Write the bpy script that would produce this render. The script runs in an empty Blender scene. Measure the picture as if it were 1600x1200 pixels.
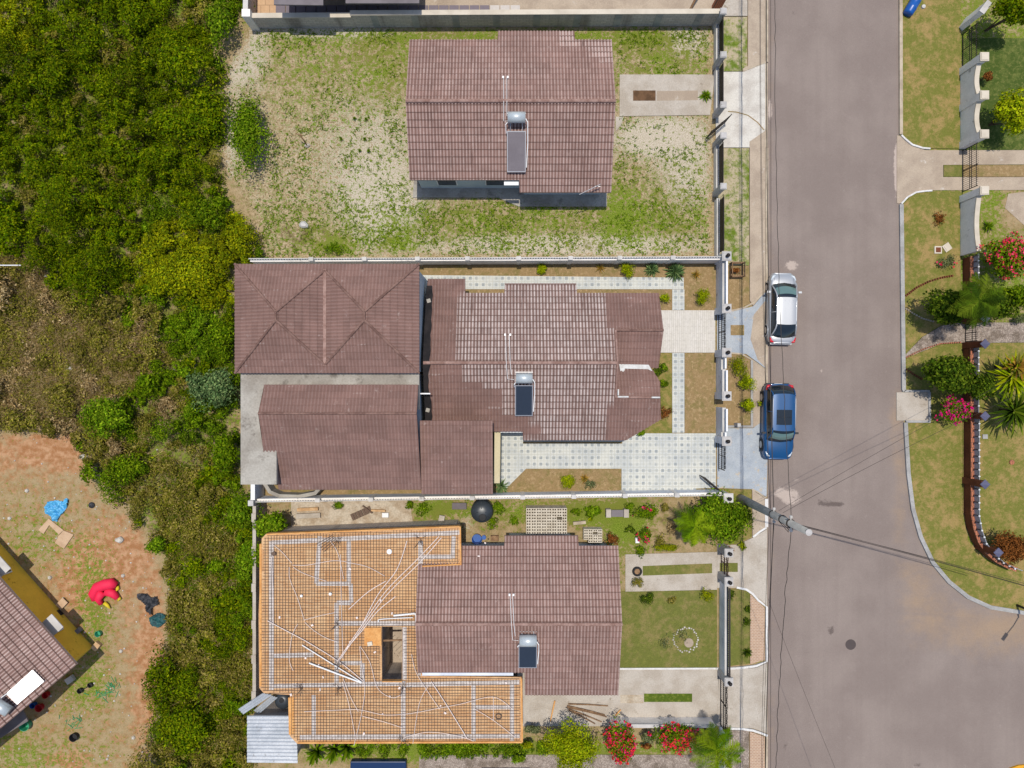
import bpy, math, random
import numpy as np
from mathutils import Vector, noise as mnoise
rnd = random.Random(7)
rng = np.random.default_rng(11)
S = bpy.context.scene
COL = S.collection
R = math.radians
PI = math.pi

# ------------------------------------------------------------ camera, sky, sun
H = 44.4                                   # height of the drone above the ground, metres
PX = 25.0                                  # photograph pixels per metre on the ground
cam_d = bpy.data.cameras.new('camera'); cam = bpy.data.objects.new('camera', cam_d); COL.objects.link(cam)
cam.location = (0, 0, H); cam.rotation_euler = (0, 0, 0)
cam_d.sensor_width = 36; cam_d.lens = 36 * H / 64.0
cam_d.clip_start = 0.5; cam_d.clip_end = 4000
S.camera = cam
SUN_EL, SUN_AZ = 81.5, -8.0                # azimuth clockwise from +Y
W = bpy.data.worlds.new('World'); S.world = W; W.use_nodes = True
wn = W.node_tree.nodes; bg = wn['Background']
sky = wn.new('ShaderNodeTexSky'); sky.sky_type = 'NISHITA'; sky.sun_disc = False
sky.sun_elevation = R(SUN_EL); sky.sun_rotation = R(SUN_AZ)
W.node_tree.links.new(sky.outputs[0], bg.inputs[0]); bg.inputs[1].default_value = 0.15
sd = bpy.data.lights.new('sun', 'SUN'); sd.energy = 3.7; sd.angle = R(0.5); sd.color = (1.0, 0.94, 0.85)
sun = bpy.data.objects.new('sun', sd); COL.objects.link(sun)
sun.rotation_euler = (R(-(90 - SUN_EL)), 0, R(-SUN_AZ)); sun.location = (0, 0, 60)
S.view_settings.view_transform = 'Standard'; S.view_settings.look = 'None'
S.view_settings.exposure = 0.0; S.view_settings.gamma = 1

# ------------------------------------------------------------ helpers
def P(u, v, z=0.0):
    k = (H - z) / H / PX
    return ((u - 800) * k, (600 - v) * k)
def P3(u, v, z=0.0):
    a = P(u, v, z); return (a[0], a[1], z)
def srgb(c):
    c = c / 255.0
    return c / 12.92 if c <= 0.04045 else ((c + 0.055) / 1.055) ** 2.4
KK = 0.72
def C(r, g, b, k=None):
    k = KK if k is None else k
    return (srgb(r) * k, srgb(g) * k, srgb(b) * k, 1)

def wloc(o):
    v = Vector((0, 0, 0))
    while o is not None:
        v += o.location; o = o.parent
    return v
def meta(o, label=None, cat=None, group=None, kind=None):
    if label: o['label'] = label
    if cat: o['category'] = cat
    if group: o['group'] = group
    if kind: o['kind'] = kind
    return o
def thing(name, label, cat, loc=(0, 0, 0), rotz=0, group=None):
    o = bpy.data.objects.new(name, None); COL.objects.link(o)
    o.empty_display_size = 0.3
    o.location = loc if len(loc) == 3 else (loc[0], loc[1], 0)
    o.rotation_euler = (0, 0, rotz)
    return meta(o, label, cat, group)
def link_mesh(name, me, mat, parent, arr_fix=None):
    o = bpy.data.objects.new(name, me); COL.objects.link(o)
    if mat: me.materials.append(mat)
    if parent is not None: o.parent = parent
    return o
def np_mesh(name, V, Q, mat, parent=None, smooth=False, attrs=None, cols=None, origin=None):
    """V (n,3), Q (m,k) with k = 3 or 4, world coordinates"""
    V = np.asarray(V, dtype=np.float64); Q = np.asarray(Q, dtype=np.int32)
    if parent is not None: off = np.array(wloc(parent))
    elif origin is not None: off = np.array(origin, dtype=float)
    else: off = np.array([(V[:, 0].min() + V[:, 0].max()) / 2, (V[:, 1].min() + V[:, 1].max()) / 2, V[:, 2].min()])
    me = bpy.data.meshes.new(name)
    k = Q.shape[1]
    me.vertices.add(len(V)); me.loops.add(Q.size); me.polygons.add(len(Q))
    me.vertices.foreach_set('co', (V - off).astype(np.float32).ravel())
    me.loops.foreach_set('vertex_index', Q.ravel())
    me.polygons.foreach_set('loop_start', np.arange(0, Q.size, k, dtype=np.int32))
    me.polygons.foreach_set('use_smooth', np.full(len(Q), smooth, dtype=bool))
    me.update(calc_edges=True)
    if attrs:
        for an, a in attrs.items():
            t = me.attributes.new(an, 'FLOAT', 'POINT'); t.data.foreach_set('value', np.asarray(a, dtype=np.float32))
    if cols is not None:
        t = me.attributes.new('tint', 'FLOAT_COLOR', 'POINT')
        c = np.ones((len(V), 4), dtype=np.float32); c[:, :3] = cols; t.data.foreach_set('color', c.ravel())
    o = link_mesh(name, me, mat, parent)
    if parent is None: o.location = off
    return o

class MB:
    def __init__(s): s.v = []; s.f = []
    def add(s, vs, fs):
        n = len(s.v); s.v += [tuple(map(float, v)) for v in vs]; s.f += [tuple(n + i for i in f) for f in fs]; return s
    def box(s, c, d, rz=0, tilt=None):
        x, y, z = d[0] / 2, d[1] / 2, d[2] / 2; ca, sa = math.cos(rz), math.sin(rz); vs = []
        for i in (-1, 1):
            for j in (-1, 1):
                for k in (-1, 1):
                    a, b, h = i * x, j * y, k * z
                    if tilt: h += a * tilt[0] + b * tilt[1]
                    vs.append((c[0] + a * ca - b * sa, c[1] + a * sa + b * ca, c[2] + h))
        return s.add(vs, [(0, 1, 3, 2), (4, 6, 7, 5), (0, 4, 5, 1), (2, 3, 7, 6), (0, 2, 6, 4), (1, 5, 7, 3)])
    def bbox(s, x0, x1, y0, y1, z0, z1):
        return s.box(((x0 + x1) / 2, (y0 + y1) / 2, (z0 + z1) / 2), (abs(x1 - x0), abs(y1 - y0), z1 - z0))
    def prism(s, poly, z0, z1):
        n = len(poly)
        a = sum(poly[i][0] * poly[(i + 1) % n][1] - poly[(i + 1) % n][0] * poly[i][1] for i in range(n))
        if a < 0: poly = poly[::-1]
        vs = [(p[0], p[1], z0) for p in poly] + [(p[0], p[1], z1) for p in poly]
        fs = [tuple(range(n - 1, -1, -1)), tuple(range(n, 2 * n))] + [(i, (i + 1) % n, n + (i + 1) % n, n + i) for i in range(n)]
        return s.add(vs, fs)
    def sheet(s, poly, z):
        n = len(poly)
        a = sum(poly[i][0] * poly[(i + 1) % n][1] - poly[(i + 1) % n][0] * poly[i][1] for i in range(n))
        if a < 0: poly = poly[::-1]
        return s.add([(p[0], p[1], z) for p in poly], [tuple(range(n))])
    def tube(s, pts, r, n=6, cap=True):
        rs = r if isinstance(r, (list, tuple)) else [r] * len(pts)
        pts = [Vector(p) for p in pts]; m = len(pts); vs = []; ref = None
        for i, p in enumerate(pts):
            t = (pts[min(i + 1, m - 1)] - pts[max(i - 1, 0)])
            if t.length < 1e-9: t = Vector((0, 0, 1))
            t.normalize()
            if ref is None or abs(ref.dot(t)) > .95: ref = Vector((0, 0, 1)) if abs(t.z) < .9 else Vector((1, 0, 0))
            a = t.cross(ref).normalized(); b = t.cross(a).normalized()
            for k in range(n):
                q = p + (a * math.cos(2 * PI * k / n) + b * math.sin(2 * PI * k / n)) * rs[i]; vs.append(tuple(q))
        fs = [(i * n + k, i * n + (k + 1) % n, (i + 1) * n + (k + 1) % n, (i + 1) * n + k) for i in range(m - 1) for k in range(n)]
        if cap: fs += [tuple(range(n - 1, -1, -1)), tuple((m - 1) * n + k for k in range(n))]
        return s.add(vs, fs)
    def lathe(s, c, prof, n=20):
        vs = []; m = len(prof)
        for r, z in prof:
            for k in range(n): vs.append((c[0] + r * math.cos(2 * PI * k / n), c[1] + r * math.sin(2 * PI * k / n), c[2] + z))
        fs = [(i * n + k, i * n + (k + 1) % n, (i + 1) * n + (k + 1) % n, (i + 1) * n + k) for i in range(m - 1) for k in range(n)]
        fs += [tuple(range(n - 1, -1, -1)), tuple((m - 1) * n + k for k in range(n))]
        return s.add(vs, fs)
    def build(s, name, mat, parent=None, smooth=False, bevel=0):
        V = np.array(s.v)
        if parent is not None: off = np.array(wloc(parent))
        else: off = np.array([(V[:, 0].min() + V[:, 0].max()) / 2, (V[:, 1].min() + V[:, 1].max()) / 2, V[:, 2].min()])
        me = bpy.data.meshes.new(name); me.from_pydata([tuple(x) for x in (V - off)], [], s.f)
        if smooth: me.polygons.foreach_set('use_smooth', [True] * len(me.polygons))
        me.update()
        o = link_mesh(name, me, mat, parent)
        if parent is None: o.location = off
        if bevel:
            b = o.modifiers.new('bevel', 'BEVEL'); b.width = bevel; b.segments = 2; b.limit_method = 'ANGLE'
        return o

def struct(name, mb, mat, label=None):
    o = mb.build(name, mat); o['kind'] = 'structure'; return o

# ------------------------------------------------------------ materials
class NT:
    def __init__(s, name):
        s.m = bpy.data.materials.new(name); s.m.use_nodes = True; s.t = s.m.node_tree; s.n = s.t.nodes; s.b = s.n['Principled BSDF']
    def L(s, a, b): s.t.links.new(a, b)
    def node(s, k, **kw):
        x = s.n.new(k)
        for a, b in kw.items(): setattr(x, a, b)
        return x
    def put(s, inp, v):
        if hasattr(v, 'bl_idname') or hasattr(v, 'is_linked'): s.L(v, inp)
        else: inp.default_value = v
    def pos(s, stretch=None):
        g = s.node('ShaderNodeNewGeometry').outputs['Position']
        if stretch:
            m = s.node('ShaderNodeMapping'); s.L(g, m.inputs[0]); m.inputs['Scale'].default_value = stretch[0]
            m.inputs['Rotation'].default_value = (0, 0, stretch[1]); return m.outputs[0]
        return g
    def noise(s, scale, detail=4, rough=.6, vec=None, dist=0):
        x = s.node('ShaderNodeTexNoise'); x.inputs['Scale'].default_value = scale; x.inputs['Detail'].default_value = detail
        x.inputs['Roughness'].default_value = rough; x.inputs['Distortion'].default_value = dist
        s.L(vec if vec is not None else s.pos(), x.inputs['Vector']); return x.outputs[0]
    def math(s, op, a, b=None, c=None, clamp=False):
        x = s.node('ShaderNodeMath', operation=op); x.use_clamp = clamp
        s.put(x.inputs[0], a)
        if b is not None: s.put(x.inputs[1], b)
        if c is not None: s.put(x.inputs[2], c)
        return x.outputs[0]
    def mix(s, f, a, b, mode='MIX'):
        x = s.node('ShaderNodeMix', data_type='RGBA', blend_type=mode); s.put(x.inputs[0], f); s.put(x.inputs[6], a); s.put(x.inputs[7], b); return x.outputs[2]
    def ramp(s, f, lo, hi):
        x = s.node('ShaderNodeMapRange'); x.interpolation_type = 'SMOOTHSTEP'
        s.put(x.inputs[0], f); s.put(x.inputs[1], lo); s.put(x.inputs[2], hi); return x.outputs[0]
    def attr(s, name, out='Fac'):
        x = s.node('ShaderNodeAttribute'); x.attribute_name = name; return x.outputs[out]
    def bump(s, h, strength=.3, dist=.02):
        x = s.node('ShaderNodeBump'); x.inputs['Strength'].default_value = strength; x.inputs['Distance'].default_value = dist
        s.L(h, x.inputs['Height']); s.L(x.outputs[0], s.b.inputs['Normal'])
    def out(s, col, rough=.85, metal=0, spec=.3):
        s.put(s.b.inputs['Base Color'], col); s.put(s.b.inputs['Roughness'], rough); s.b.inputs['Metallic'].default_value = metal
        s.b.inputs['Specular IOR Level'].default_value = spec
        return s.m

def stainy(name, c1, c2, scale=1.2, rough=.85, c3=None, fine=18, metal=0, spec=.3, bump=.25, c3lo=.6, c3hi=.72, finek=.35):
    n = NT(name)
    a = n.noise(scale, 5, .6); f = n.ramp(a, .38, .64)
    col = n.mix(f, c1, c2)
    if c3:
        b = n.noise(scale * 2.3, 6, .7); col = n.mix(n.ramp(b, c3lo, c3hi), col, c3)
    g = n.noise(fine, 3, .7)
    v = n.math('ADD', n.math('MULTIPLY', g, finek * 2), 1 - finek)
    col = n.mix(1.0, col, v, 'MULTIPLY')
    if bump: n.bump(g, bump)
    return n.out(col, rough, metal, spec)
def plain(name, c, rough=.6, metal=0, spec=.4, vary=.12):
    n = NT(name); g = n.noise(6, 3, .6)
    v = n.math('ADD', n.math('MULTIPLY', g, vary * 2), 1 - vary)
    return n.out(n.mix(1.0, c, v, 'MULTIPLY'), rough, metal, spec)

def m_ground():
    n = NT('ground soil and grass')
    G, K, O, D = [n.attr('ground_' + x) for x in 'gkod']
    big = n.noise(.35, 5, .6); mid = n.noise(1.6, 6, .68); fine = n.noise(7, 4, .75); vf = n.noise(17, 3, .7)
    base = n.mix(n.ramp(mid, .36, .64), C(180, 160, 122), C(148, 132, 88))
    base = n.mix(n.math('MULTIPLY', n.ramp(fine, .42, .60), n.math('ADD', n.math('MULTIPLY', n.attr('ground_s'), .6), .4)), base, n.mix(n.attr('ground_s'), C(184, 146, 106), C(210, 188, 154)))
    m2 = n.noise(3.6, 5, .72); base = n.mix(n.math('MULTIPLY', n.ramp(n.noise(9.5, 3, .7), .52, .60), n.math('MULTIPLY', n.attr('ground_s'), .75)), base, C(108, 84, 54))
    # chalky gravel
    k = n.ramp(n.math('ADD', n.math('ADD', n.math('MULTIPLY', m2, .6), n.math('MULTIPLY', fine, .6)), n.math('MULTIPLY', K, .42)), .72, .86)
    base = n.mix(k, base, n.mix(n.ramp(vf, .42, .6), C(188, 174, 150), C(226, 214, 194)))
    # red soil
    o = n.ramp(n.math('ADD', n.math('MULTIPLY', mid, .9), n.math('MULTIPLY', O, .55)), .62, .86)
    base = n.mix(o, base, n.mix(n.ramp(n.noise(2.6, 5, .6), .38, .66), C(172, 122, 82), C(204, 160, 122)))
    # brown litter
    d = n.ramp(n.math('ADD', n.math('MULTIPLY', mid, .8), n.math('MULTIPLY', D, .6)), .55, .85)
    base = n.mix(d, base, n.mix(n.ramp(fine, .4, .62), C(58, 54, 26), C(112, 98, 56)))
    # grass
    s = n.math('ADD', n.math('MULTIPLY', m2, .75), n.math('MULTIPLY', fine, .65))
    s = n.math('ADD', s, n.math('MULTIPLY', mid, .25)); s = n.math('ADD', s, n.math('MULTIPLY', G, .42))
    gf = n.ramp(s, .98, 1.10)
    gc = n.mix(n.ramp(vf, .36, .62), C(88, 110, 28), C(144, 160, 60))
    gc = n.mix(n.ramp(big, .42, .6), gc, C(128, 134, 58))
    col = n.mix(gf, base, gc)
    sp = n.ramp(vf, .62, .7); col = n.mix(n.math('MULTIPLY', sp, .35), col, C(70, 62, 36))
    v = n.math('ADD', n.math('MULTIPLY', n.noise(30, 2, .7), .7), .65)
    col = n.mix(1.0, col, v, 'MULTIPLY')
    n.bump(fine, .6, .05)
    return n.out(col, 1, 0, .02)

def m_lawn(name, c1, c2, c3, thr=.55):
    n = NT(name)
    mid = n.noise(2.0, 7, .72); fine = n.noise(11, 4, .75); vf = n.noise(32, 2, .7)
    lo = n.noise(.55, 4, .6)
    col = n.mix(n.ramp(n.math('ADD', n.math('MULTIPLY', mid, .6), n.math('MULTIPLY', lo, .4)), thr - .09, thr + .06), c1, c2)
    col = n.mix(n.math('MULTIPLY', n.ramp(n.noise(5, 5, .75), .50, .64), .85), col, c3)
    col = n.mix(n.math('MULTIPLY', n.ramp(fine, .56, .68), .55), col, tuple(x * .5 for x in c1[:3]) + (1,))
    v = n.math('ADD', n.math('MULTIPLY', vf, 1.0), .5); col = n.mix(1.0, col, v, 'MULTIPLY')
    n.bump(fine, .6, .04)
    return n.out(col, .95, 0, .1)

def m_asphalt():
    n = NT('worn asphalt')
    a = n.noise(.28, 4, .55); st = n.noise(1.0, 4, .6, n.pos(((1.3, .035, 1), 0)))
    col = n.mix(n.ramp(a, .35, .68), C(145, 131, 123), C(157, 143, 134))
    col = n.mix(n.math('MULTIPLY', n.ramp(st, .40, .66), .26), col, C(138, 124, 116))
    mo = n.noise(3.2, 5, .7); col = n.mix(n.math('MULTIPLY', n.ramp(mo, .6, .74), .35), col, C(180, 168, 158))
    d = n.attr('dirt'); dn = n.math('MULTIPLY', n.ramp(n.math('ADD', n.math('MULTIPLY', n.noise(.9, 6, .7), .8), n.math('MULTIPLY', d, .6)), .5, 1.1), .8)
    col = n.mix(dn, col, C(176, 150, 122))
    k = n.attr('stain'); kn = n.ramp(n.math('ADD', n.math('MULTIPLY', n.noise(2.2, 5, .7), .9), k), .8, 1.05)
    col = n.mix(n.math('MULTIPLY', kn, .7), col, C(92, 80, 76))
    p = n.attr('pale'); pn = n.ramp(n.math('ADD', n.math('MULTIPLY', n.noise(2.6, 6, .75), .9), p), .78, .98)
    col = n.mix(n.math('MULTIPLY', pn, .7), col, C(214, 196, 182))
    g = n.noise(20, 3, .8); v = n.math('ADD', n.math('MULTIPLY', g, .6), .70); col = n.mix(1.0, col, v, 'MULTIPLY')
    gr_ = n.noise(60, 2, .8); col = n.mix(n.math('MULTIPLY', n.ramp(gr_, .60, .68), .35), col, C(196, 184, 174))
    n.bump(g, .3, .01)
    return n.out(col, .95, 0, .08)

def m_roof(name, dark, mid, pale, worn_gain=1.0, pitch=.187, course=.40):
    n = NT(name)
    u = n.attr('ru'); v = n.attr('rv'); wn_ = n.attr('worn')
    uu = n.math('DIVIDE', u, pitch); vv = n.math('DIVIDE', v, course)
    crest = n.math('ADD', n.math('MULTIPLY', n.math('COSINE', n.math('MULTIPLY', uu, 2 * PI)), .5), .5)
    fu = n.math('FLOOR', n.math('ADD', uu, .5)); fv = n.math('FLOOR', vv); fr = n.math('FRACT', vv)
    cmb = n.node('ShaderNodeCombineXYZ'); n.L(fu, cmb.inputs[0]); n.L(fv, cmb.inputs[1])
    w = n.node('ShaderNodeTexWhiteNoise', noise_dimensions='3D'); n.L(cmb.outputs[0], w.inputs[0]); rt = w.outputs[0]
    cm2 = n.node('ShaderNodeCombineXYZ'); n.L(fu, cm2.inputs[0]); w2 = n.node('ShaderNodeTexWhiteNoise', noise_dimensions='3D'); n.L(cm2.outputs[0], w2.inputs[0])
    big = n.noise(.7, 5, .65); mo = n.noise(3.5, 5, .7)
    # weather: pale bloom on the crests, partly painted-in light
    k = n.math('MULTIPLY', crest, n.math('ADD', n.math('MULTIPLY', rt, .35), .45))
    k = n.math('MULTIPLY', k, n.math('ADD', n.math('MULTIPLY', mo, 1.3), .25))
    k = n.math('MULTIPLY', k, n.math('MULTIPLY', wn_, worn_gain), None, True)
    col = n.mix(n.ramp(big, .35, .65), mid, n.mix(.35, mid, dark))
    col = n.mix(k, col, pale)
    # dirt in the troughs, partly the corrugation's shade put into the colour
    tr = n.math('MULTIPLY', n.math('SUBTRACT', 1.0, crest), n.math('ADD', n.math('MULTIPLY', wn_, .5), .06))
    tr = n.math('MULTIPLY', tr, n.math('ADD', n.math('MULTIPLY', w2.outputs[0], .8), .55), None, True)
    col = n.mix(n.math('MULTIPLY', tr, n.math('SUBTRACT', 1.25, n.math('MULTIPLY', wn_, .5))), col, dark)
    # lap joints: grime, plus the step's shading line painted dark
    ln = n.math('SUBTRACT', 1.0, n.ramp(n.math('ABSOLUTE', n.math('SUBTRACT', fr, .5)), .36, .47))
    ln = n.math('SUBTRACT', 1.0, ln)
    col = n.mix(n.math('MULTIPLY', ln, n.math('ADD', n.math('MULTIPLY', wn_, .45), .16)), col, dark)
    # bleached dashes
    bl = n.math('MULTIPLY', n.ramp(n.noise(1.0, 3, .6, n.pos(((.5, 3.0, 1), 0))), .64, .72), n.math('MULTIPLY', crest, n.ramp(fr, .55, .8)))
    col = n.mix(n.math('MULTIPLY', bl, .45), col, pale)
    # whole-tile tone differences, rain streaks down the slope, lichen
    cm3 = n.node('ShaderNodeCombineXYZ'); n.L(n.math('FLOOR', n.math('DIVIDE', u, pitch * 6)), cm3.inputs[0]); n.L(fv, cm3.inputs[1]); w3 = n.node('ShaderNodeTexWhiteNoise', noise_dimensions='3D'); n.L(cm3.outputs[0], w3.inputs[0])
    col = n.mix(1.0, col, n.math('ADD', n.math('MULTIPLY', w3.outputs[0], .14), .93), 'MULTIPLY')
    cs = n.node('ShaderNodeCombineXYZ'); n.L(n.math('MULTIPLY', u, 5.0), cs.inputs[0]); n.L(n.math('MULTIPLY', v, .35), cs.inputs[1]); sk = n.noise(1.0, 3, .6, cs.outputs[0])
    col = n.mix(n.math('MULTIPLY', n.ramp(sk, .56, .72), n.math('ADD', n.math('MULTIPLY', wn_, .35), .1), None, True), col, dark)
    li = n.noise(2.2, 6, .75); col = n.mix(n.math('MULTIPLY', n.ramp(li, .6, .72), .4), col, pale)
    vr = n.math('ADD', n.math('MULTIPLY', n.noise(16, 3, .7), .5), .75); col = n.mix(1.0, col, vr, 'MULTIPLY')
    return n.out(col, .85, 0, .1)

def m_leaf(name='leaves'):
    n = NT(name)
    g = n.node('ShaderNodeNewGeometry'); r = g.outputs['Random Per Island']
    c = n.attr('tint', 'Color')
    v = n.math('ADD', n.math('MULTIPLY', r, .7), .62)
    col = n.mix(1.0, c, v, 'MULTIPLY')
    n.out(col, .75, 0, .04)
    tr = n.node('ShaderNodeBsdfTranslucent'); n.L(col, tr.inputs[0])
    mx = n.node('ShaderNodeMixShader'); mx.inputs[0].default_value = .25
    n.L(n.b.outputs[0], mx.inputs[1]); n.L(tr.outputs[0], mx.inputs[2])
    n.L(mx.outputs[0], n.n['Material Output'].inputs['Surface'])
    return n.m

def m_tiles(name, c1, c2, cspot, tile=.4, joint=None, mott=.3):
    """square tiles with a darker motif in each second tile"""
    n = NT(name)
    p = n.pos(); sep = n.node('ShaderNodeSeparateXYZ'); n.L(p, sep.inputs[0])
    x = n.math('DIVIDE', sep.outputs[0], tile); y = n.math('DIVIDE', sep.outputs[1], tile)
    fx = n.math('ABSOLUTE', n.math('SUBTRACT', n.math('FRACT', x), .5)); fy = n.math('ABSOLUTE', n.math('SUBTRACT', n.math('FRACT', y), .5))
    mx = n.math('MAXIMUM', fx, fy)
    spot = n.math('LESS_THAN', mx, .22)
    j2x = n.math('ABSOLUTE', n.math('SUBTRACT', n.math('FRACT', n.math('MULTIPLY', x, 2)), .5)); j2y = n.math('ABSOLUTE', n.math('SUBTRACT', n.math('FRACT', n.math('MULTIPLY', y, 2)), .5))
    jo = n.math('GREATER_THAN', n.math('MAXIMUM', j2x, j2y), .43)
    col = n.mix(n.ramp(n.noise(.8, 5, .6), .4, .62), c1, c2)
    col = n.mix(n.math('MULTIPLY', spot, n.ramp(n.noise(1.1, 3, .6), .3, .6)), col, cspot)
    if joint: col = n.mix(n.math('MULTIPLY', jo, .45), col, joint)
    v = n.math('ADD', n.math('MULTIPLY', n.noise(14, 3, .7), mott), 1 - mott / 2); col = n.mix(1.0, col, v, 'MULTIPLY')
    return n.out(col, .7, 0, .3)

def m_blocks(name, c1, c2, cj, sx=.4, sz=.2):
    n = NT(name); b = n.node('ShaderNodeTexBrick')
    p = n.pos(); sep = n.node('ShaderNodeSeparateXYZ'); n.L(p, sep.inputs[0]); cb = n.node('ShaderNodeCombineXYZ')
    n.L(n.math('ADD', sep.outputs[0], sep.outputs[1]), cb.inputs[0]); n.L(sep.outputs[2], cb.inputs[1]); n.L(cb.outputs[0], b.inputs['Vector'])
    b.inputs['Scale'].default_value = 1; b.inputs['Brick Width'].default_value = sx; b.inputs['Row Height'].default_value = sz; b.inputs['Mortar Size'].default_value = .012
    b.inputs['Color1'].default_value = c1; b.inputs['Color2'].default_value = c2; b.inputs['Mortar'].default_value = cj
    s_ = n.noise(.5, 4, .6, n.pos(((1, 1, .1), 0)))
    col = n.mix(n.math('MULTIPLY', n.ramp(s_, .52, .66), .6), b.outputs[0], C(110, 100, 94))
    v = n.math('ADD', n.math('MULTIPLY', n.noise(9, 4, .7), .5), .75); col = n.mix(1.0, col, v, 'MULTIPLY')
    return n.out(col, .9, 0, .2)

def m_ply():
    n = NT('formwork plywood')
    b = n.node('ShaderNodeTexBrick'); n.L(n.pos(), b.inputs['Vector']); b.offset = .5
    b.inputs['Scale'].default_value = 1; b.inputs['Brick Width'].default_value = 2.4; b.inputs['Row Height'].default_value = 1.2; b.inputs['Mortar Size'].default_value = .012
    b.inputs['Color1'].default_value = C(228, 188, 142); b.inputs['Color2'].default_value = C(216, 168, 118); b.inputs['Mortar'].default_value = C(176, 120, 72)
    g = n.noise(3, 5, .65, n.pos(((.7, 6, 1), 0)))
    col = n.mix(n.ramp(g, .4, .68), b.outputs[0], C(200, 148, 100))
    col = n.mix(n.math('MULTIPLY', n.ramp(n.noise(.8, 4, .6), .5, .7), .5), col, C(246, 204, 152))
    v = n.math('ADD', n.math('MULTIPLY', n.noise(15, 3, .7), .5), .75); col = n.mix(1.0, col, v, 'MULTIPLY')
    return n.out(col, .75, 0, .25)

def m_pavers(name, c1, c2, cj, w_, h_, rot=0):
    n = NT(name); b = n.node('ShaderNodeTexBrick'); n.L(n.pos(((1, 1, 1), rot)), b.inputs['Vector'])
    b.inputs['Scale'].default_value = 1; b.inputs['Brick Width'].default_value = w_; b.inputs['Row Height'].default_value = h_; b.inputs['Mortar Size'].default_value = .014
    b.inputs['Color1'].default_value = c1; b.inputs['Color2'].default_value = c2; b.inputs['Mortar'].default_value = cj
    v = n.math('ADD', n.math('MULTIPLY', n.noise(6, 5, .7), .5), .75); col = n.mix(1.0, b.outputs[0], v, 'MULTIPLY')
    return n.out(col, .85, 0, .2)

def m_gravel(name, c1, c2, c3):
    n = NT(name); vo = n.node('ShaderNodeTexVoronoi'); vo.inputs['Scale'].default_value = 13; n.L(n.pos(), vo.inputs['Vector'])
    sep = n.node('ShaderNodeSeparateColor'); n.L(vo.outputs['Color'], sep.inputs[0])
    col = n.mix(sep.outputs[0], c1, c2); col = n.mix(n.ramp(n.noise(1.2, 5, .6), .45, .65), col, c3)
    v = n.math('SUBTRACT', 1.15, n.math('MULTIPLY', vo.outputs['Distance'], .9)); v = n.math('MAXIMUM', v, .6)
    col = n.mix(1.0, col, v, 'MULTIPLY'); n.bump(vo.outputs['Distance'], .5, .03)
    return n.out(col, .9, 0, .2)

M = {}
M['ground'] = m_ground(); M['asphalt'] = m_asphalt(); M['leaf'] = m_leaf()
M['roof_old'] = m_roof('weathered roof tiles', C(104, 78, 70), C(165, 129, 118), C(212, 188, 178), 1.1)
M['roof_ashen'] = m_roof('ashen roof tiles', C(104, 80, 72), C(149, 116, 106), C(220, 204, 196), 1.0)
M['ridge'] = stainy('ridge cap tiles', C(150, 116, 104), C(178, 146, 134), 2, .8, C(104, 78, 70), 10)
M['ridge_new'] = stainy('painted ridge cap', C(120, 90, 80), C(150, 118, 106), 2, .8, C(88, 66, 58), 10)
M['conc'] = stainy('pale concrete', C(202, 192, 178), C(186, 174, 158), .8, .9, C(150, 136, 118), 14)
M['conc_tan'] = stainy('tan concrete', C(196, 178, 156), C(178, 160, 140), .7, .9, C(214, 204, 190), 16)
M['conc_white'] = stainy('bright concrete', C(226, 220, 208), C(206, 198, 186), .9, .9, C(176, 162, 142), 14, c3lo=.62, c3hi=.78)
M['conc_blue'] = stainy('blue grey painted concrete', C(186, 192, 196), C(170, 178, 186), .9, .85, C(206, 188, 160), 14, c3lo=.56, c3hi=.7)
M['conc_slab'] = stainy('stained flat roof slab', C(188, 182, 170), C(160, 152, 140), .5, .9, C(122, 114, 104), 9, c3lo=.55, c3hi=.72)
M['kerb'] = stainy('kerb concrete', C(206, 190, 166), C(178, 162, 140), 1.5, .9, C(140, 124, 104), 12)
M['kerb_grey'] = stainy('grey kerb', C(184, 182, 178), C(164, 162, 158), 1.2, .9, C(200, 196, 188), 12, spec=.1)
M['kerb_white'] = stainy('white painted kerb', C(240, 238, 234), C(226, 222, 216), 1.2, .8, C(190, 182, 170), 12)
M['tile'] = m_tiles('patterned yard tiles', C(222, 222, 212), C(204, 207, 203), C(158, 166, 170), .40, C(176, 172, 152))
M['drive_white'] = m_pavers('ribbed white drive', C(228, 222, 212), C(222, 216, 204), C(204, 196, 184), .9, .12, R(90))
M['brick_pave'] = m_pavers('worn brick paving', C(196, 160, 132), C(184, 150, 126), C(214, 192, 168), .2, .1, 0)
M['slab_pave'] = m_pavers('terrace slabs', C(222, 186, 146), C(214, 176, 138), C(160, 130, 100), .55, .55, 0)
M['gravel'] = m_gravel('grey gravel', C(176, 158, 144), C(208, 192, 176), C(150, 134, 118))
M['lawn_green'] = m_lawn('green lawn', C(116, 120, 58), C(148, 134, 84), C(132, 132, 66))
M['lawn_dry'] = m_lawn('dry lawn', C(162, 136, 96), C(140, 126, 78), C(188, 160, 120))
M['lawn_mix'] = m_lawn('patchy lawn', C(124, 126, 58), C(172, 146, 94), C(160, 142, 84))
M['lawn_lush'] = m_lawn('lush grass', C(86, 106, 34), C(104, 122, 42), C(130, 140, 60))
M['lawn_verge'] = m_lawn('verge grass', C(106, 128, 40), C(196, 180, 150), C(140, 150, 66), .5)
M['lawn_dark'] = m_lawn('deep green lawn', C(78, 96, 40), C(108, 118, 58), C(126, 128, 70))
M['rubble'] = stainy('building rubble', C(206, 192, 170), C(178, 158, 132), 1.4, .95, C(146, 120, 92), 9, bump=.6, finek=.5)
M['wall_grey'] = stainy('blue grey render', C(226, 230, 236, .85), C(208, 212, 220, .85), .8, .85, C(146, 146, 150), 8, finek=.15)
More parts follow.
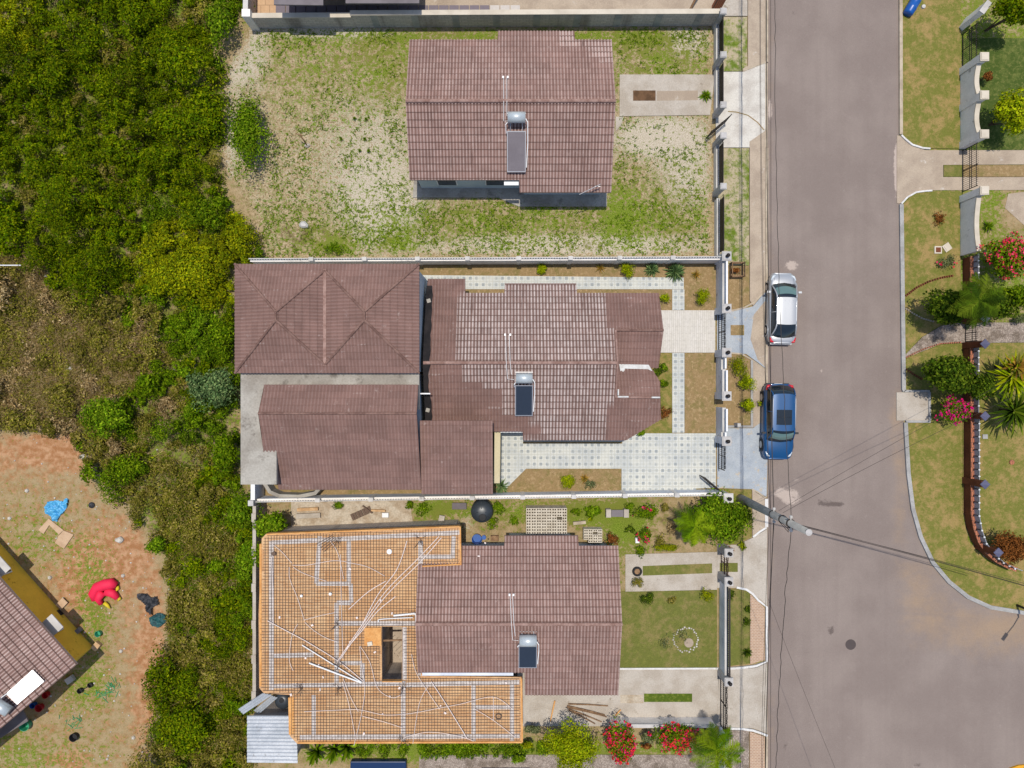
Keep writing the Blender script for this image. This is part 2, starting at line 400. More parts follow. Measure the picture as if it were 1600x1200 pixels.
M['wall_pale'] = stainy('pale render', C(240, 234, 226, .9), C(226, 220, 212, .9), .8, .85, C(168, 164, 158), 8, finek=.15)
M['wall_house'] = stainy('house render', C(206, 218, 224), C(190, 204, 212), .8, .85, None, 8, finek=.12)
M['wall_yellow'] = stainy('ochre render', (.86, .52, .05, 1), (.78, .46, .045, 1), .8, .85, C(168, 116, 24), 8, finek=.12)
M['wall_cream'] = stainy('cream render', C(222, 208, 170), C(206, 192, 152), .8, .85, None, 8, finek=.12)
M['blocks'] = m_blocks('hollow block masonry', C(222, 212, 202), C(206, 196, 186), C(170, 162, 154))
M['block_raw'] = stainy('bare hollow blocks', C(242, 230, 208), C(222, 208, 184), 2, .9, C(170, 154, 130), 9)
M['coping'] = stainy('cream coping', C(228, 216, 196), C(210, 198, 178), 1, .85, None, 8, finek=.15)
M['white'] = plain('white paint', C(240, 240, 240, .8), .5)
M['white_rough'] = stainy('weathered white paint', C(222, 218, 212), C(200, 196, 190), 1, .8, C(168, 160, 150), 8, finek=.2)
M['column'] = stainy('grey column render', C(206, 202, 198), C(188, 184, 180), 1.5, .85, C(160, 156, 150), 8, finek=.2)
M['iron'] = plain('dark iron', (.028, .022, .02, 1), .55, .4)
M['iron_red'] = plain('maroon iron', (.06, .018, .014, 1), .55, .3)
M['rust'] = plain('rusty steel', (.13, .085, .06, 1), .85, .1)
M['black'] = plain('black rubber', (.012, .012, .013, 1), .7)
M['felt'] = stainy('black roofing felt', (.010, .009, .010, 1), (.022, .018, .018, 1), 1.5, .9, None, 10, bump=.3)
M['tank'] = plain('black polythene', (.03, .036, .042, 1), .38, 0, .5)
M['zinc'] = stainy('corrugated zinc', C(208, 212, 216), C(184, 190, 196), .8, .45, C(150, 146, 142), 12, .35, .5)
M['galv'] = plain('galvanised tank', C(206, 214, 216), .4, .25, .5)
M['alu'] = plain('aluminium frame', C(200, 200, 202), .4, .6)
M['collector'] = plain('solar glass', (.022, .03, .045, 1), .22, 0, .55)
M['collector_grey'] = m_tiles('speckled solar glass', C(134, 126, 130), C(126, 118, 122), C(116, 108, 112), .07, C(104, 98, 104))
M['collector_glare'] = plain('solar glass with painted glare', C(238, 240, 238, .85), .25, 0, .6)  # glare on the collector glass painted as a flat white
M['ply'] = m_ply()
M['board'] = stainy('formwork boards', C(238, 178, 108), C(222, 156, 86), 1.5, .8, C(170, 108, 54), 10)
M['beam'] = stainy('beam trench steel and dust', C(226, 216, 208), C(198, 188, 180), 4, .9, C(140, 128, 120), 14)
M['conduit'] = plain('pvc conduit', C(250, 232, 222), .5)
M['pvc'] = plain('white pvc pipe', C(240, 240, 238, .85), .4)
M['wood'] = stainy('weathered timber', C(166, 132, 98), C(128, 98, 72), 3, .9, C(88, 68, 52), 10)
M['wood_light'] = stainy('pale timber', C(222, 184, 138), C(200, 160, 116), 3, .9, None, 10)
M['card'] = stainy('cardboard', C(216, 184, 150), C(198, 164, 130), 1.5, .9, None, 8, finek=.12)
M['bark'] = stainy('bark', C(110, 92, 72), C(86, 70, 54), 3, .95, None, 10)
M['pole'] = stainy('pole concrete', C(186, 184, 178), C(164, 164, 160), 1.5, .85, C(100, 98, 94), 12, finek=.2)
M['brickred'] = stainy('red brown render', C(128, 72, 44), C(108, 58, 36), 1, .85, C(90, 50, 34), 8)
M['brickcap'] = m_pavers('brick capping', C(204, 132, 100), C(188, 116, 86), C(120, 90, 74), .12, .3, 0)
M['panel_grey'] = plain('grey sheet panel', C(168, 170, 180), .5)
M['cap_blue'] = plain('slate blue cap', C(112, 112, 140), .6)
M['blue_tarp'] = stainy('blue plastic sheet', C(66, 164, 222), C(104, 194, 236), 3, .4, C(190, 224, 240), 9, spec=.5, c3lo=.62, c3hi=.7)
M['red_cloth'] = plain('crimson fabric', C(236, 34, 76, .85), .7)
M['yellow_cloth'] = plain('yellow fabric', C(232, 206, 40), .7)
M['net'] = stainy('black netting', (.012, .013, .016, 1), (.05, .05, .055, 1), 5, .7, C(130, 130, 140), 12)
M['teal'] = stainy('teal sheet', C(44, 96, 96), C(28, 66, 70), 4, .6, C(120, 150, 150), 12)
M['blue_plastic'] = plain('blue plastic', C(20, 92, 176), .35, 0, .5)
M['green_plastic'] = plain('green plastic', C(60, 168, 126), .4)
M['red_plastic'] = plain('red plastic', C(190, 30, 40), .4)
M['pool'] = plain('dark blue cover', C(20, 52, 96), .35)
M['green_net'] = plain('green netting', C(70, 168, 110), .8)
M['roofgrey'] = stainy('grey sheet roof', C(134, 126, 128), C(118, 110, 112), 1, .8, None, 8, finek=.15)
M['slab_shaded'] = plain('slabs painted in shade', C(130, 120, 128), .8)  # slabs below the overhang, its shade put into their colour
M['slabpale'] = plain('pale slabs', C(214, 206, 198), .8)
M['stone'] = stainy('white stones', C(226, 220, 208), C(190, 180, 164), 3, .9, None, 9)
M['flash'] = stainy('white roof sealant', C(232, 232, 228), C(214, 212, 206), 4, .7, None, 9, finek=.15)
M['yellow_paint'] = plain('yellow kerb paint', C(240, 172, 30), .6)
M['seam'] = plain('asphalt seam', C(88, 78, 75), .9)
M['soil'] = stainy('dark garden soil', C(120, 90, 64), C(96, 72, 50), 3, .95, C(150, 116, 84), 12)
M['glass_house'] = plain('window glass', (.03, .04, .05, 1), .12, 0, .6)

# ------------------------------------------------------------ ground sheet
def px_of(X, Y): return X * PX + 800, 600 - Y * PX
def seg_dist(u, v, a, b):
    ax, ay = a; bx, by = b; dx, dy = bx - ax, by - ay
    t = np.clip(((u - ax) * dx + (v - ay) * dy) / (dx * dx + dy * dy + 1e-9), 0, 1)
    return np.hypot(u - ax - t * dx, v - ay - t * dy)
def inside(u, v, poly):
    c = np.zeros(u.shape, bool); n = len(poly)
    for i in range(n):
        x1, y1 = poly[i]; x2, y2 = poly[(i + 1) % n]
        if y1 == y2: continue
        m = ((y1 > v) != (y2 > v)) & (u < (x2 - x1) * (v - y1) / (y2 - y1) + x1)
        c ^= m
    return c
def soft(u, v, poly, w=12):
    d = np.full(u.shape, 1e9)
    for i in range(len(poly)): d = np.minimum(d, seg_dist(u, v, poly[i], poly[(i + 1) % len(poly)]))
    d = np.where(inside(u, v, poly), d, -d)
    return np.clip(d / w * .5 + .5, 0, 1)
def blob(u, v, cu, cv, ru, rv, a=1.0): return a * np.exp(-(((u - cu) / ru) ** 2 + ((v - cv) / rv) ** 2))

SCRUB = [(-150, -150), (392, -150), (388, 20), (345, 80), (352, 150), (345, 260), (362, 330), (400, 372), (420, 405), (366, 420), (372, 760), (400, 790), (398, 1300), (232, 1300), (240, 1150), (262, 1060), (266, 930), (244, 850), (196, 790), (150, 735), (128, 700), (122, 676), (0, 668), (-150, 668)]
DRYSCRUB = [(-100, 380), (50, 400), (130, 500), (230, 520), (260, 560), (200, 620), (120, 660), (-100, 660)]
def fields(u, v):
    global SPK
    G = np.zeros(u.shape) + .28; K = np.zeros(u.shape); O = np.zeros(u.shape); D = np.zeros(u.shape)
    sc = soft(u, v, SCRUB, 20); D += sc * .55; G += sc * .25
    dr = soft(u, v, DRYSCRUB, 40) * sc; G -= dr * .35; K += dr * .15; O += dr * .15; D -= dr * .15
    # empty lot round the upper house
    la = soft(u, v, [(392, 40), (1116, 40), (1116, 402), (412, 406), (395, 340), (350, 260), (350, 130)], 14)
    g = la * (.39 + blob(u, v, 850, 55, 320, 22, .3) + blob(u, v, 1040, 95, 80, 50, .22) + blob(u, v, 1050, 330, 70, 60, .12) + blob(u, v, 700, 345, 240, 30, .12) + blob(u, v, 970, 330, 30, 50, .25)
               + blob(u, v, 880, 350, 260, 40, .10) + blob(u, v, 600, 110, 60, 60, .22) + blob(u, v, 480, 110, 60, 60, .12) + blob(u, v, 520, 385, 40, 20, .35) + blob(u, v, 620, 380, 30, 20, .3)
               - blob(u, v, 560, 220, 70, 80, .02) - blob(u, v, 450, 250, 50, 60, .08) - blob(u, v, 1075, 60, 25, 20, .2) - blob(u, v, 1030, 215, 50, 22, .2))
    G = np.where(la > .5, g, G); SPK = .25 + .75 * la
    K += la * (.34 + blob(u, v, 590, 250, 80, 110, .28) + blob(u, v, 1030, 215, 60, 26, .75) + blob(u, v, 1075, 270, 45, 60, .4) + blob(u, v, 1075, 60, 40, 26, .55) + blob(u, v, 400, 70, 20, 60, .3) + blob(u, v, 900, 385, 220, 20, .5) + blob(u, v, 520, 50, 100, 10, .6) + blob(u, v, 600, 330, 60, 60, .35))
    D += blob(u, v, 470, 370, 60, 30, .5) + blob(u, v, 925, 385, 40, 20, .4)
    K += blob(u, v, 372, 110, 20, 30, .35) + blob(u, v, 360, 220, 12, 80, .3)
    # yard of the ochre house
    yd = soft(u, v, [(-150, 668), (122, 676), (150, 735), (196, 790), (244, 850), (266, 930), (262, 1060), (240, 1150), (232, 1300), (-150, 1300)], 10)
    G = np.where(yd > .5, .12 + blob(u, v, 60, 850, 90, 60, .35) + blob(u, v, 150, 950, 36, 90, .52) + blob(u, v, 130, 1080, 60, 50, .42) + blob(u, v, 20, 1180, 60, 50, .42) + blob(u, v, 130, 1180, 80, 40, .3) + blob(u, v, 60, 780, 120, 50, .10), G)
    O += yd * (.40 + blob(u, v, 130, 905, 40, 60, .5) + blob(u, v, 185, 870, 50, 50, .45) + blob(u, v, 235, 1040, 25, 120, .5) + blob(u, v, 70, 710, 130, 30, .35) + blob(u, v, 110, 1190, 30, 20, .4) + blob(u, v, 110, 690, 60, 20, .3))
    K += yd * (blob(u, v, 130, 700, 60, 20, .25) + blob(u, v, 210, 880, 30, 20, .3) + blob(u, v, 170, 1080, 30, 60, .2))
    D += yd * blob(u, v, 80, 800, 110, 60, .12)
    # the right-hand gardens
    rg = soft(u, v, [(1400, -150), (1750, -150), (1750, 1100), (1400, 1100)], 10)
    G = np.where(rg > .5, .62 + blob(u, v, 1590, 330, 20, 30, -.8) + blob(u, v, 1560, 760, 60, 130, -.15), G)
    D += rg * .1
    # garden round the lower house
    bg_ = soft(u, v, [(400, 775), (1130, 775), (1130, 1300), (400, 1300)], 4)
    G = np.where(bg_ > .5, .26 + blob(u, v, 950, 805, 60, 24, .4) + blob(u, v, 850, 800, 150, 20, .45) + blob(u, v, 980, 830, 30, 60, .5) + blob(u, v, 680, 795, 40, 14, .6) + blob(u, v, 780, 1175, 280, 16, .75) - blob(u, v, 1080, 800, 50, 30, .1), G)
    K += bg_ * (blob(u, v, 560, 800, 130, 22, .6) + blob(u, v, 730, 815, 20, 30, .4)); D += bg_ * blob(u, v, 1060, 815, 80, 40, .35)
    return np.clip(G, -.6, 1), np.clip(K, 0, 1), np.clip(O, 0, 1), np.clip(D, 0, 1)

xs = np.concatenate([[-1500, -500, -200, -100, -60, -45], np.arange(-38, 38.01, .2), [45, 60, 100, 200, 500, 1500]])
ys = np.concatenate([[-1500, -500, -200, -100, -60, -40], np.arange(-30, 30.01, .2), [40, 60, 100, 200, 500, 1500]])
GX, GY = np.meshgrid(xs, ys)
U, V_ = px_of(GX, GY); g_, k_, o_, d_ = fields(U, V_)
nx, ny = len(xs), len(ys)
idx = np.arange(nx * ny).reshape(ny, nx)
Q = np.stack([idx[:-1, :-1], idx[:-1, 1:], idx[1:, 1:], idx[1:, :-1]], -1).reshape(-1, 4)
gr = np_mesh('ground', np.stack([GX.ravel(), GY.ravel(), np.zeros(nx * ny)], -1), Q, M['ground'], attrs={'ground_g': g_.ravel(), 'ground_k': k_.ravel(), 'ground_o': o_.ravel(), 'ground_d': d_.ravel(), 'ground_s': SPK.ravel()}, origin=(0, 0, 0))
gr['kind'] = 'structure'

# ------------------------------------------------------------ road and pavements
ROADR = [(1404, -400), (1405, 200), (1407, 330), (1410, 600), (1412, 660), (1416, 740), (1424, 795), (1436, 838), (1455, 878), (1480, 908), (1510, 932), (1545, 948), (1600, 957), (1800, 962)]
def gridpoly(name, poly_px, z, mat, step, attr_fn, kind='structure'):
    """a fine sheet clipped row by row: left and right bounds in photograph pixels"""
    us = np.arange(min(p[0] for p in poly_px), max(p[0] for p in poly_px) + step, step)
    return us
# asphalt: a fine grid, its right bound follows the kerb
rows = np.concatenate([[-2500], np.arange(-60, 1262, 8.0), [3500]])
def rbound(v):
    if v > 957: return 1700
    pts = ROADR
    for i in range(len(pts) - 1):
        if pts[i][1] <= v <= pts[i + 1][1]:
            t = (v - pts[i][1]) / (pts[i + 1][1] - pts[i][1]); return pts[i][0] + t * (pts[i + 1][0] - pts[i][0])
    return 1404
frac = np.linspace(0, 1, 56)
RU = np.array([[1199 + f * (rbound(v) - 1199) for f in frac] for v in rows]); RV = np.repeat(rows[:, None], len(frac), 1)
RX = (RU - 800) / PX; RY = (600 - RV) / PX
idx = np.arange(RU.size).reshape(RU.shape); Q = np.stack([idx[1:, :-1], idx[1:, 1:], idx[:-1, 1:], idx[:-1, :-1]], -1).reshape(-1, 4)
edge = np.zeros(RU.shape)
dirt = blob(RU, RV, 1560, 985, 120, 45, .9) + blob(RU, RV, 1440, 920, 40, 60, .7) + blob(RU, RV, 1406, 760, 16, 110, .6) + blob(RU, RV, 1398, 650, 12, 40, .5) + np.clip((1212 - RU) / 12, 0, .3)
stain = blob(RU, RV, 1242, 18, 12, 10, .45) + blob(RU, RV, 1298, 984, 10, 8, .8) + blob(RU, RV, 1285, 785, 20, 8, .6) + blob(RU, RV, 1310, 788, 14, 5, .6) + blob(RU, RV, 1228, 1165, 10, 14, .5) + blob(RU, RV, 1435, 1195, 16, 8, .5) + blob(RU, RV, 1375, 662, 10, 8, .4) + blob(RU, RV, 1440, 960, 20, 70, .22)
pale = blob(RU, RV, 1236, 415, 14, 9, .75) + blob(RU, RV, 1236, 384, 12, 5, .5) + blob(RU, RV, 1235, 778, 22, 18, .6) + blob(RU, RV, 1218, 770, 12, 8, .5) + blob(RU, RV, 1203, 170, 5, 22, .7) + blob(RU, RV, 1283, 580, 4, 4, .5) + blob(RU, RV, 1402, 262, 6, 50, .95) + blob(RU, RV, 1422, 1062, 12, 60, .3) + blob(RU, RV, 1500, 1030, 30, 30, .15) + blob(RU, RV, 1245, 750, 10, 6, .4)
o = np_mesh('road', np.stack([RX.ravel(), RY.ravel(), np.full(RU.size, .012)], -1), Q, M['asphalt'], attrs={'dirt': dirt.ravel(), 'stain': stain.ravel(), 'pale': pale.ravel()}, origin=(0, 0, 0)); o['kind'] = 'structure'
seam = MB()   # long seams in the asphalt
def ribbon(mb, pts, w, z):
    pts = [P(*p) for p in pts]
    for (x0, y0), (x1, y1) in zip(pts[:-1], pts[1:]):
        dx, dy = x1 - x0, y1 - y0; l = math.hypot(dx, dy) or 1; nx_, ny_ = -dy / l * w / 2, dx / l * w / 2
        mb.add([(x0 - nx_, y0 - ny_, z), (x1 - nx_, y1 - ny_, z), (x1 + nx_, y1 + ny_, z), (x0 + nx_, y0 + ny_, z)], [(0, 1, 2, 3)])
cr = [(1211, -80)] + [(1211 + i * .0125 * 0 + rnd.uniform(-.6, .6) + i * .18, i * 12) for i in range(0, 34)]
ribbon(seam, [(1204, -60), (1204.5, 400), (1204, 800), (1204, 1300)], .035, .016)
struct('road_seam', seam, M['seam'])
mh = MB(); c = P(1329, 1007); mh.lathe((c[0], c[1], .013), [(.33, 0), (.33, .006), (.29, .010), (.0, .010)], 24)
meta(mh.build('manhole_cover', M['seam']), 'round dark iron manhole cover in the asphalt', 'manhole cover')

def slab(name, pts, z1, mat, z0=-.02):
    mb = MB(); mb.prism([P(*p) for p in pts], z0, z1); return struct(name, mb, mat)
XF = 1117   # ground line of the front fences, photograph pixels
# street side pavement west of the road
slab('sidewalk', [(1168, -300), (1195, -300), (1195, 98), (1160, 113), (1160, 108), (1168, 104)], .10, M['conc_tan'])
slab('sidewalk', [(1120, -300), (1167, -300), (1167, 26), (1122, 26)], .105, M['conc'])
slab('driveway', [(1118, 113), (1160, 113), (1195, 99), (1195, 200), (1192, 231), (1118, 231)], .085, M['conc_white'])
slab('verge', [(1122, 27), (1167, 27), (1167, 106), (1158, 112), (1120, 112)], .06, M['lawn_verge'])
slab('verge', [(1119, 232), (1170, 232), (1170, 415), (1119, 415)], .06, M['lawn_verge'])
slab('sidewalk', [(1170.5, 222), (1195, 205), (1195, 455), (1176, 478), (1171, 470)], .10, M['conc_tan'])
slab('verge', [(1120, 416), (1170, 416), (1169, 475), (1150, 484), (1120, 485)], .062, M['lawn_dry'])
slab('driveway', [(1120, 486), (1150, 485), (1176, 479), (1195, 456), (1195, 575), (1165, 553), (1120, 552)], .085, M['conc_blue'])
slab('sidewalk', [(1177, 492), (1195, 470), (1195, 574), (1183, 562), (1172, 530)], .09, M['conc_tan'])
slab('garden_bed', [(1141, 508), (1162, 508), (1162, 524), (1141, 524)], .10, M['lawn_dry'])
slab('verge', [(1120, 553), (1160, 553), (1172, 563), (1172, 664), (1120, 664)], .062, M['lawn_dry'])
slab('kerb', [(1172, 563), (1175.5, 563), (1175.5, 668), (1172, 668)], .14, M['kerb_grey'])
slab('kerb', [(1120, 664.5), (1172, 664.5), (1172, 668), (1120, 668)], .14, M['kerb_grey'])
slab('sidewalk', [(1176, 564), (1195, 576), (1195, 640), (1188, 660), (1176, 668)], .10, M['conc_tan'])
slab('driveway', [(1120, 669), (1176, 669), (1197, 650), (1199, 690), (1197, 776), (1175, 764), (1120, 762)], .085, M['conc_blue'])
slab('verge', [(1087, 763), (1174, 765), (1174, 838), (1150, 850), (1120, 850), (1120, 772), (1087, 771)], .06, M['lawn_mix'])
slab('sidewalk', [(1174.5, 765), (1194, 778), (1194, 824), (1175, 838)], .11, M['conc_tan'])
slab('driveway', [(1120, 851), (1151, 851), (1175, 840), (1198, 826), (1198, 946), (1180, 930), (1164, 918), (1120, 918)], .085, M['conc'])
slab('garden_bed', [(1124, 879), (1152, 879), (1152, 893), (1124, 893)], .10, M['lawn_green'])
slab('verge', [(1123, 919), (1164, 921), (1171, 927), (1171, 1036), (1123, 1042)], .07, M['lawn_green'])
slab('sidewalk', [(1171.5, 928), (1194, 949), (1194, 1030), (1171.5, 1037)], .10, M['brick_pave'])
slab('driveway', [(1123, 1046), (1180, 1043), (1198, 1035), (1198, 1145), (1176, 1137), (1120, 1134)], .085, M['conc'])
slab('gravel_bed', [(1120, 1140), (1170, 1141), (1170, 1500), (1120, 1500)], .06, M['gravel'])
slab('sidewalk', [(1171, 1142), (1194, 1150), (1194, 1500), (1171, 1500)], .10, M['brick_pave'])
def kerbline(name, pts, w, h, mat):
    mb = MB(); q = [P(*p) for p in pts]; n = len(q); L, Rr = [], []
    for i in range(n):
        a = q[max(i - 1, 0)]; b = q[min(i + 1, n - 1)]; dx, dy = b[0] - a[0], b[1] - a[1]; l = math.hypot(dx, dy) or 1
        L.append((q[i][0] - dy / l * w / 2, q[i][1] + dx / l * w / 2)); Rr.append((q[i][0] + dy / l * w / 2, q[i][1] - dx / l * w / 2))
    mb.prism(L + Rr[::-1], -.02, h); return struct(name, mb, mat)
kerbline('kerb', [(1197.2, -300), (1197.2, 98)], .16, .135, M['kerb'])
kerbline('kerb', [(1197.2, 99), (1197.2, 231)], .14, .06, M['kerb'])
kerbline('kerb', [(1197.2, 232), (1197.2, 455)], .16, .135, M['kerb'])
kerbline('kerb', [(1197.2, 456), (1197.2, 640)], .14, .10, M['kerb'])
kerbline('kerb', [(1196.5, 779), (1196.5, 823)], .2, .15, M['kerb_white'])
kerbline('kerb', [(1196.5, 823.5), (1186, 830), (1175.5, 838.5)], .12, .15, M['kerb_white'])
kerbline('kerb', [(1150, 917), (1165, 920), (1175, 927), (1184, 937), (1197, 947.5), (1197, 1032.5), (1180, 1039.5), (1160, 1042), (1124, 1044.5)], .13, .15, M['kerb_white'])
kerbline('kerb', [(1140, 1137), (1160, 1137.5), (1176, 1140), (1188, 1144), (1198, 1148)], .13, .15, M['kerb_white'])
kerbline('kerb', [(1197, 1149), (1197, 1500)], .14, .12, M['kerb'])
kerbline('kerb', [(1196, 98), (1183, 103), (1161, 112)], .09, .115, M['kerb'])
kerbline('kerb', [(1193, 204), (1183, 192), (1168, 181), (1150, 176), (1137, 175)], .06, .095, M['lawn_dry'])
kerbline('kerb', [(1195, 455), (1186, 464), (1175, 474), (1162, 481), (1148, 484.5), (1138, 486)], .10, .115, M['kerb'])
kerbline('kerb', [(1138, 551.5), (1158, 553), (1172, 561), (1182, 568), (1195, 577)], .09, .105, M['kerb'])
kerbline('kerb', [(1174, 764), (1184, 769), (1196, 778)], .09, .12, M['kerb'])
# east side
EK = M['kerb_grey']
kerbline('kerb', [(1405.5, -300), (1406.5, 211)], .2, .14, M['kerb'])
kerbline('kerb', [(1407, 212), (1413, 218), (1424, 227), (1440, 232), (1452, 233)], .1, .14, M['kerb_white'])
kerbline('kerb', [(1407, 319), (1416, 309), (1430, 301), (1445, 299), (1455, 298.5)], .1, .14, M['kerb_white'])
kerbline('kerb', [(1407, 320), (1408.5, 440), (1410.5, 608), (1412, 611)], .24, .15, EK)
kerbline('kerb', [(1412, 611), (1451, 611)], .14, .15, EK)
kerbline('kerb', [(1450.5, 612.5), (1451, 657)], .14, .15, EK)
kerbline('kerb', [(1414, 658.5), (1452, 658.5)], .14, .15, EK)
kerbline('kerb', [(1413.5, 660), (1415, 690), (1418, 740), (1425, 795), (1437, 838), (1456, 878), (1481, 908), (1511, 932), (1546, 948), (1601, 957), (1800, 962)], .24, .15, EK)
slab('concrete_pad', [(1400, 613), (1449, 613), (1449, 657), (1400, 657)], .07, M['conc'])
slab('verge', [(1408, -300), (1500, -300), (1500, 233), (1452, 232), (1440, 231), (1424, 226), (1413, 217), (1408, 212)], .07, M['lawn_mix'])
slab('driveway', [(1401, 212), (1408, 213), (1424, 228), (1445, 235), (1640, 235), (1640, 257), (1473, 258), (1473, 277), (1640, 277), (1640, 297), (1445, 297.5), (1424, 303), (1408, 318), (1401, 318)], .05, M['conc_tan'])
slab('garden_bed', [(1473.5, 258.5), (1502, 258.5), (1502, 276.5), (1473.5, 276.5)], .07, M['lawn_green'])
slab('garden_bed', [(1502.5, 258.5), (1640, 258.5), (1640, 276.5), (1502.5, 276.5)], .072, M['lawn_dry'])
slab('verge', [(1410, 321), (1424, 304), (1445, 299.5), (1500, 299.5), (1500, 500), (1470, 508), (1440, 526), (1412, 556)], .07, M['lawn_mix'])
slab('gravel_path', [(1412, 556), (1440, 527), (1470, 509), (1502, 504), (1720, 504), (1720, 534), (1502, 536), (1468, 538), (1412, 560)], .08, M['gravel'])
slab('verge', [(1412, 561), (1468, 539), (1502, 537), (1502, 660), (1453, 660), (1453, 609), (1412, 609)], .07, M['lawn_mix'])
slab('verge', [(1416, 661), (1502, 661), (1502, 800), (1512, 845), (1540, 876), (1575, 892), (1800, 892), (1800, 960), (1601, 955), (1546, 946), (1512, 930), (1483, 906), (1458, 876), (1439, 836), (1427, 794), (1420, 740)], .07, M['lawn_mix'])
slab('lawn', [(1504, 60), (1720, 60), (1720, 234.5), (1504, 234.5)], .03, M['lawn_dark'])
slab('lawn', [(1503, 537), (1720, 535), (1720, 891), (1577, 891), (1543, 874), (1515, 842), (1504, 800)], .03, M['lawn_mix'])
slab('driveway', [(1600, 300), (1720, 300), (1720, 360), (1600, 352), (1570, 325), (1575, 303)], .02, M['conc_tan'])
slab('painted_kerb', [(1576, 1199.5), (1590, 1194.5), (1700, 1188), (1700, 1300), (1576, 1300)], .12, M['yellow_paint'])
# brick edgings in the east verge
def edging(pts, mat, w=.09, label='', step=.14):
    mb = MB(); q = [P(*p) for p in pts]
    for a, b in zip(q[:-1], q[1:]):
        l = math.hypot(b[0] - a[0], b[1] - a[1]); n = max(1, int(l / step)); an = math.atan2(b[1] - a[1], b[0] - a[0])
        for i in range(n):
            t = (i + .5) / n; mb.box((a[0] + (b[0] - a[0]) * t, a[1] + (b[1] - a[1]) * t, .10), (step * .62, w, .12), an)
    meta(mb.build('brick_edging', mat), label, 'edging')
edging([(1413, 463), (1430, 450), (1450, 440), (1470, 434), (1488, 431)], M['brickred'], .12, 'dotted brick edging curving across the verge north of the gravel path')
edging([(1413, 482), (1425, 490), (1440, 498), (1458, 503)], M['kerb'], .08, 'pale stone edging on the north side of the gravel path')
edging([(1413, 559), (1440, 546), (1468, 537), (1500, 535)], M['brickcap'], .08, 'pink brick edging on the south side of the gravel path')
edging([(1413, 576), (1426, 585), (1440, 593)], M['brickred'], .12, 'short dotted brick edging under the southern verge tree')

# ------------------------------------------------------------ yards
slab('terrace', [(398, -200), (1128, -200), (1128, 38), (398, 38)], .04, M['conc_tan'])
slab('terrace', [(398, -60), (432, -60), (432, 38), (398, 38)], .06, M['slab_pave'])
slab('concrete_apron', [(968, 117), (1116, 117), (1116, 124), (1109, 180), (968, 182)], .06, M['conc'])
slab('garden_bed', [(989, 142), (1024, 142), (1024, 158), (989, 158)], .064, M['soil'])
slab('garden_bed', [(1026, 143), (1090, 142), (1090, 157), (1026, 158)], .063, M['conc_tan'])
slab('patio', [(648, 270), (812, 270), (812, 290), (948, 290), (948, 323), (810, 323), (778, 309), (645, 309)], .08, M['conc_slab'])
slab('path', [(962, 183), (974, 183), (970, 196), (962, 206)], .05, M['conc'])
# yard of the middle house
slab('garden_bed', [(656, 411), (1118, 409), (1118, 485), (1033, 485), (1033, 460), (656, 460)], .03, M['lawn_dry'])
slab('path', [(656, 430), (1068, 434), (1068, 452), (656, 452)], .07, M['tile'])
slab('path', [(1050, 452.5), (1069, 452.5), (1069, 484.5), (1050, 484.5)], .07, M['tile'])
slab('driveway', [(1015, 485), (1117, 485), (1117, 551), (1015, 551)], .08, M['drive_white'])
slab('path', [(1050, 551.5), (1069, 551.5), (1069, 676), (1050, 676)], .07, M['tile'])
slab('garden_bed', [(1005, 551.5), (1049.5, 551.5), (1049.5, 677), (975, 677), (975, 600)], .04, M['lawn_mix'])
slab('garden_bed', [(1069.5, 551.5), (1117, 551.5), (1117, 676), (1069.5, 676)], .045, M['lawn_dry'])
slab('tiled_yard', [(780, 640), (960, 640), (985, 677), (1118, 677), (1118, 762), (1087, 763), (1087, 771), (971, 771), (971, 732), (822, 732), (792, 762), (780, 762)], .07, M['tile'])
slab('garden_bed', [(822, 733), (970.5, 733), (970.5, 775), (780, 775), (793, 762)], .05, M['lawn_dry'])
slab('garden_bed', [(817, 690), (972, 690), (972, 693), (817, 693)], .09, M['lawn_dry'])
slab('back_yard', [(402, 740), (780, 740), (780, 775), (402, 775)], .03, M['lawn_dry'])
# yard of the lower house
slab('driveway', [(977, 866), (1120, 862), (1120, 921), (977, 924)], .06, M['conc'])
slab('garden_bed', [(1004, 884), (1112, 880), (1112, 895), (1004, 899)], .075, M['lawn_green'])
slab('lawn', [(950, 924.5), (1120, 921.5), (1120, 1043), (950, 1043)], .05, M['lawn_green'])
slab('driveway', [(800, 1044), (1122, 1044), (1122, 1134), (800, 1134)], .06, M['conc'])
slab('garden_bed', [(1006, 1083), (1081, 1083), (1081, 1096), (1006, 1096)], .075, M['lawn_lush'])
slab('dirt_patch', [(969, 1085), (1005, 1085), (1005, 1098), (969, 1098)], .068, M['rubble'])
kerbline('kerb', [(968, 1044), (1122, 1043.5)], .1, .12, M['kerb_white'])
slab('gravel_bed', [(655, 1179), (1118, 1179), (1118, 1400), (655, 1400)], .03, M['gravel'])
slab('rubble_ground', [(455, 784), (640, 782), (645, 815), (600, 826), (455, 832)], .02, M['rubble'])
slab('cellar_floor', [(590, 960), (650, 960), (650, 1070), (590, 1070)], .05, M['conc_tan'])

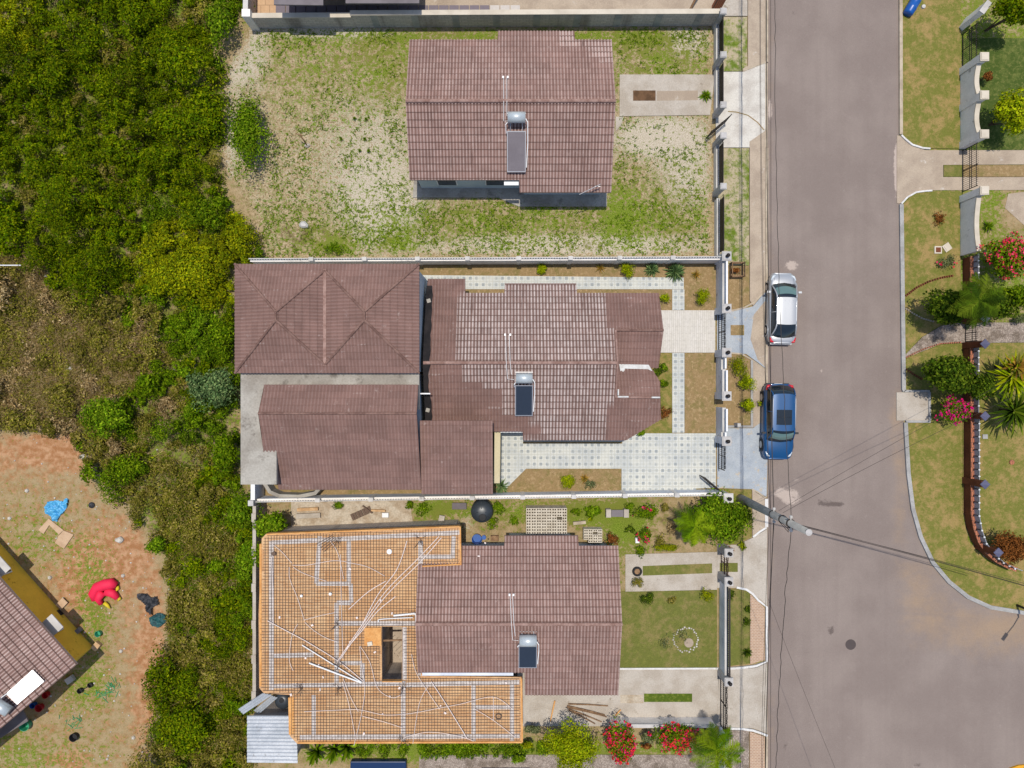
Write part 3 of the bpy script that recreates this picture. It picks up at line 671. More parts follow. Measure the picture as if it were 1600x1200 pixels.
# ------------------------------------------------------------ roofs
WORN = {}
def roof_plane(name, pts, udir, mat, parent, worn=0.6, worn_polys=None, pitch=.187, course=.40, amp=.028, thick=.14, u_step=None):
    """pts: planar polygon in world space; udir: direction of the eave; corrugated, lapped courses"""
    pts = [Vector(p) for p in pts]
    n = Vector((0, 0, 0))
    for i in range(len(pts)):
        a, b = pts[i], pts[(i + 1) % len(pts)]; n += a.cross(b)
    n.normalize()
    if n.z < 0: n = -n
    u = Vector(udir); u = (u - n * u.dot(n)).normalized(); v = n.cross(u)
    if v.z > 0: v = -v
    if abs(v.z) < 1e-4: v = n.cross(u)
    o = pts[0]
    # anchor of the stripes in world space, of the courses at the eave
    uv = [((p).dot(u), (p).dot(v)) for p in pts]; vmax = max(q[1] for q in uv)
    us0, us1 = min(q[0] for q in uv), max(q[0] for q in uv)
    st = pitch / 6; N = max(2, int(math.ceil((us1 - us0) / st))); uss = np.linspace(us0 + 1e-5, us1 - 1e-5, N + 1)
    m = len(uv); vmin_all = min(q[1] for q in uv); K = int(math.ceil((vmax - vmin_all) / course)) + 1
    nd = pts[0].dot(n)
    rows_v = []
    for k in range(K):
        rows_v.append((vmax - (K - k) * course, 0)); rows_v.append((vmax - (K - k - 1) * course - .003, 1))
    lo = np.zeros(N + 1); hi = np.zeros(N + 1)
    for i, a in enumerate(uss):
        xs_ = []
        for j in range(m):
            (x1, y1), (x2, y2) = uv[j], uv[(j + 1) % m]
            if (x1 > a) != (x2 > a): xs_.append(y1 + (y2 - y1) * (a - x1) / (x2 - x1))
        lo[i], hi[i] = (min(xs_), max(xs_)) if xs_ else (vmax, vmax)
    Vv, ru, rv = [], [], []
    u_, v_, n_ = np.array(u), np.array(v), np.array(n)
    wave = amp * np.cos(2 * PI * uss / pitch)
    for (vr, up) in rows_v:
        vc = np.clip(vr, lo, hi); stp = .022 * up
        Vv.append(np.outer(uss, u_) + np.outer(vc, v_) + np.outer(nd + wave + stp, n_)); ru.append(uss); rv.append(np.full(N + 1, 0.0) + (vc - vmax))
    Vv = np.concatenate(Vv); ru = np.concatenate(ru); rv = np.concatenate(rv)
    idx = np.arange(len(rows_v) * (N + 1)).reshape(len(rows_v), N + 1)
    Qf = np.stack([idx[:-1, :-1], idx[:-1, 1:], idx[1:, 1:], idx[1:, :-1]], -1).reshape(-1, 4)
    # drop empty faces
    A = Vv[Qf]; ext = np.linalg.norm(A[:, 0] - A[:, 3], axis=1) + np.linalg.norm(A[:, 1] - A[:, 2], axis=1); Qf = Qf[ext > 1e-3]
    # fascia and soffit
    base = len(Vv); low = []; 
    for p in pts: low.append(tuple(p + n * .0)); 
    for p in pts: low.append((p.x, p.y, p.z - thick))
    Vv = np.concatenate([Vv, np.array(low)]); mm = len(pts)
    ru = np.concatenate([ru, np.zeros(2 * mm)]); rv = np.concatenate([rv, np.full(2 * mm, .1)])
    fq = [(base + i, base + (i + 1) % mm, base + mm + (i + 1) % mm, base + mm + i) for i in range(mm)]
    Qf = np.concatenate([Qf, np.array(fq)])
    w = np.full(len(Vv), float(worn))
    if worn_polys:
        f = H / (H - Vv[:, 2]); pu = Vv[:, 0] * PX * f + 800; pv = 600 - Vv[:, 1] * PX * f
        # snap to whole tiles so the border is stepped
        tu = np.round(ru / (pitch * 2)) * pitch * 2; tv = np.floor(rv / course) * course
        du = (tu - ru); dv = (tv + .5 * course - rv)
        sp = u_ * 1.0; X2 = Vv + np.outer(du, u_) + np.outer(dv, v_)
        pu = X2[:, 0] * PX * f + 800; pv = 600 - X2[:, 1] * PX * f
        for (poly, val) in worn_polys: w = np.where(inside(pu, pv, poly), val, w)
    # quads only; soffit as a separate closing polygon inside the same mesh
    ob = np_mesh(name, Vv, Qf, mat, parent, False, attrs={'ru': ru, 'rv': rv, 'worn': w})
    return ob
def ridge_cap(parent, a, b, mat, r=.11, name='ridge_cap'):
    a, b = Vector(a), Vector(b); d = (b - a); L = d.length; n = max(1, int(L / .42)); mb = MB()
    for i in range(n):
        p = a + d * (i / n); q = a + d * ((i + 1.06) / n if i < n - 1 else 1); mb.tube([tuple(p + Vector((0, 0, .02))), tuple(q + Vector((0, 0, .02)))], [r * 1.06, r * .92], 8)
    return mb.build(name, mat, parent, smooth=False)

def solar_heater(u, v, z, label, glass, wpx, hpx, tankpx, slope, gap=0, parent=None, rot=0):
    """tank above, flat collector below; u,v = top centre of the tank in the photograph; z = height of the roof there"""
    x, y = P(u, v, z + .4); t = thing('solar_water_heater', label, 'solar water heater', (x, y, z), rot)
    k = (H - z - .3) / H / PX; w = wpx * k; tk = tankpx * k; gp = gap * k; hh = hpx * k
    tl = math.tan(slope)
    def zz(yy): return .1 + yy * tl  # yy negative down the slope
    mb = MB(); mb.tube([(-w * .46, -tk / 2, .42), (w * .46, -tk / 2, .42)], tk / 2, 20); 
    o = mb.build('tank', M['galv'], None, True); o.parent = t; o.location = (0, -tk / 2, .42 - tk / 2)
    def part(mb, name, mat, par=t, sm=False):
        V = np.array(mb.v); me = bpy.data.meshes.new(name); me.from_pydata([tuple(q) for q in V], [], mb.f); me.update()
        if sm: me.polygons.foreach_set('use_smooth', [True] * len(me.polygons))
        return link_mesh(name, me, mat, par)
    y0 = -tk - gp; y1 = y0 - hh
    def slab_(mb, xa, xb, ya, yb, h0, h1):
        vs = [(xa, ya, zz(ya) + h0), (xb, ya, zz(ya) + h0), (xb, yb, zz(yb) + h0), (xa, yb, zz(yb) + h0), (xa, ya, zz(ya) + h1), (xb, ya, zz(ya) + h1), (xb, yb, zz(yb) + h1), (xa, yb, zz(yb) + h1)]
        mb.add(vs, [(3, 2, 1, 0), (4, 5, 6, 7), (0, 1, 5, 4), (1, 2, 6, 5), (2, 3, 7, 6), (3, 0, 4, 7)])
    fr = MB(); e = .045; hw = w / 2
    slab_(fr, -hw, hw, y0, y0 - e, .02, .17); slab_(fr, -hw, hw, y1 + e, y1, .02, .17); slab_(fr, -hw, -hw + e, y0 - e, y1 + e, .02, .17); slab_(fr, hw - e, hw, y0 - e, y1 + e, .02, .17)
    part(fr, 'frame', M['alu'])
    gl = MB(); slab_(gl, -hw + e, hw - e, y0 - e, y1 + e, .03, .15); part(gl, 'collector', glass)
    st = MB()
    for sx in (-.32, .32): st.tube([(sx * w, .06, .02), (sx * w, -tk * .5, .2), (sx * w, y0, zz(y0) + .1)], .022, 6)
    st.tube([(-w * .5, .06, .05), (w * .5, .06, .05)], .02, 6); part(st, 'stand', M['alu'])
    pp = MB(); pp.tube([(w * .48, -tk * .6, .4), (w * .58, -tk * .9, .35), (w * .6, y0 - hh * .3, zz(y0 - hh * .3) + .12), (w * .54, y1 + .25, zz(y1 + .25) + .12)], .028, 6)
    part(pp, 'pipe', M['pvc']); pp = MB()
    pp.tube([(-w * .47, -tk * .9, .35), (-w * .56, -tk * 1.1, .3), (-w * .54, y0 - .1, zz(y0 - .1) + .14)], .024, 6)
    part(pp, 'pipe', M['pvc'])
    return t, w
def roof_pipes(label, a, b, c, off=5, ridge=None):
    """two thin pipes from the tank up over the ridge"""
    mb = MB(); A, B, Cc = P3(*a), P3(*b), P3(*c)
    k = off / PX * .9; Rg = P3(*ridge)
    mb.tube([A, Rg, B, Cc], .014, 6)
    mb.tube([(A[0] + k, A[1], A[2]), (Rg[0] + k, Rg[1], Rg[2]), (B[0] + k, B[1] + .25, B[2] + .08)], .014, 6)
    mb.box((A[0] - .03, A[1], A[2] + .03), (.10, .12, .08)); mb.box((A[0] + k + .05, A[1], A[2] + .03), (.10, .12, .08))
    return meta(mb.build('roof_pipe', M['pvc']), label, 'pipe')

def wall_prism(parent, pts, z, mat, name='wall', z0=-.02):
    mb = MB(); mb.prism(pts, z0, z); return mb.build(name, mat, parent)
def windows_on(parent, a, b, n, z0, z1, wfrac=.45, nrm=(0, -1), mat='glass_house'):
    """windows along a wall line from a to b (world xy)"""
    for i in range(n):
        t = (i + .5) / n; cx, cy = a[0] + (b[0] - a[0]) * t, a[1] + (b[1] - a[1]) * t
        L = math.hypot(b[0] - a[0], b[1] - a[1]); an = math.atan2(b[1] - a[1], b[0] - a[0]); w = L / n * wfrac
        mb = MB(); mb.box((cx + nrm[0] * .02, cy + nrm[1] * .02, (z0 + z1) / 2), (w, .06, z1 - z0), an); f = mb.build('window', M['white'], parent)
        g = MB(); g.box((cx + nrm[0] * .04, cy + nrm[1] * .04, (z0 + z1) / 2), (w - .14, .06, z1 - z0 - .14), an); g.build('pane', M[mat], f)

# ---- upper house
x0, y0 = P(800, 170); hA = thing('house', 'single-storey house with weathered brown tile roof standing alone in the rough grass lot', 'house', P(800, 200) + (0,))
ze, zr = 2.85, 4.38
e_n, e_s, e_s2 = P(0, 62, ze)[1], P(0, 281, ze)[1], P(0, 300, ze - .16)[1]
rY = P(0, 158, zr)[1]; xl, xr = P(640, 0, ze)[0], P(956, 0, ze)[0]
sl_n = (zr - ze) / (e_n - rY); sl_s = (zr - ze) / (rY - e_s)
def zat(y): return zr - sl_n * (y - rY) if y > rY else zr - sl_s * (rY - y)
yb = P(0, 48, ze - .2)[1]
n1 = [(xl, e_n), (P(778, 0, ze)[0], e_n), (P(778, 0, ze)[0], yb), (P(898, 0, ze)[0], yb), (P(898, 0, ze)[0], e_n), (xr, e_n), (xr, rY), (xl, rY)]
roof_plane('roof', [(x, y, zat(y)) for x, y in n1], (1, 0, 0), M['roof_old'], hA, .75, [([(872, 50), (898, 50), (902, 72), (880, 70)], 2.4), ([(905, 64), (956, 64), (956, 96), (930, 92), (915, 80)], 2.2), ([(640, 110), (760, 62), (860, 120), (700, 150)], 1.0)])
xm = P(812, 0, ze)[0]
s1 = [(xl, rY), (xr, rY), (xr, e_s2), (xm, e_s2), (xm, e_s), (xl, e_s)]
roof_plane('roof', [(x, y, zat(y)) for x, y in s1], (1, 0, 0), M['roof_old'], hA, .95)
ridge_cap(hA, (xl, rY, zr + .02), (xr, rY, zr + .02), M['ridge'])
wA = [(xl + .35, e_n - .45), (P(790, 0, ze)[0], e_n - .45), (P(790, 0, ze)[0], yb - .45), (P(888, 0, ze)[0], yb - .45), (P(888, 0, ze)[0], e_n - .45), (xr - .35, e_n - .45), (xr - .35, e_s2 + .55), (xm + .3, e_s2 + .55), (xm + .3, e_s + .28), (xl + .35, e_s + .28)]
wall_prism(hA, wA, ze - .15, M['wall_house'])
windows_on(hA, (xl + .6, e_s + .28), (xm, e_s + .28), 2, .9, 2.1, .42)
windows_on(hA, (xm + .5, e_s2 + .55), (xr - .5, e_s2 + .55), 2, .9, 2.1, .42)
# gable infill
for xx in (xl + .36, xr - .36):
    mb = MB(); mb.add([(xx, e_n - .4, ze - .15), (xx, e_s + .5, ze - .15), (xx, rY, zr - .2)], [(0, 1, 2)]); mb.build('gable', M['wall_house'], hA)
solar_heater(807, 175, zat(P(0, 175, 4.2)[1]), 'solar water heater with speckled grey collector on the roof of the upper house', M['collector_grey'], 30, 58, 17, math.atan(sl_s), 8)
roof_pipes('thin white pipe pair running up over the ridge of the upper house roof', (787, 121, zat(P(0, 121, 3.8)[1]) + .1), (787, 189, 4.2), (794, 189, 4.35), ridge=(787, 158, zr + .14))
mb = MB(); mb.box((*P(799, 287, 2.7), 2.7), (.85, .2, .1)); mb.build('gutter', M['white'], hA)
mb = MB(); a, b = P3(905, 304, 2.9), P3(938, 288, 3.3); mb.tube([a, b], .02); b2 = P3(930, 291, 3.15); mb.tube([b2, (b2[0] + .3, b2[1] - .02, b2[2])], .02)
for i in range(4): q = Vector(a).lerp(Vector(b), .45 + i * .15); mb.tube([(q.x - .16, q.y - .1, q.z), (q.x + .16, q.y + .1, q.z)], .012, 4)
meta(mb.build('tv_aerial', M['alu']), 'thin metal aerial at the lower eave of the upper house', 'aerial')

# ---- middle house
hM = thing('house', 'large middle house with joined brown roofs, part newly painted and part chalky', 'house', P(840, 560) + (0,))
# double hip block
ze, za = 5.8, 6.92
W0, E0 = P(367, 0, ze)[0], P(655, 0, ze)[0]; N0, S0 = P(0, 412.5, ze)[1], P(0, 583, ze)[1]
ay1, ay2 = P(0, 487, za)[1], P(0, 500, za)[1]; ax1, ax2 = P(431, 0, za)[0], P(569.5, 0, za)[0]
slp = (za - ze) / (N0 - ay1); vx = (ax1 + ax2) / 2; zv = za - slp * (ax2 - ax1) / 2
vN = (vx, ay1 + (ax2 - ax1) / 2, zv); vS = (vx, ay2 - (ax2 - ax1) / 2, zv)
zs = za - slp * (ay2 - S0); zw = za - slp * (ax1 - W0); zee = za - slp * (E0 - ax2)
A1, B1, A2, B2 = (ax1, ay1, za), (ax1, ay2, za), (ax2, ay1, za), (ax2, ay2, za)
NW, NE, SE, SW = (W0, N0, ze), (E0, N0, ze), (E0, S0, ze), (W0, S0, ze)
RN = M['roof_ashen']
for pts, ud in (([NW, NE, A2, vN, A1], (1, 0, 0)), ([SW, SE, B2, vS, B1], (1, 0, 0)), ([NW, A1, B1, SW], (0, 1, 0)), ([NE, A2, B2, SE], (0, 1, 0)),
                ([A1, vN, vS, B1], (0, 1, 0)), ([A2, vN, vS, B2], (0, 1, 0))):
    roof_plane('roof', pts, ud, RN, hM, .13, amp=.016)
for a, b in ((NW, A1), (B1, SW), (A1, B1), (NE, A2), (A2, B2), (B2, SE), (A1, vN), (B1, vS), (A2, vN), (B2, vS)):
    ridge_cap(hM, a, b, M['ridge_new'], .07)
mb = MB(); mb.box((vx, (vN[1] + vS[1]) / 2, zv + .04), (.17, vN[1] - vS[1] + .1, .08)); mb.build('valley_gutter', M['ridge'], hM)
wall_prism(hM, [(W0 + .25, N0 - .25), (E0 - .1, N0 - .25), (E0 - .1, S0 + .1), (W0 + .25, S0 + .1)], ze - .12, M['wall_house'], 'upper_wall')
# flat slab and lower-left gable
zsl = 5.35
sW, sE = P(376, 0, zsl)[0], P(655, 0, zsl)[0]; sN, sS = P(0, 583, zsl)[1], P(0, 757, zsl)[1]
mb = MB(); mb.prism([(sW, sN + .1), (sE, sN + .1), (sE, P(0, 640, zsl)[1]), (P(432, 0, zsl)[0], P(0, 640, zsl)[1]), (P(432, 0, zsl)[0], sS), (sW, sS)], zsl - .25, zsl); mb.build('flat_roof', M['conc_slab'], hM)
wall_prism(hM, [(sW + .15, sN), (sE - .1, sN), (sE - .1, P(0, 750, 4.2)[1]), (sW + .15, sS + .15)], 4.3, M['wall_house'], 'rear_wall')
zR = 6.25; ry = P(0, 646, zR)[1]; zn = 5.62; ny_ = P(0, 601, zn)[1]
zS = 4.35; sy = P(0, 765, zS)[1]
gx0 = P(411, 0, 5.8)[0]; gxe = P(655, 0, 5.8)[0]; 
def zg(y): return zR - (zR - zS) * (ry - y) / (ry - sy)
gx1 = P(655, 0, 5.2)[0]
roof_plane('roof', [(gx0, ny_, zn), (gx1, ny_, zn), (gx1, ry, zR), (gx0 - .1, ry, zR)], (1, 0, 0), RN, hM, .13, amp=.018)
c1 = P(433, 0, 4.6)[0]; yy = P(0, 742, 4.7)[1]
roof_plane('roof', [(gx0 - .1, ry, zR), (gx1, ry, zR), (gx1, sy, zS), (c1, sy, zS), (c1, yy, zg(yy)), (P(417, 0, 4.75)[0], yy, zg(yy))], (1, 0, 0), RN, hM, .13, amp=.018)
ridge_cap(hM, (gx0 - .1, ry, zR + .01), (gx1, ry, zR + .01), M['ridge_new'], .06)
mb = MB(); mb.add([(gx0 - .1, ry, zR + .03), (gx0 + .02, ny_, zn + .03), (gx0 + .02, ny_, zsl), (gx0 - .1, ry, zsl)], [(0, 1, 2, 3)]); mb.add([(gx0 - .1, ry, zR + .03), (P(417, 0, 4.75)[0], yy, zg(yy) + .03), (P(417, 0, 4.75)[0], yy, zg(yy) - .3), (gx0 - .1, ry, zsl)], [(0, 1, 2, 3)]); mb.build('gable', M['ridge_new'], hM)
# porch roof east of it
p0 = P(657, 0, 4.9)[0]; p1 = P(770, 0, 4.5)[0]; py0 = P(0, 657, 5.1)[1]; py1 = P(0, 772, 4.3)[1]
pz0, pz1 = 5.1, 4.3
roof_plane('porch_roof', [(gx1 + .012, py0, pz0), (p1, py0, pz0), (p1, py1, pz1), (gx1 + .012, py1, pz1)], (1, 0, 0), RN, hM, .16, amp=.018)
wall_prism(hM, [(gx1 + .1, py0 - .3), (p1 - .25, py0 - .3), (p1 - .25, py1 + .5), (gx1 + .1, py1 + .5)], 4.25, M['wall_cream'], 'porch_wall')
wall_prism(hM, [P(774, 668), P(783, 668), P(782, 746), P(773, 746)], 2.6, M['wall_cream'], 'screen_wall')
# main tiled roof
ze, zr = 3.0, 4.6
def Y(v, z): return P(0, v, z)[1]
def X(u, z): return P(u, 0, z)[0]
eN = Y(458, ze); rY2 = Y(567, zr); eS = Y(688, ze)
sN_ = (zr - ze) / (eN - rY2); sS_ = (zr - ze) / (rY2 - eS)
def zm(y): return zr - sN_ * (y - rY2) if y > rY2 else zr - sS_ * (rY2 - y)
zb = ze - .28; yb = Y(443, zb); yb2 = Y(436, zb - .1)
r1 = Y(516, 3.88); r2 = Y(621, 3.95); xw = X(664, 3.9); xg = X(963, 4.2); xe = X(1031, 3.3)
worn_area = [([(716, 470), (722, 458), (790, 458), (788, 440), (902, 440), (902, 458), (946, 458), (950, 510), (960, 525), (963, 567), (716, 567)], 1.45),
             ([(718, 567), (963, 567), (962, 620), (950, 625), (948, 700), (850, 690), (848, 655), (790, 650), (785, 612), (745, 600), (720, 592)], 1.45),
             ([(815, 676), (860, 676), (860, 692), (815, 692)], .7)]
N_poly = [(xw, eN + .0), (xw, yb2), (X(727, ze), yb2), (X(727, ze), eN), (X(788, ze), eN), (X(788, ze), yb), (X(901, ze), yb), (X(901, ze), eN), (xe, eN), (xe + .09, r1), (xg, r1), (xg, rY2), (xw, rY2)]
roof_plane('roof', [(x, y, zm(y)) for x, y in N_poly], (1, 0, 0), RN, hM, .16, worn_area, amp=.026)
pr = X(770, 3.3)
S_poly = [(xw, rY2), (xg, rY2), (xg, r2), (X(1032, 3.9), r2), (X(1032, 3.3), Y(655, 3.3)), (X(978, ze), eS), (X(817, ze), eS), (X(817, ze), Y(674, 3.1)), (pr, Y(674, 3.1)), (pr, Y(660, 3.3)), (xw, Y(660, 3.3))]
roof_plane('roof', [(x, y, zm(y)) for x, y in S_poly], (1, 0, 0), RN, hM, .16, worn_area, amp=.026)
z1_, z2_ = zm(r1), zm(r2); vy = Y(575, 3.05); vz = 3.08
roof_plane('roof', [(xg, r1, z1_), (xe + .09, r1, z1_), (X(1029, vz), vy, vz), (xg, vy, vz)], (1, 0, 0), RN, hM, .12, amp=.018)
roof_plane('roof', [(xg, r2, z2_), (X(1032, 3.9), r2, z2_), (X(1031, 3.4), Y(597, 3.5), vz + (z2_ - vz) * .5), (X(1018, vz), vy - .02, vz), (xg, vy - .02, vz)], (1, 0, 0), RN, hM, .12, amp=.018)
ridge_cap(hM, (xw, rY2, zr + .02), (xg, rY2, zr + .02), M['ridge'], .10)
ridge_cap(hM, (xg, r1, z1_ + .02), (xe + .09, r1, z1_ + .02), M['ridge_new'], .07); ridge_cap(hM, (xg, r2, z2_ + .02), (X(1032, 3.9), r2, z2_ + .02), M['ridge'], .07)
ridge_cap(hM, (xg, r1, z1_ + .05), (xg, rY2, zr + .05), M['ridge'], .06); ridge_cap(hM, (xg, rY2, zr + .05), (xg, r2, z2_ + .05), M['ridge'], .06)
mb = MB(); mb.add([(xg, r1, z1_), (xg, rY2, zr), (xg, r2, z2_), (xg, vy, vz)], [(0, 1, 2, 3)]); mb.build('gable', M['wall_house'], hM)
fl = MB(); fl.prism([P(967, 569, vz), P(1013, 570, vz), P(1019, 580, vz), P(1012, 577, vz), P(976, 576, vz), P(975, 581, vz), P(969, 580, vz)], vz + .06, vz + .10)
fl.build('sealant', M['flash'], hM)
for (a, b) in (((965, 620), (982, 620)), ((1018, 621), (1031, 621))): q = P3(a[0], a[1], 4.0); r = P3(b[0], b[1], 4.0); fl = MB(); fl.tube([q, r], .05, 6); fl.build('sealant', M['flash'], hM)
fl = MB(); q = P(966, 613, 4.05); fl.box((q[0], q[1], 4.06), (.08, .35, .06)); fl.build('sealant', M['flash'], hM)
wall_prism(hM, [(xw + .2, yb2 - .6), (X(720, 2.8), yb2 - .6), (X(720, 2.8), eN - .5), (X(795, 2.8), eN - .5), (X(795, 2.8), yb - .4), (X(893, 2.8), yb - .4), (X(893, 2.8), eN - .5), (xe - .6, eN - .5), (xe - .6, Y(650, 2.8)), (X(975, 2.8), eS + .5), (X(822, 2.8), eS + .5), (X(822, 2.8), Y(662, 2.8)), (xw + .2, Y(662, 2.8))], 2.6, M['wall_house'])
# upper wall face and black felt beside it
mb = MB(); fx0 = X(662, 4.2); fx1 = X(672.5, 4.2)
pts = []
for i in range(28):
    v = 442 + i * (659 - 442) / 27; y = Y(v, 4.0); pts.append((v, y))
L = [(fx0, y) for v, y in pts]; Rr = [(fx1 + rnd.uniform(-.05, .05) - (.1 if 585 < v < 612 else 0), y) for v, y in pts]
for i in range(27):
    a, b, c_, d = L[i], Rr[i], Rr[i + 1], L[i + 1]
    mb.add([(q[0], q[1], zm(q[1]) + .09) for q in (a, b, c_, d)], [(3, 2, 1, 0)])
mb.build('roofing_felt', M['felt'], hM)
mb = MB()
for v, c_ in ((468, 0), (641, 1)):
    q = P(668, v, 4.0); mb.box((q[0], q[1], zm(q[1]) + .2), (.22, .22, .08), .3 + c_)
    mb.build('vent_box', M['conc_slab'], hM); mb = MB()
q = P3(664, 615, 4.8); mb.box((q[0], q[1], 4.9), (.62, .07, .06)); mb.build('bracket', M['white'], hM)
mb = MB(); mb.prism([(X(782, ze), Y(673, 2.9)), (X(817, ze), Y(673, 2.9)), (X(817, ze), Y(676, 2.9)), (X(782, ze), Y(676, 2.9))], 2.7, 2.85); mb.build('gutter', M['white'], hM)
solar_heater(819, 583, 4.45, 'solar water heater with dark blue collector on the roof of the middle house', M['collector'], 28, 49, 16, math.atan(sS_), 3)
roof_pipes('thin white pipe pair running over the ridge of the middle house roof', (790, 523, zm(P(0, 523, 3.9)[1]) + .1), (793, 592, 4.5), (803, 593, 4.75), 6, ridge=(791, 566, zr + .14))

# ---- lower house
hB = thing('house', 'lower brown tiled house whose left side is boxed in for a new slab', 'house', P(810, 960) + (0,))
ze, zr = 2.9, 4.4
eN = Y(853, ze); rYb = Y(975, zr); eS = Y(1086, ze); sN_ = (zr - ze) / (eN - rYb); sS_ = (zr - ze) / (rYb - eS)
def zl(y): return zr - sN_ * (y - rYb) if y > rYb else zr - sS_ * (rYb - y)
xa, xb_ = X(652, 3.6), X(966, ze); yb = Y(837, ze - .2)
def yv(v): # y of a roof point seen at row v
    z = 3.3
    for _ in range(8): z = zl(Y(v, z))
    return Y(v, z)
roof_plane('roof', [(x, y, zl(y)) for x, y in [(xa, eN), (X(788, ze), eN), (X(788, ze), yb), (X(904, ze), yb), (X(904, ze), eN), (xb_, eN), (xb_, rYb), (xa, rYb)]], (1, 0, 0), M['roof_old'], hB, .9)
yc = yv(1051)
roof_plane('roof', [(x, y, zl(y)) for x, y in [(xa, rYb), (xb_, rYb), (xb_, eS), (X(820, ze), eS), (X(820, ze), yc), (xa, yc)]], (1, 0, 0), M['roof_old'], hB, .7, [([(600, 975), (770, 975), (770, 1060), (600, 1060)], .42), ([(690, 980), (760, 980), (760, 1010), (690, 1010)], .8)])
ridge_cap(hB, (xa, rYb, zr + .02), (xb_, rYb, zr + .02), M['ridge'], .10)
mb = MB(); zc = zl(yc); mb.box(((X(660, zc) + X(802, zc)) / 2, yc - .06, zc + .02), (X(802, zc) - X(660, zc), .16, .12)); mb.build('gutter', M['wall_grey'], hB)
wall_prism(hB, [(xa + .2, eN - .45), (X(795, 2.8), eN - .45), (X(795, 2.8), yb - .4), (X(896, 2.8), yb - .4), (X(896, 2.8), eN - .45), (xb_ - .35, eN - .45), (xb_ - .35, eS + .5), (X(826, ze), eS + .5), (X(826, ze), yc + .3), (xa + .2, yc + .3)], ze - .12, M['wall_house'])
windows_on(hB, (X(722, 2.8), eN - .45), (X(792, 2.8), eN - .45), 1, 1.0, 2.2, .5, (0, 1)); windows_on(hB, (X(905, 2.8), eN - .45), (X(960, 2.8), eN - .45), 1, 1.0, 2.2, .5, (0, 1))
solar_heater(825, 992, zl(Y(992, 4.2)), 'solar water heater with slate blue collector on the roof of the lower house', M['collector'], 29, 43, 18, math.atan(sS_), 0)
roof_pipes('thin white pipe pair running over the ridge of the lower house roof', (797, 929, zl(P(0, 929, 3.8)[1]) + .1), (801, 1000, 4.3), (810, 1001, 4.5), 4, ridge=(799, 975, zr + .14))

# ---- formwork deck
ZD = 3.25
deck = thing('formwork_deck', 'orange plywood slab formwork with steel mesh around the lower house', 'formwork', P(560, 1000) + (0,))
OUT = [(409, 841), (416, 834), (718, 822), (720, 883), (658, 886), (658, 1056), (815, 1058), (816, 1160), (464, 1162), (453, 1150), (453, 1086), (412, 1083), (405, 1075), (404, 960)]
HOLE = [(597, 979), (628, 979), (628, 1064), (597, 1064)]
pieces = [[(409, 841), (416, 834), (597, 827), (597, 1086), (453, 1086), (412, 1083), (405, 1075), (404, 960)],
          [(597, 827), (718, 822), (720, 883), (658, 886), (658, 979), (597, 979)],
          [(628, 979), (658, 979), (658, 1056), (658, 1064), (628, 1064)],
          [(597, 1064), (658, 1064), (658, 1056), (815, 1058), (816, 1160), (597, 1161)],
          [(453, 1086), (597, 1086), (597, 1161), (464, 1162), (453, 1150)]]
mb = MB()
for p in pieces: mb.prism([P(u, v, ZD) for u, v in p], ZD - .12, ZD)
mb.build('plywood', M['ply'], deck)
bd = MB()
def board(a, b, w, z0, z1, mb):
    (x0, y0), (x1, y1) = P(*a, z1), P(*b, z1); l = math.hypot(x1 - x0, y1 - y0)
    mb.box(((x0 + x1) / 2, (y0 + y1) / 2, (z0 + z1) / 2), (l, w, z1 - z0), math.atan2(y1 - y0, x1 - x0))
board((416, 835), (718, 823), .07, ZD - .25, ZD + .16, bd); board((719, 823), (720, 883), .07, ZD - .2, ZD + .14, bd); board((660, 885), (719, 882), .07, ZD - .2, ZD + .14, bd)
board((815, 1060), (816, 1160), .08, ZD - .2, ZD + .12, bd); board((465, 1161), (815, 1160), .09, ZD - .25, ZD + .1, bd); board((455, 1090), (456, 1148), .35, ZD - .02, ZD + .02, bd); board((658, 1054), (800, 1054), .1, ZD + .006, ZD + .07, bd)
board((597, 1065), (628, 1065), .08, ZD - .2, ZD + .05, bd); board((407, 850), (407, 1072), .12, ZD - .3, ZD + .03, bd)
bd.build('edge_board', M['board'], deck)
bt = MB()
beams = [(424, 845, 424, 1078), (425, 848, 718, 832), (425, 1072, 628, 1068), (545, 838, 545, 912), (500, 838, 494, 912), (494, 912, 548, 912), (548, 912, 549, 942), (526, 942, 549, 942), (526, 942, 526, 1072), (526, 974, 655, 974),
         (423, 1025, 490, 1023), (527, 1036, 566, 1036), (566, 1036, 566, 1070), (657, 845, 657, 1056), (709, 838, 707, 872), (657, 870, 707, 870), (490, 1086, 490, 1150), (630, 1064, 630, 1158), (634, 1070, 812, 1066), (740, 1068, 740, 1158), (800, 1068, 800, 1158), (468, 1152, 812, 1150), (632, 980, 632, 1062), (741, 1105, 800, 1105)]
for i, (a, b, c_, d) in enumerate(beams): board((a, b), (c_, d), .26, ZD - .01, ZD + .006 + .0008 * i, bt)
bt.build('beam_strip', M['beam'], deck)
def clip_line(fixed, vert, polys):
    ts = []
    for poly in polys:
        n = len(poly)
        for i in range(n):
            a, b = poly[i], poly[(i + 1) % n]
            f0, f1, g0, g1 = (a[0], b[0], a[1], b[1]) if vert else (a[1], b[1], a[0], b[0])
            if (f0 > fixed) != (f1 > fixed): ts.append(g0 + (g1 - g0) * (fixed - f0) / (f1 - f0))
    ts.sort(); return list(zip(ts[::2], ts[1::2]))
rb = MB(); stp = 4.6
i = 0; u = 414.0
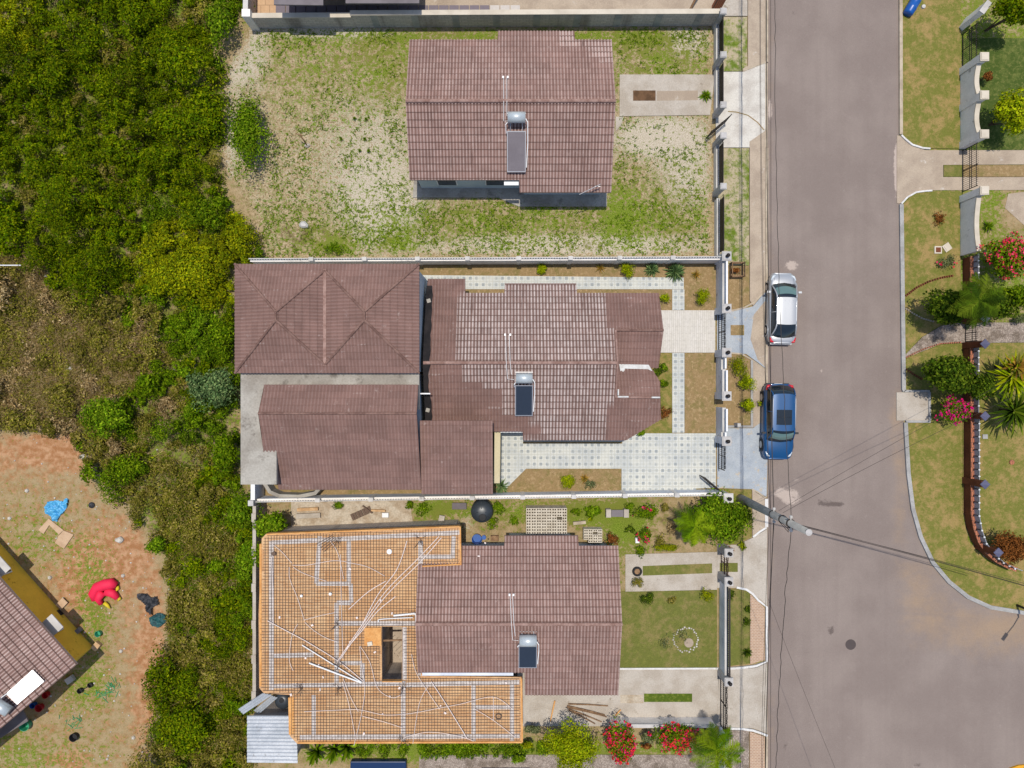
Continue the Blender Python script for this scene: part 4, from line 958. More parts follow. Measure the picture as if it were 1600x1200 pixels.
while u < 812:
    for a, b in clip_line(u, True, [OUT, HOLE]):
        a, b = a + 3 + rnd.uniform(-1, 2), b - 3 - rnd.uniform(-1, 2)
        if b - a > 8:
            dj = rnd.uniform(-.8, .8); rb.tube([P3(u, a, ZD + .05), P3(u + dj, (a + b) / 2, ZD + .055), P3(u + rnd.uniform(-.5, .5), b, ZD + .05)], .0105, 4, False)
    u += stp + rnd.uniform(-.3, .3)
v = 832.0
while v < 1158:
    for a, b in clip_line(v, False, [OUT, HOLE]):
        a, b = a + 3 + rnd.uniform(-1, 2), b - 3 - rnd.uniform(-1, 2)
        if b - a > 8 and not (979 < v < 1010 and a < 590 < b + 12 and b < 600 and False):
            rb.tube([P3(a, v, ZD + .075), P3((a + b) / 2, v + rnd.uniform(-.8, .8), ZD + .08), P3(b, v + rnd.uniform(-.5, .5), ZD + .075)], .0105, 4, False)
    v += stp + rnd.uniform(-.3, .3)
rb.build('rebar_mesh', M['rust'], deck)
bare = MB(); bare.prism([P(570, 980, ZD), P(596, 980, ZD), P(596, 1008, ZD), P(570, 1008, ZD)], ZD + .085, ZD + .1); bare.build('plywood_cover', M['board'], deck)
mb = MB(); q = P(579, 1004, ZD); mb.box((q[0], q[1], ZD + .16), (.28, .22, .12), .2); meta(mb.build('concrete_block', M['block_raw']), 'small concrete block on the bare plywood beside the stair opening', 'block')
# support walls beneath
wl = MB()
def wallline(a, b, mb, w=.2, z=ZD - .12, z0=0, zz=None):
    (x0, y0), (x1, y1) = P(*a, zz if zz else z), P(*b, zz if zz else z); l = math.hypot(x1 - x0, y1 - y0)
    mb.box(((x0 + x1) / 2, (y0 + y1) / 2, (z0 + z) / 2), (l, w, z - z0), math.atan2(y1 - y0, x1 - x0))
for a, b in (((424, 842), (710, 830)), ((424, 842), (424, 1078)), ((424, 1078), (462, 1080)), ((462, 1080), (464, 1155)), ((464, 1155), (808, 1153)), ((710, 830), (712, 876)), ((592, 979), (592, 1070)), ((633, 979), (633, 1070)), ((590, 973), (640, 973)), ((592, 1070), (640, 1070)), ((806, 1066), (808, 1150))): wallline(a, b, wl)
wl.build('block_wall', M['blocks'], deck)
hs = MB()
q = P3(613, 1001, ZD - .3); hs.tube([P3(598, 1001, ZD - .3), P3(628, 1000, ZD - .3)], .06, 6)
for i in range(5): q = P(601 + i * 6, 1010, ZD - .5); hs.tube([P3(601 + i * 5, 1008 + i * 4, .5), P3(601 + i * 5.4, 1010 + i * 4, ZD + .1)], .014, 4)
hs.build('prop', M['wood'], deck)
# conduits and pipes on the deck
def conduit(pts, r=.02, z=ZD + .11, mat='conduit', label='', name='conduit', wob=1.0):
    q = [Vector(P3(u, v, z)) for u, v in pts]; out = []
    for i in range(len(q) - 1):
        p0_, p1_, p2_, p3_ = q[max(i - 1, 0)], q[i], q[i + 1], q[min(i + 2, len(q) - 1)]
        for k in range(6):
            t = k / 6; out.append(.5 * ((2 * p1_) + (p2_ - p0_) * t + (2 * p0_ - 5 * p1_ + 4 * p2_ - p3_) * t * t + (3 * p1_ - p0_ - 3 * p2_ + p3_) * t ** 3))
    out.append(q[-1]); mb = MB(); mb.tube([tuple(p) for p in out], r, 6)
    return meta(mb.build(name, M[mat]), label, 'pipe')
g_cond = 'pale electrical conduits lying on the steel mesh'
CD = [([(425, 850), (440, 862), (456, 880)], 'conduit at the upper left corner of the deck'), ([(457, 883), (480, 883), (522, 876), (550, 880), (575, 886), (601, 900)], 'wavy conduit across the upper left bay'),
      ([(458, 886), (475, 896), (510, 908)], 'short conduit dropping from the upper left junction'), ([(452, 886), (453, 905), (465, 935), (475, 968)], 'long conduit going down the left bay'),
      ([(475, 969), (500, 962), (524, 957)], 'conduit running right from the left bay junction'), ([(476, 972), (490, 985), (510, 997), (528, 1003)], 'conduit curving below the left bay junction'),
      ([(516, 845), (528, 865), (537, 905)], 'conduit hanging from the upper dark stain'), ([(532, 866), (533, 930), (535, 1000), (536, 1030)], 'straight conduit down the centre of the left block'),
      ([(686, 838), (650, 876), (602, 925), (560, 985), (528, 1032)], 'longest conduit fanning from the upper right corner'), ([(690, 840), (655, 880), (604, 930), (563, 985), (530, 1032)], 'second long conduit of the diagonal fan'),
      ([(636, 845), (620, 890), (590, 930), (565, 978)], 'conduit of the fan starting at the middle stain'), ([(618, 932), (590, 955), (566, 985), (540, 1015)], 'conduit of the fan starting beside the tile roof'), ([(603, 908), (575, 925), (545, 952)], 'short branch running left of the fan'),
      ([(418, 970), (450, 987), (480, 1003), (530, 1034), (567, 1064)], 'long diagonal conduit from the left edge'), ([(465, 975), (456, 995), (452, 1030), (458, 1048)], 'curved conduit at the lower left bay'),
      ([(562, 1010), (565, 1040), (570, 1075), (565, 1115), (553, 1165)], 'conduit running down past the lower edge'), ([(563, 1010), (578, 1035), (590, 1075), (612, 1090), (628, 1085)], 'looping conduit left of the stair opening'),
      ([(475, 1112), (520, 1110), (560, 1109), (600, 1117), (640, 1115), (688, 1106)], 'wavy conduit along the lower left bay'), ([(688, 1106), (720, 1100), (770, 1089), (800, 1107)], 'zigzag conduit at the lower right bay'),
      ([(643, 1022), (650, 1050), (668, 1080), (687, 1108)], 'conduit falling from the stair landing'), ([(674, 1065), (700, 1105), (730, 1154)], 'diagonal conduit in the lower middle bay'), ([(670, 1070), (655, 1100), (645, 1162)], 'conduit leaning left in the lower middle bay'),
      ([(742, 1108), (770, 1125), (805, 1152)], 'conduit ending at the lower right corner'), ([(771, 1090), (771, 1126)], 'short upright conduit beside the rebar ring'), ([(566, 1119), (600, 1128), (628, 1137)], 'short conduit near the lower beam'),
      ([(535, 1065), (545, 1100), (555, 1150)], 'conduit below the central crossing'), ([(536, 1060), (548, 1090), (560, 1112)], 'bent conduit beside the central crossing'), ([(632, 1152), (670, 1144), (715, 1150), (740, 1158)], 'arched conduit along the lower edge'),
      ([(427, 975), (426, 920), (424, 870)], 'conduit along the left edge beam')]
for i, (pts, lb) in enumerate(CD): conduit(pts, .023 if 'fan' in lb or 'diagonal' in lb else .014, ZD + .11 + .003 * i, 'conduit', 'pale ' + lb + ' of the formwork', 'conduit')
conduit([(472, 1008), (520, 1038), (565, 1066)], .03, ZD + .2, 'pvc', 'straight white pipe lying diagonally, upper of two, left of the stair opening', 'pvc_pipe')
conduit([(483, 1036), (520, 1050), (565, 1067)], .045, ZD + .22, 'pvc', 'thicker white pipe lying diagonally, lower of two, left of the stair opening', 'pvc_pipe')
conduit([(615, 962), (636, 960), (648, 959), (650, 963), (650, 972)], .055, ZD + .22, 'pvc', 'thick white elbow pipe beside the ridge of the lower house', 'pvc_pipe')
conduit([(592, 972), (593, 968), (620, 966), (645, 965)], .026, ZD + .2, 'pvc', 'thin white pipe below the elbow pipe', 'pvc_pipe')
rr = MB()
for i in range(5): rr.tube([P3(494 + i * 3, 850 + i * 3, ZD + .14), P3(520 + i * 1.5, 836 + i * 2, ZD + .14)], .018, 5)
meta(rr.build('rebar_bundle', M['rust']), 'short bundle of rusty rebar lying at the upper left beam', 'rebar')
for i, (u, v, lb) in enumerate(((529, 843, 'upper beam, left cluster'), (656, 843, 'upper beam, right cluster'), (527, 973, 'central beam crossing'), (529, 1036, 'pipe crossing'), (630, 1073, 'lower right of the stair opening'), (472, 1071, 'lower left beam'), (529, 1072, 'lower middle beam'), (630, 1156, 'lower edge'))):
    rr = MB()
    for k in range(7): a_ = rnd.uniform(0, 6.28); l_ = rnd.uniform(.15, .5); x, y = P(u + rnd.uniform(-3, 3), v + rnd.uniform(-3, 3), ZD); rr.tube([(x, y, ZD - .02), (x + l_ * .4 * math.cos(a_), y + l_ * .4 * math.sin(a_), ZD + .3), (x + l_ * math.cos(a_), y + l_ * math.sin(a_), ZD + .45)], .014, 4)
    meta(rr.build('starter_bars', M['rust']), 'rusty starter bars sprouting at the ' + lb + ' of the deck', 'rebar')
rr = MB(); q = P(779, 1118, ZD); 
rr.tube([(q[0] + .16 * math.cos(a * PI / 8), q[1] + .16 * math.sin(a * PI / 8), ZD + .16) for a in range(17)], .03, 6); meta(rr.build('rebar_coil', M['rust']), 'small ring of tie wire in the lower right bay', 'wire coil')
for (u, v, r_, lb) in ((609, 861, .15, 'round pale junction box in the upper middle bay'), (429, 864, .12, 'dark round bucket lid near the upper left corner'), (517, 927, .09, 'small grey junction box in the left bay'), (472, 930, .08, 'small white junction box on the left conduit')):
    mb = MB(); q = P(u, v, ZD); mb.lathe((q[0], q[1], ZD + .09), [(r_, 0), (r_, .08), (r_ * .7, .1), (0, .1)], 14); meta(mb.build('junction_box', M['rust'] if 'dark' in lb else M['pvc']), lb, 'junction box')
st_ = MB()
for i in range(26):
    u, v = rnd.uniform(425, 800), rnd.uniform(840, 1150)
    if (u > 655 and 885 < v < 1060) or (595 < u < 630 and 975 < v < 1066) or (u < 455 and v > 1080): continue
    q = P(u, v, ZD); st_.box((q[0], q[1], ZD + .1), (rnd.uniform(.08, .16), rnd.uniform(.06, .12), .03), rnd.uniform(0, 3))
meta(st_.build('debris', M['conduit']), 'scattered pale offcuts and spacers lying across the steel mesh', 'debris', None, 'stuff')

# ---- ochre house at the lower left
hY = thing('house', 'ochre house with streaked tile roof and a collector with painted white glare at the left edge', 'house', P(40, 1000) + (0,))
ze = 2.75; a = Vector(P3(120, 1038, ze)); b0 = Vector(P3(0, 904, ze)); d = (b0 - a).normalized(); sw = Vector((-d.y, d.x, 0)); 
if sw.x > 0: sw = -sw
b = a + d * 12.5; rz = ze + 4.6 * math.tan(R(19)); rA = a + sw * 4.6; rB = b + sw * 4.6; rA.z = rB.z = rz
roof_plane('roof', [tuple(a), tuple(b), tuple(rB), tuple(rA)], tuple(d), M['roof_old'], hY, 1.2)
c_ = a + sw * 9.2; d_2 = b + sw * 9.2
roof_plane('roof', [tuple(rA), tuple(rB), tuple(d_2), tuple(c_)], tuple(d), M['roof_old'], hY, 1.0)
ridge_cap(hY, tuple(rA), tuple(rB), M['ridge'], .1)
ins = .35; w1 = a + sw * ins + d * .35; w2 = b + sw * ins; w3 = b + sw * 8.6; w4 = a + sw * 8.6 + d * .35
nrm = -sw
w1f = a + nrm * (-.5) + d * .5
wall_prism(hY, [(w.x, w.y) for w in (a + sw * .5 + d * .45, b + sw * .5, w3, a + sw * 8.6 + d * .45)], ze - .12, M['wall_yellow'])
for t_, in ((1.6,), (6.3,), (9.6,)):
    q = a + sw * .48 + d * (t_ + 1.2)
    an = math.atan2(d.y, d.x); mb = MB(); mb.box((q.x - sw.x * .42, q.y - sw.y * .42, 2.0), (1.05, .84, .06), an); f = mb.build('window_hood', M['white_rough'], hY)
    mb = MB(); mb.box((q.x - sw.x * .02, q.y - sw.y * .02, 1.5), (.9, .06, 1.1), an); f = mb.build('window', M['white'], hY); mb = MB(); mb.box((q.x - sw.x * .05, q.y - sw.y * .05, 1.5), (.76, .06, .96), an); mb.build('pane', M['glass_house'], f)
mb = MB(); q = [P3(0, 1145, 1.9), P3(0, 1160, 1.9), P3(40, 1126, 1.9), P3(34, 1112, 1.9)]
mb.prism([(p[0], p[1]) for p in (P3(-30, 1172, 2), P3(42, 1128, 2), P3(32, 1108, 2), P3(-30, 1150, 2))], 1.8, 1.9); mb.build('lean_to_roof', M['roofgrey'], hY)
def on_plane(u, v, dz=0):
    # point of the north-east slope seen at a photo pixel
    z = 3.2
    for _ in range(10):
        x, y = P(u, v, z); h = (Vector((x, y, 0)) - Vector((a.x, a.y, 0))).dot(sw); z = ze + h * math.tan(R(19)) + dz
    return (x, y, z)
sh = thing('solar_water_heater', 'solar water heater with white glare painted on its collector on the ochre house', 'solar water heater', on_plane(35, 1080))
def quad_slab(pp, t, mat, name, par):
    mb = MB(); n_ = len(pp); vs = [(p[0], p[1], p[2]) for p in pp] + [(p[0], p[1], p[2] + t) for p in pp]
    mb.add(vs, [tuple(range(n_ - 1, -1, -1)), tuple(range(n_, 2 * n_))] + [(i, (i + 1) % n_, n_ + (i + 1) % n_, n_ + i) for i in range(n_)]); return mb.build(name, mat, par)
quad_slab([on_plane(11, 1083, .12), on_plane(28, 1100, .12), on_plane(70, 1064, .12), on_plane(52, 1046, .12)], .07, M['alu'], 'frame', sh)
quad_slab([on_plane(12, 1083, .12), on_plane(28, 1098.5, .12), on_plane(68.5, 1064, .12), on_plane(52, 1047.5, .12)], .085, M['collector_glare'], 'collector', sh)
mb = MB(); mb.tube([on_plane(-8, 1098, .4), on_plane(14, 1112, .4)], .3, 16); mb.build('tank', M['galv'], sh, True)
mb = MB(); mb.tube([on_plane(12, 1083, .2), on_plane(2, 1090, .3), on_plane(0, 1096, .45)], .03, 6); mb.build('pipe', M['pvc'], sh)

# ------------------------------------------------------------ top neighbour
nb = thing('boundary_wall', 'long grey block wall with cream coping along the top of the photo', 'wall', P(760, 40) + (0,))
def wall_run(par, u0, u1, v0, v1, h, w, mat, name='wall', cop=None, coph=.08, copw=.3, z0=0):
    (x0, y0), (x1, y1) = P(u0, v0), P(u1, v1); l = math.hypot(x1 - x0, y1 - y0); an = math.atan2(y1 - y0, x1 - x0); cx, cy = (x0 + x1) / 2, (y0 + y1) / 2
    mb = MB(); mb.box((cx, cy, (h + z0) / 2), (l, w, h - z0), an); o = mb.build(name, mat, par)
    if cop: mb = MB(); mb.box((cx, cy, h + coph / 2), (l + .02, copw, coph), an); mb.build('coping', cop, par)
    return o
wall_run(nb, 404, 556, 42, 41, 1.3, .2, M['blocks'], cop=M['coping']); wall_run(nb, 556, 1116, 40.5, 38, 1.5, .2, M['blocks'], cop=M['coping'])
wall_run(nb, 398, 400, 43, -100, 1.5, .2, M['blocks'], cop=M['white_rough'])
mb = MB(); q = P(400, 42); mb.box((q[0], q[1], .85), (.5, .45, 1.7)); mb.build('pillar', M['wall_pale'], nb)
for i in range(9):  # thin upright grey bands, evenly spaced along the wall face
    u = 590 + i * 62; q = P(u, 40 - i * .22); mb = MB(); mb.box((q[0], q[1] - .105, .70), (.42, .04, 1.4)); mb.build('wall_band', M['pole'], nb)
nh = thing('house', 'neighbouring house of which only the roof edge shows at the top border', 'house', P(620, -60) + (0,))
mb = MB(); mb.prism([P(428, -200, 2.8), P(505, -200, 2.8), P(505, 8, 2.8), P(428, 7, 2.8)], 2.7, 2.8); mb.build('roof', M['roofgrey'], nh)
mb = MB(); mb.prism([P(540, -200, 2.6), P(655, -200, 2.6), P(655, 5, 2.6), P(540, 5, 2.6)], 2.5, 2.6); mb.build('porch_roof', M['roofgrey'], nh)
wall_prism(nh, [P(430, -200), P(800, -200), P(800, -30), P(430, -30)], 2.49, M['wall_cream'])
mb = MB(); mb.prism([P(505.5, -200, 2.7), P(539.5, -200, 2.7), P(539.5, -2, 2.7), P(505.5, -2, 2.7)], 2.55, 2.65); mb.build('awning', M['brickred'], nh)
sp_ = thing('paving_slab_row', 'row of loose paving slabs laid behind the boundary wall, ones painted dark for shade, then pale ones', 'paving slabs', P(620, 20) + (0,))
for i in range(24):
    u = 432 + i * 15.9; m_ = 'slab_shaded' if u < 765 else 'slabpale'  # left slabs take the colour with the overhang's shade painted in
    mb = MB(); mb.prism([P(u, 10), P(u + 14.6, 10), P(u + 14.6, 26), P(u, 26)], .05, .14); mb.build('slab', M[m_], sp_)
mb = MB(); q0, q1 = P(1076, 20), P(1092, -12); mb.tube([(q0[0], q0[1], .1), (q1[0], q1[1], 1.6)], .07, 8); meta(mb.build('leaning_post', M['wood']), 'grey timber leaning behind the right end of the top wall', 'post')
mb = MB(); mb.box((*P(1118, 14), .8), (.5, .35, 1.6)); meta(mb.build('gate_pillar', M['brickcap']), 'red brick pillar stub at the top right end of the block wall', 'pillar')

# ------------------------------------------------------------ front fences
def lamp_on(par, x, y, z):
    mb = MB(); mb.lathe((x, y, z), [(.09, 0), (.06, .05), (.045, .12), (.10, .16), (.12, .28), (.05, .36), (0, .37)], 10); mb.build('lamp', M['iron'], par, True)
def column(par, u, v, h, w, mat, cap=.55, capm=None, lamp=False, name='column'):
    x, y = P(u, v); mb = MB(); mb.box((x, y, h / 2), (w, w, h)); c0 = mb.build(name, mat, par)
    mb = MB(); mb.box((x, y, h + .05), (cap, cap, .10)); mb.box((x, y, h + .12), (cap * .8, cap * .8, .04)); mb.build('cap', capm or mat, c0)
    if lamp: lamp_on(par, x, y, h + .14)
def railing(par, u, v0, v1, z0, z1, mat, step=.13, r=.012, name='railing', du=0, ball=None):
    (x0, ya), (x1, yb_) = P(u, v0), P(u + du, v1); L = math.hypot(x1 - x0, ya - yb_); n = max(2, int(L / step)); mb = MB()
    for i in range(n + 1):
        t = i / n; x, y = x0 + (x1 - x0) * t, ya + (yb_ - ya) * t; mb.tube([(x, y, z0), (x, y, z1)], r, 4)
    for z in (z0 + .04, z1 - .08): mb.tube([(x0, ya, z), (x1, yb_, z)], r * 1.4, 4)
    o = mb.build(name, mat, par)
    if ball:
        mb = MB()
        for i in range(n + 1):
            t = i / n; x, y = x0 + (x1 - x0) * t, ya + (yb_ - ya) * t; mb.lathe((x, y, z1 - .02), [(.012, 0), (.035, .03), (.03, .06), (0, .08)], 6)
        mb.build('finial_row', ball, par)
    return o
def gate(u, v0, v1, h, label, mat, scroll=True, ang=0, name='gate'):
    (x, ya), (_, yb_) = P(u, v0), P(u, v1); L = ya - yb_
    t = thing(name, label, 'gate', (x, (ya + yb_) / 2, 0), ang); n = int(L / .12)
    mb = MB()
    for i in range(n + 1):
        y = L / 2 - L * i / n; hh = h + .12 * math.sin(PI * i / n); mb.tube([(0, y, .08), (0, y, hh)], .012, 4)
    me = bpy.data.meshes.new('bars'); me.from_pydata(mb.v, [], mb.f); link_mesh('bars', me, mat, t)
    mb = MB()
    for z in (.1, .75, h * .62, h - .12): mb.tube([(0, L / 2, z), (0, -L / 2, z)], .022, 6)
    for y in (L / 2, 0, -L / 2): mb.tube([(0, y, .05), (0, y, h)], .03, 6)
    me = bpy.data.meshes.new('frame'); me.from_pydata(mb.v, [], mb.f); link_mesh('frame', me, mat, t)
    if scroll:
        mb = MB(); k = max(2, int(L / .62)); pts = []
        for i in range(k * 8 + 1):
            a_ = i / 8 * 2 * PI; y = L / 2 - L * i / (k * 8); pts.append((0, y + .1 * math.cos(a_), h + .10 + .14 * math.sin(a_)))
        mb.tube(pts, .02, 5); mb.tube([(0, p[1], 2 * h + .2 - p[2]) for p in pts], .02, 5)
        me = bpy.data.meshes.new('scroll'); me.from_pydata(mb.v, [], mb.f); link_mesh('scroll', me, mat, t)
    return t
# upper lot fence
f1 = thing('fence', 'grey front fence with black bars before the rough grass lot', 'fence', P(1117, 200) + (0,))
def bar_bay(par, v0, v1, u=1117):
    wall_run(par, u, u, v0, v1, .55, .16, M['wall_pale'], 'low_wall', M['white_rough'], .05, .2); railing(par, u, v0 + 1, v1 - 1, .6, 1.75, M['iron'], .11, .012, 'bar_railing')
    mb = MB(); (x, ya), (_, yb_) = P(u, v0), P(u, v1); mb.box((x + .05, (ya + yb_) / 2, 1.2), (.02, abs(ya - yb_) - .3, .9)); mb.build('mesh_panel', M['iron'], par)
bar_bay(f1, 44, 102); bar_bay(f1, 112, 178); bar_bay(f1, 232, 300); bar_bay(f1, 314, 402, 1118)
for v in (42, 107, 182, 228, 304): column(f1, 1116.5, v, 1.8, .3, M['column'], .38, M['column'])
gate(1117, 186, 224, 1.5, 'open iron gate leaf of the rough grass lot, swung inward', M['iron'], False, R(-50))
# middle fence
f2 = thing('fence', 'blue grey front wall with white balusters and lamp columns before the middle house', 'fence', P(1122, 540) + (0,))
def solid_bay(par, v0, v1, u=1121, h=1.35, steps=None, mat='wall_grey', rail='white', top=.42):
    wall_run(par, u, u, v0, v1, h, .2, M[mat], 'wall', M['white_rough'], .06, .22)
    if rail: railing(par, u + 1.2, v0 + 2, v1 - 2, h + .07, h + top, M[rail], .13, .02, 'baluster_row')
    if rail: mb = MB(); (x, ya), (_, yb_) = P(u + 1.2, v0), P(u + 1.2, v1); mb.box((x, (ya + yb_) / 2, h + top + .02), (.10, abs(ya - yb_) - .1, .05)); mb.build('handrail', M[rail], par)
solid_bay(f2, 412, 481); solid_bay(f2, 558, 578, h=1.1); solid_bay(f2, 578, 622); solid_bay(f2, 636, 672); solid_bay(f2, 672, 684, h=1.1)
for v in (408.5, 487, 553, 618, 685.5): column(f2, 1121.5, v, 1.78, .42, M['wall_grey'], .56, M['column'], True)
column(f2, 1124, 771, 1.78, .42, M['white_rough'], .58, M['white_rough'], True)
gate(1122, 491, 549, 1.35, 'black scrolled double gate between the lamp columns at the white driveway', M['iron'], True)
gate(1122, 689, 731, 1.35, 'black scrolled gate leaf at the tiled yard entrance', M['iron'], True)
q = P(1108, 755); t = gate(1108, 735, 775, 1.5, 'dark open gate leaf swung into the tiled yard near the utility pole', M['iron'], False, R(50)); 
# side walls of the middle plot
def side_wall(label, u0, v0, u1, v1, posts, h, mat, face):
    t = thing('boundary_wall', label, 'wall', P((u0 + u1) / 2, (v0 + v1) / 2) + (0,))
    wall_run(t, u0, u1, v0, v1, h, .14, M[mat], 'wall', M['wall_pale'], .05, .16)
    (x0, ya), (x1, yb_) = P(u0, v0), P(u1, v1); L = x1 - x0; n = int(L / .16); mb = MB()
    for i in range(n + 1):
        s = i / n; mb.box((x0 + L * s, ya + (yb_ - ya) * s + face * .05, h + .17), (.06, .04, .24))
    mb.box(((x0 + x1) / 2, (ya + yb_) / 2 + face * .06, h + .31), (L, .05, .05), math.atan2(yb_ - ya, L)); mb.build('baluster_row', M['white_rough'], t)
    for p in posts:
        s = (p - u0) / (u1 - u0); x, y = P(u0 + (u1 - u0) * s, v0 + (v1 - v0) * s); mb = MB(); mb.box((x, y, (h + .36) / 2), (.24, .2, h + .36)); c0 = mb.build('post', M['wall_pale'], t)
        mb = MB(); mb.box((x, y, h + .39), (.28, .24, .06)); mb.build('cap', M['white_rough'], c0)
    return t
side_wall('pale wall with small posts between the rough grass lot and the middle house', 404, 413, 1116, 410, [498, 578, 658, 733, 810, 888, 962, 1042], 1.35, 'wall_pale', 1)
side_wall('pale wall with small posts between the middle house and the lower house', 404, 776, 1118, 766, [508, 588, 664, 740, 816, 893, 970, 1048], 1.35, 'wall_grey', -1)
t = thing('boundary_wall', 'short white post and wall at the left corner behind the middle house', 'wall', P(410, 770) + (0,)); wall_run(t, 411, 411, 745, 776, 1.7, .2, M['wall_grey'], 'wall', M['white'], .06, .25)
mb = MB(); mb.box((*P(410, 778), 1.0), (.32, .32, 2.0)); mb.build('post', M['white_rough'], t)
t = thing('boundary_wall', 'long narrow block wall down the left side of the formwork deck', 'wall', P(414, 930) + (0,))
wall_run(t, 414, 414, 783, 1075, 1.8, .18, M['blocks'], 'wall', M['conc'], .05, .2)
for v in (800, 850, 905, 960, 1012, 1066): mb = MB(); mb.box((*P(413.5, v), .95), (.26, .5, 1.9)); mb.build('post', M['conc'], t)
# lower house fence
f3 = thing('fence', 'grey front wall with white top and dark spikes before the lower house', 'fence', P(1124, 960) + (0,))
solid_bay(f3, 906, 1046, 1126, 1.15, rail='iron', top=.5)
for v in (854, 897, 1048): column(f3, 1126, v, 1.6, .42, M['column'], .52, M['column'], True)
gate(1126, 858, 893, 1.35, 'maroon scrolled gate at the two-strip driveway of the lower house', M['iron_red'], True)
gate(1125, 1052, 1130, 1.3, 'wide dark gate with arched top at the lower driveway', M['iron'], True)
wall_run(f3, 1126, 1126, 1135, 1260, 1.1, .2, M['wall_grey'], 'wall', M['white_rough'], .06, .25)
t = thing('boundary_wall', 'low white wall beside the lower driveway partly hidden by flowering shrubs', 'wall', P(1030, 1128) + (0,)); wall_run(t, 952, 1110, 1122, 1122, 1.0, .16, M['wall_pale'], 'wall', M['white_rough'], .05, .22)

# east walls
f4 = thing('garden_wall', 'tall pale grey garden wall with wavy top and square columns on the east side', 'wall', P(1502, 160) + (0,))
def wavy_wall(par, v0, v1, u=1502):
    mb = MB(); x = P(u, 0)[0]; ya, yb_ = P(0, v0)[1], P(0, v1)[1]; n = 14
    zt = [1.62 - .22 * math.sin(PI * i / n) for i in range(n + 1)]; yy_ = [ya + (yb_ - ya) * i / n for i in range(n + 1)]
    for i in range(n):
        za_, zb_ = zt[i], zt[i + 1]
        vs = [(x - .1, yy_[i], 0), (x + .1, yy_[i], 0), (x + .1, yy_[i + 1], 0), (x - .1, yy_[i + 1], 0), (x - .1, yy_[i], za_), (x + .1, yy_[i], za_), (x + .1, yy_[i + 1], zb_), (x - .1, yy_[i + 1], zb_)]
        mb.add(vs, [(4, 7, 6, 5), (0, 3, 7, 4), (1, 5, 6, 2)] + ([(0, 4, 5, 1)] if i == 0 else []) + ([(3, 2, 6, 7)] if i == n - 1 else []))
    mb.build('wall', M['wall_pale'], par)
    mb = MB()
    for i in range(n):
        vs = [(x - .14, yy_[i], zt[i] + .003), (x + .14, yy_[i], zt[i] + .003), (x + .14, yy_[i + 1], zt[i + 1] + .003), (x - .14, yy_[i + 1], zt[i + 1] + .003)]
        vs += [(p[0], p[1], p[2] + .08) for p in vs]; mb.add(vs, [(4, 5, 6, 7), (0, 4, 7, 3), (1, 2, 6, 5)] + ([(0, 1, 5, 4)] if i == 0 else []) + ([(3, 7, 6, 2)] if i == n - 1 else []))
    mb.build('coping', M['coping'], par)
wavy_wall(f4, 119, 165); wavy_wall(f4, 175, 222); wavy_wall(f4, 318, 400)
for v in (113, 170, 228, 312): column(f4, 1503, v, 2.05, .42, M['wall_pale'], .52, M['coping'])
wall_run(f4, 1500, 1512, 46, 30, 2.0, .3, M['wall_pale'], 'wall', M['white_rough'], .06, .35)
gate(1503, 236, 300, 1.5, 'thin black sliding gate across the two-strip east driveway', M['iron'], False)
gate(1503, 55, 105, 1.5, 'thin black railing gate beside the dark tree at the top right', M['iron'], False)
f5 = thing('garden_wall', 'low red brown garden wall with white ball finials curving round the corner', 'wall', P(1508, 720) + (0,))
CURVE = [(1508, 650), (1508, 700), (1508, 750), (1508, 800), (1512, 822), (1519, 842), (1530, 858), (1545, 871), (1562, 880), (1575, 885)]
def along(pts, off=0):
    q = [Vector(P3(*p)) for p in pts]; out = []
    for i, p in enumerate(q):
        t_ = (q[min(i + 1, len(q) - 1)] - q[max(i - 1, 0)]).normalized(); nn = Vector((-t_.y, t_.x, 0)); out.append(p + nn * off)
    return out
def curved_wall(par, pts, w, z0, z1, mat, name, off=0):
    L = along(pts, off + w / 2); Rr = along(pts, off - w / 2); mb = MB(); mb.prism([(p.x, p.y) for p in L] + [(p.x, p.y) for p in Rr[::-1]], z0, z1); return mb.build(name, mat, par)
def finials(par, pts, off, z0, z1):
    q = along(pts, off); mb = MB(); mb2 = MB()
    for a_, b_ in zip(q[:-1], q[1:]):
        n = max(1, round((b_ - a_).length / .40))
        for i in range(n):
            p = a_.lerp(b_, i / n); mb.tube([(p.x, p.y, z0), (p.x, p.y, z1)], .022, 5); mb2.lathe((p.x, p.y, z1 - .03), [(.02, 0), (.055, .04), (.06, .07), (.04, .11), (0, .13)], 8)
    mb.build('baluster_row', M['iron'], par); mb2.build('finial_row', M['white'], par)
def red_wall(par, pts, posts):
    curved_wall(par, pts, .22, 0, .72, M['brickred'], 'wall'); curved_wall(par, pts, .28, .723, .80, M['brickcap'], 'coping'); curved_wall(par, pts, .03, .803, 1.28, M['panel_grey'], 'panel', .06); finials(par, pts, -.0, .80, 1.32)
    for (u, v) in posts:
        x, y = P(u, v); mb = MB(); mb.box((x, y, .95), (.38, .38, 1.9)); c0 = mb.build('column', M['brickred'], par)
        mb = MB(); mb.lathe((x, y, 1.9), [(.30, 0), (.30, .06), (.02, .28), (0, .28)], 4); mb.build('cap', M['cap_blue'], c0)
red_wall(f5, CURVE, [(1507, 648), (1507, 750), (1527, 852)])
f6 = thing('garden_wall', 'low red brown wall with white finials beside the pink flowering shrub', 'wall', P(1508, 450) + (0,))
red_wall(f6, [(1507, 404), (1507, 450), (1507, 502)], [(1507, 502)])
f7 = thing('garden_wall', 'low red brown wall between the gravel path gate and the dark verge tree', 'wall', P(1508, 590) + (0,))
red_wall(f7, [(1507, 540), (1507, 590), (1507, 644)], [(1507, 540)])
gate(1507, 508, 534, 1.2, 'small iron gate at the gravel path', M['iron'], False)

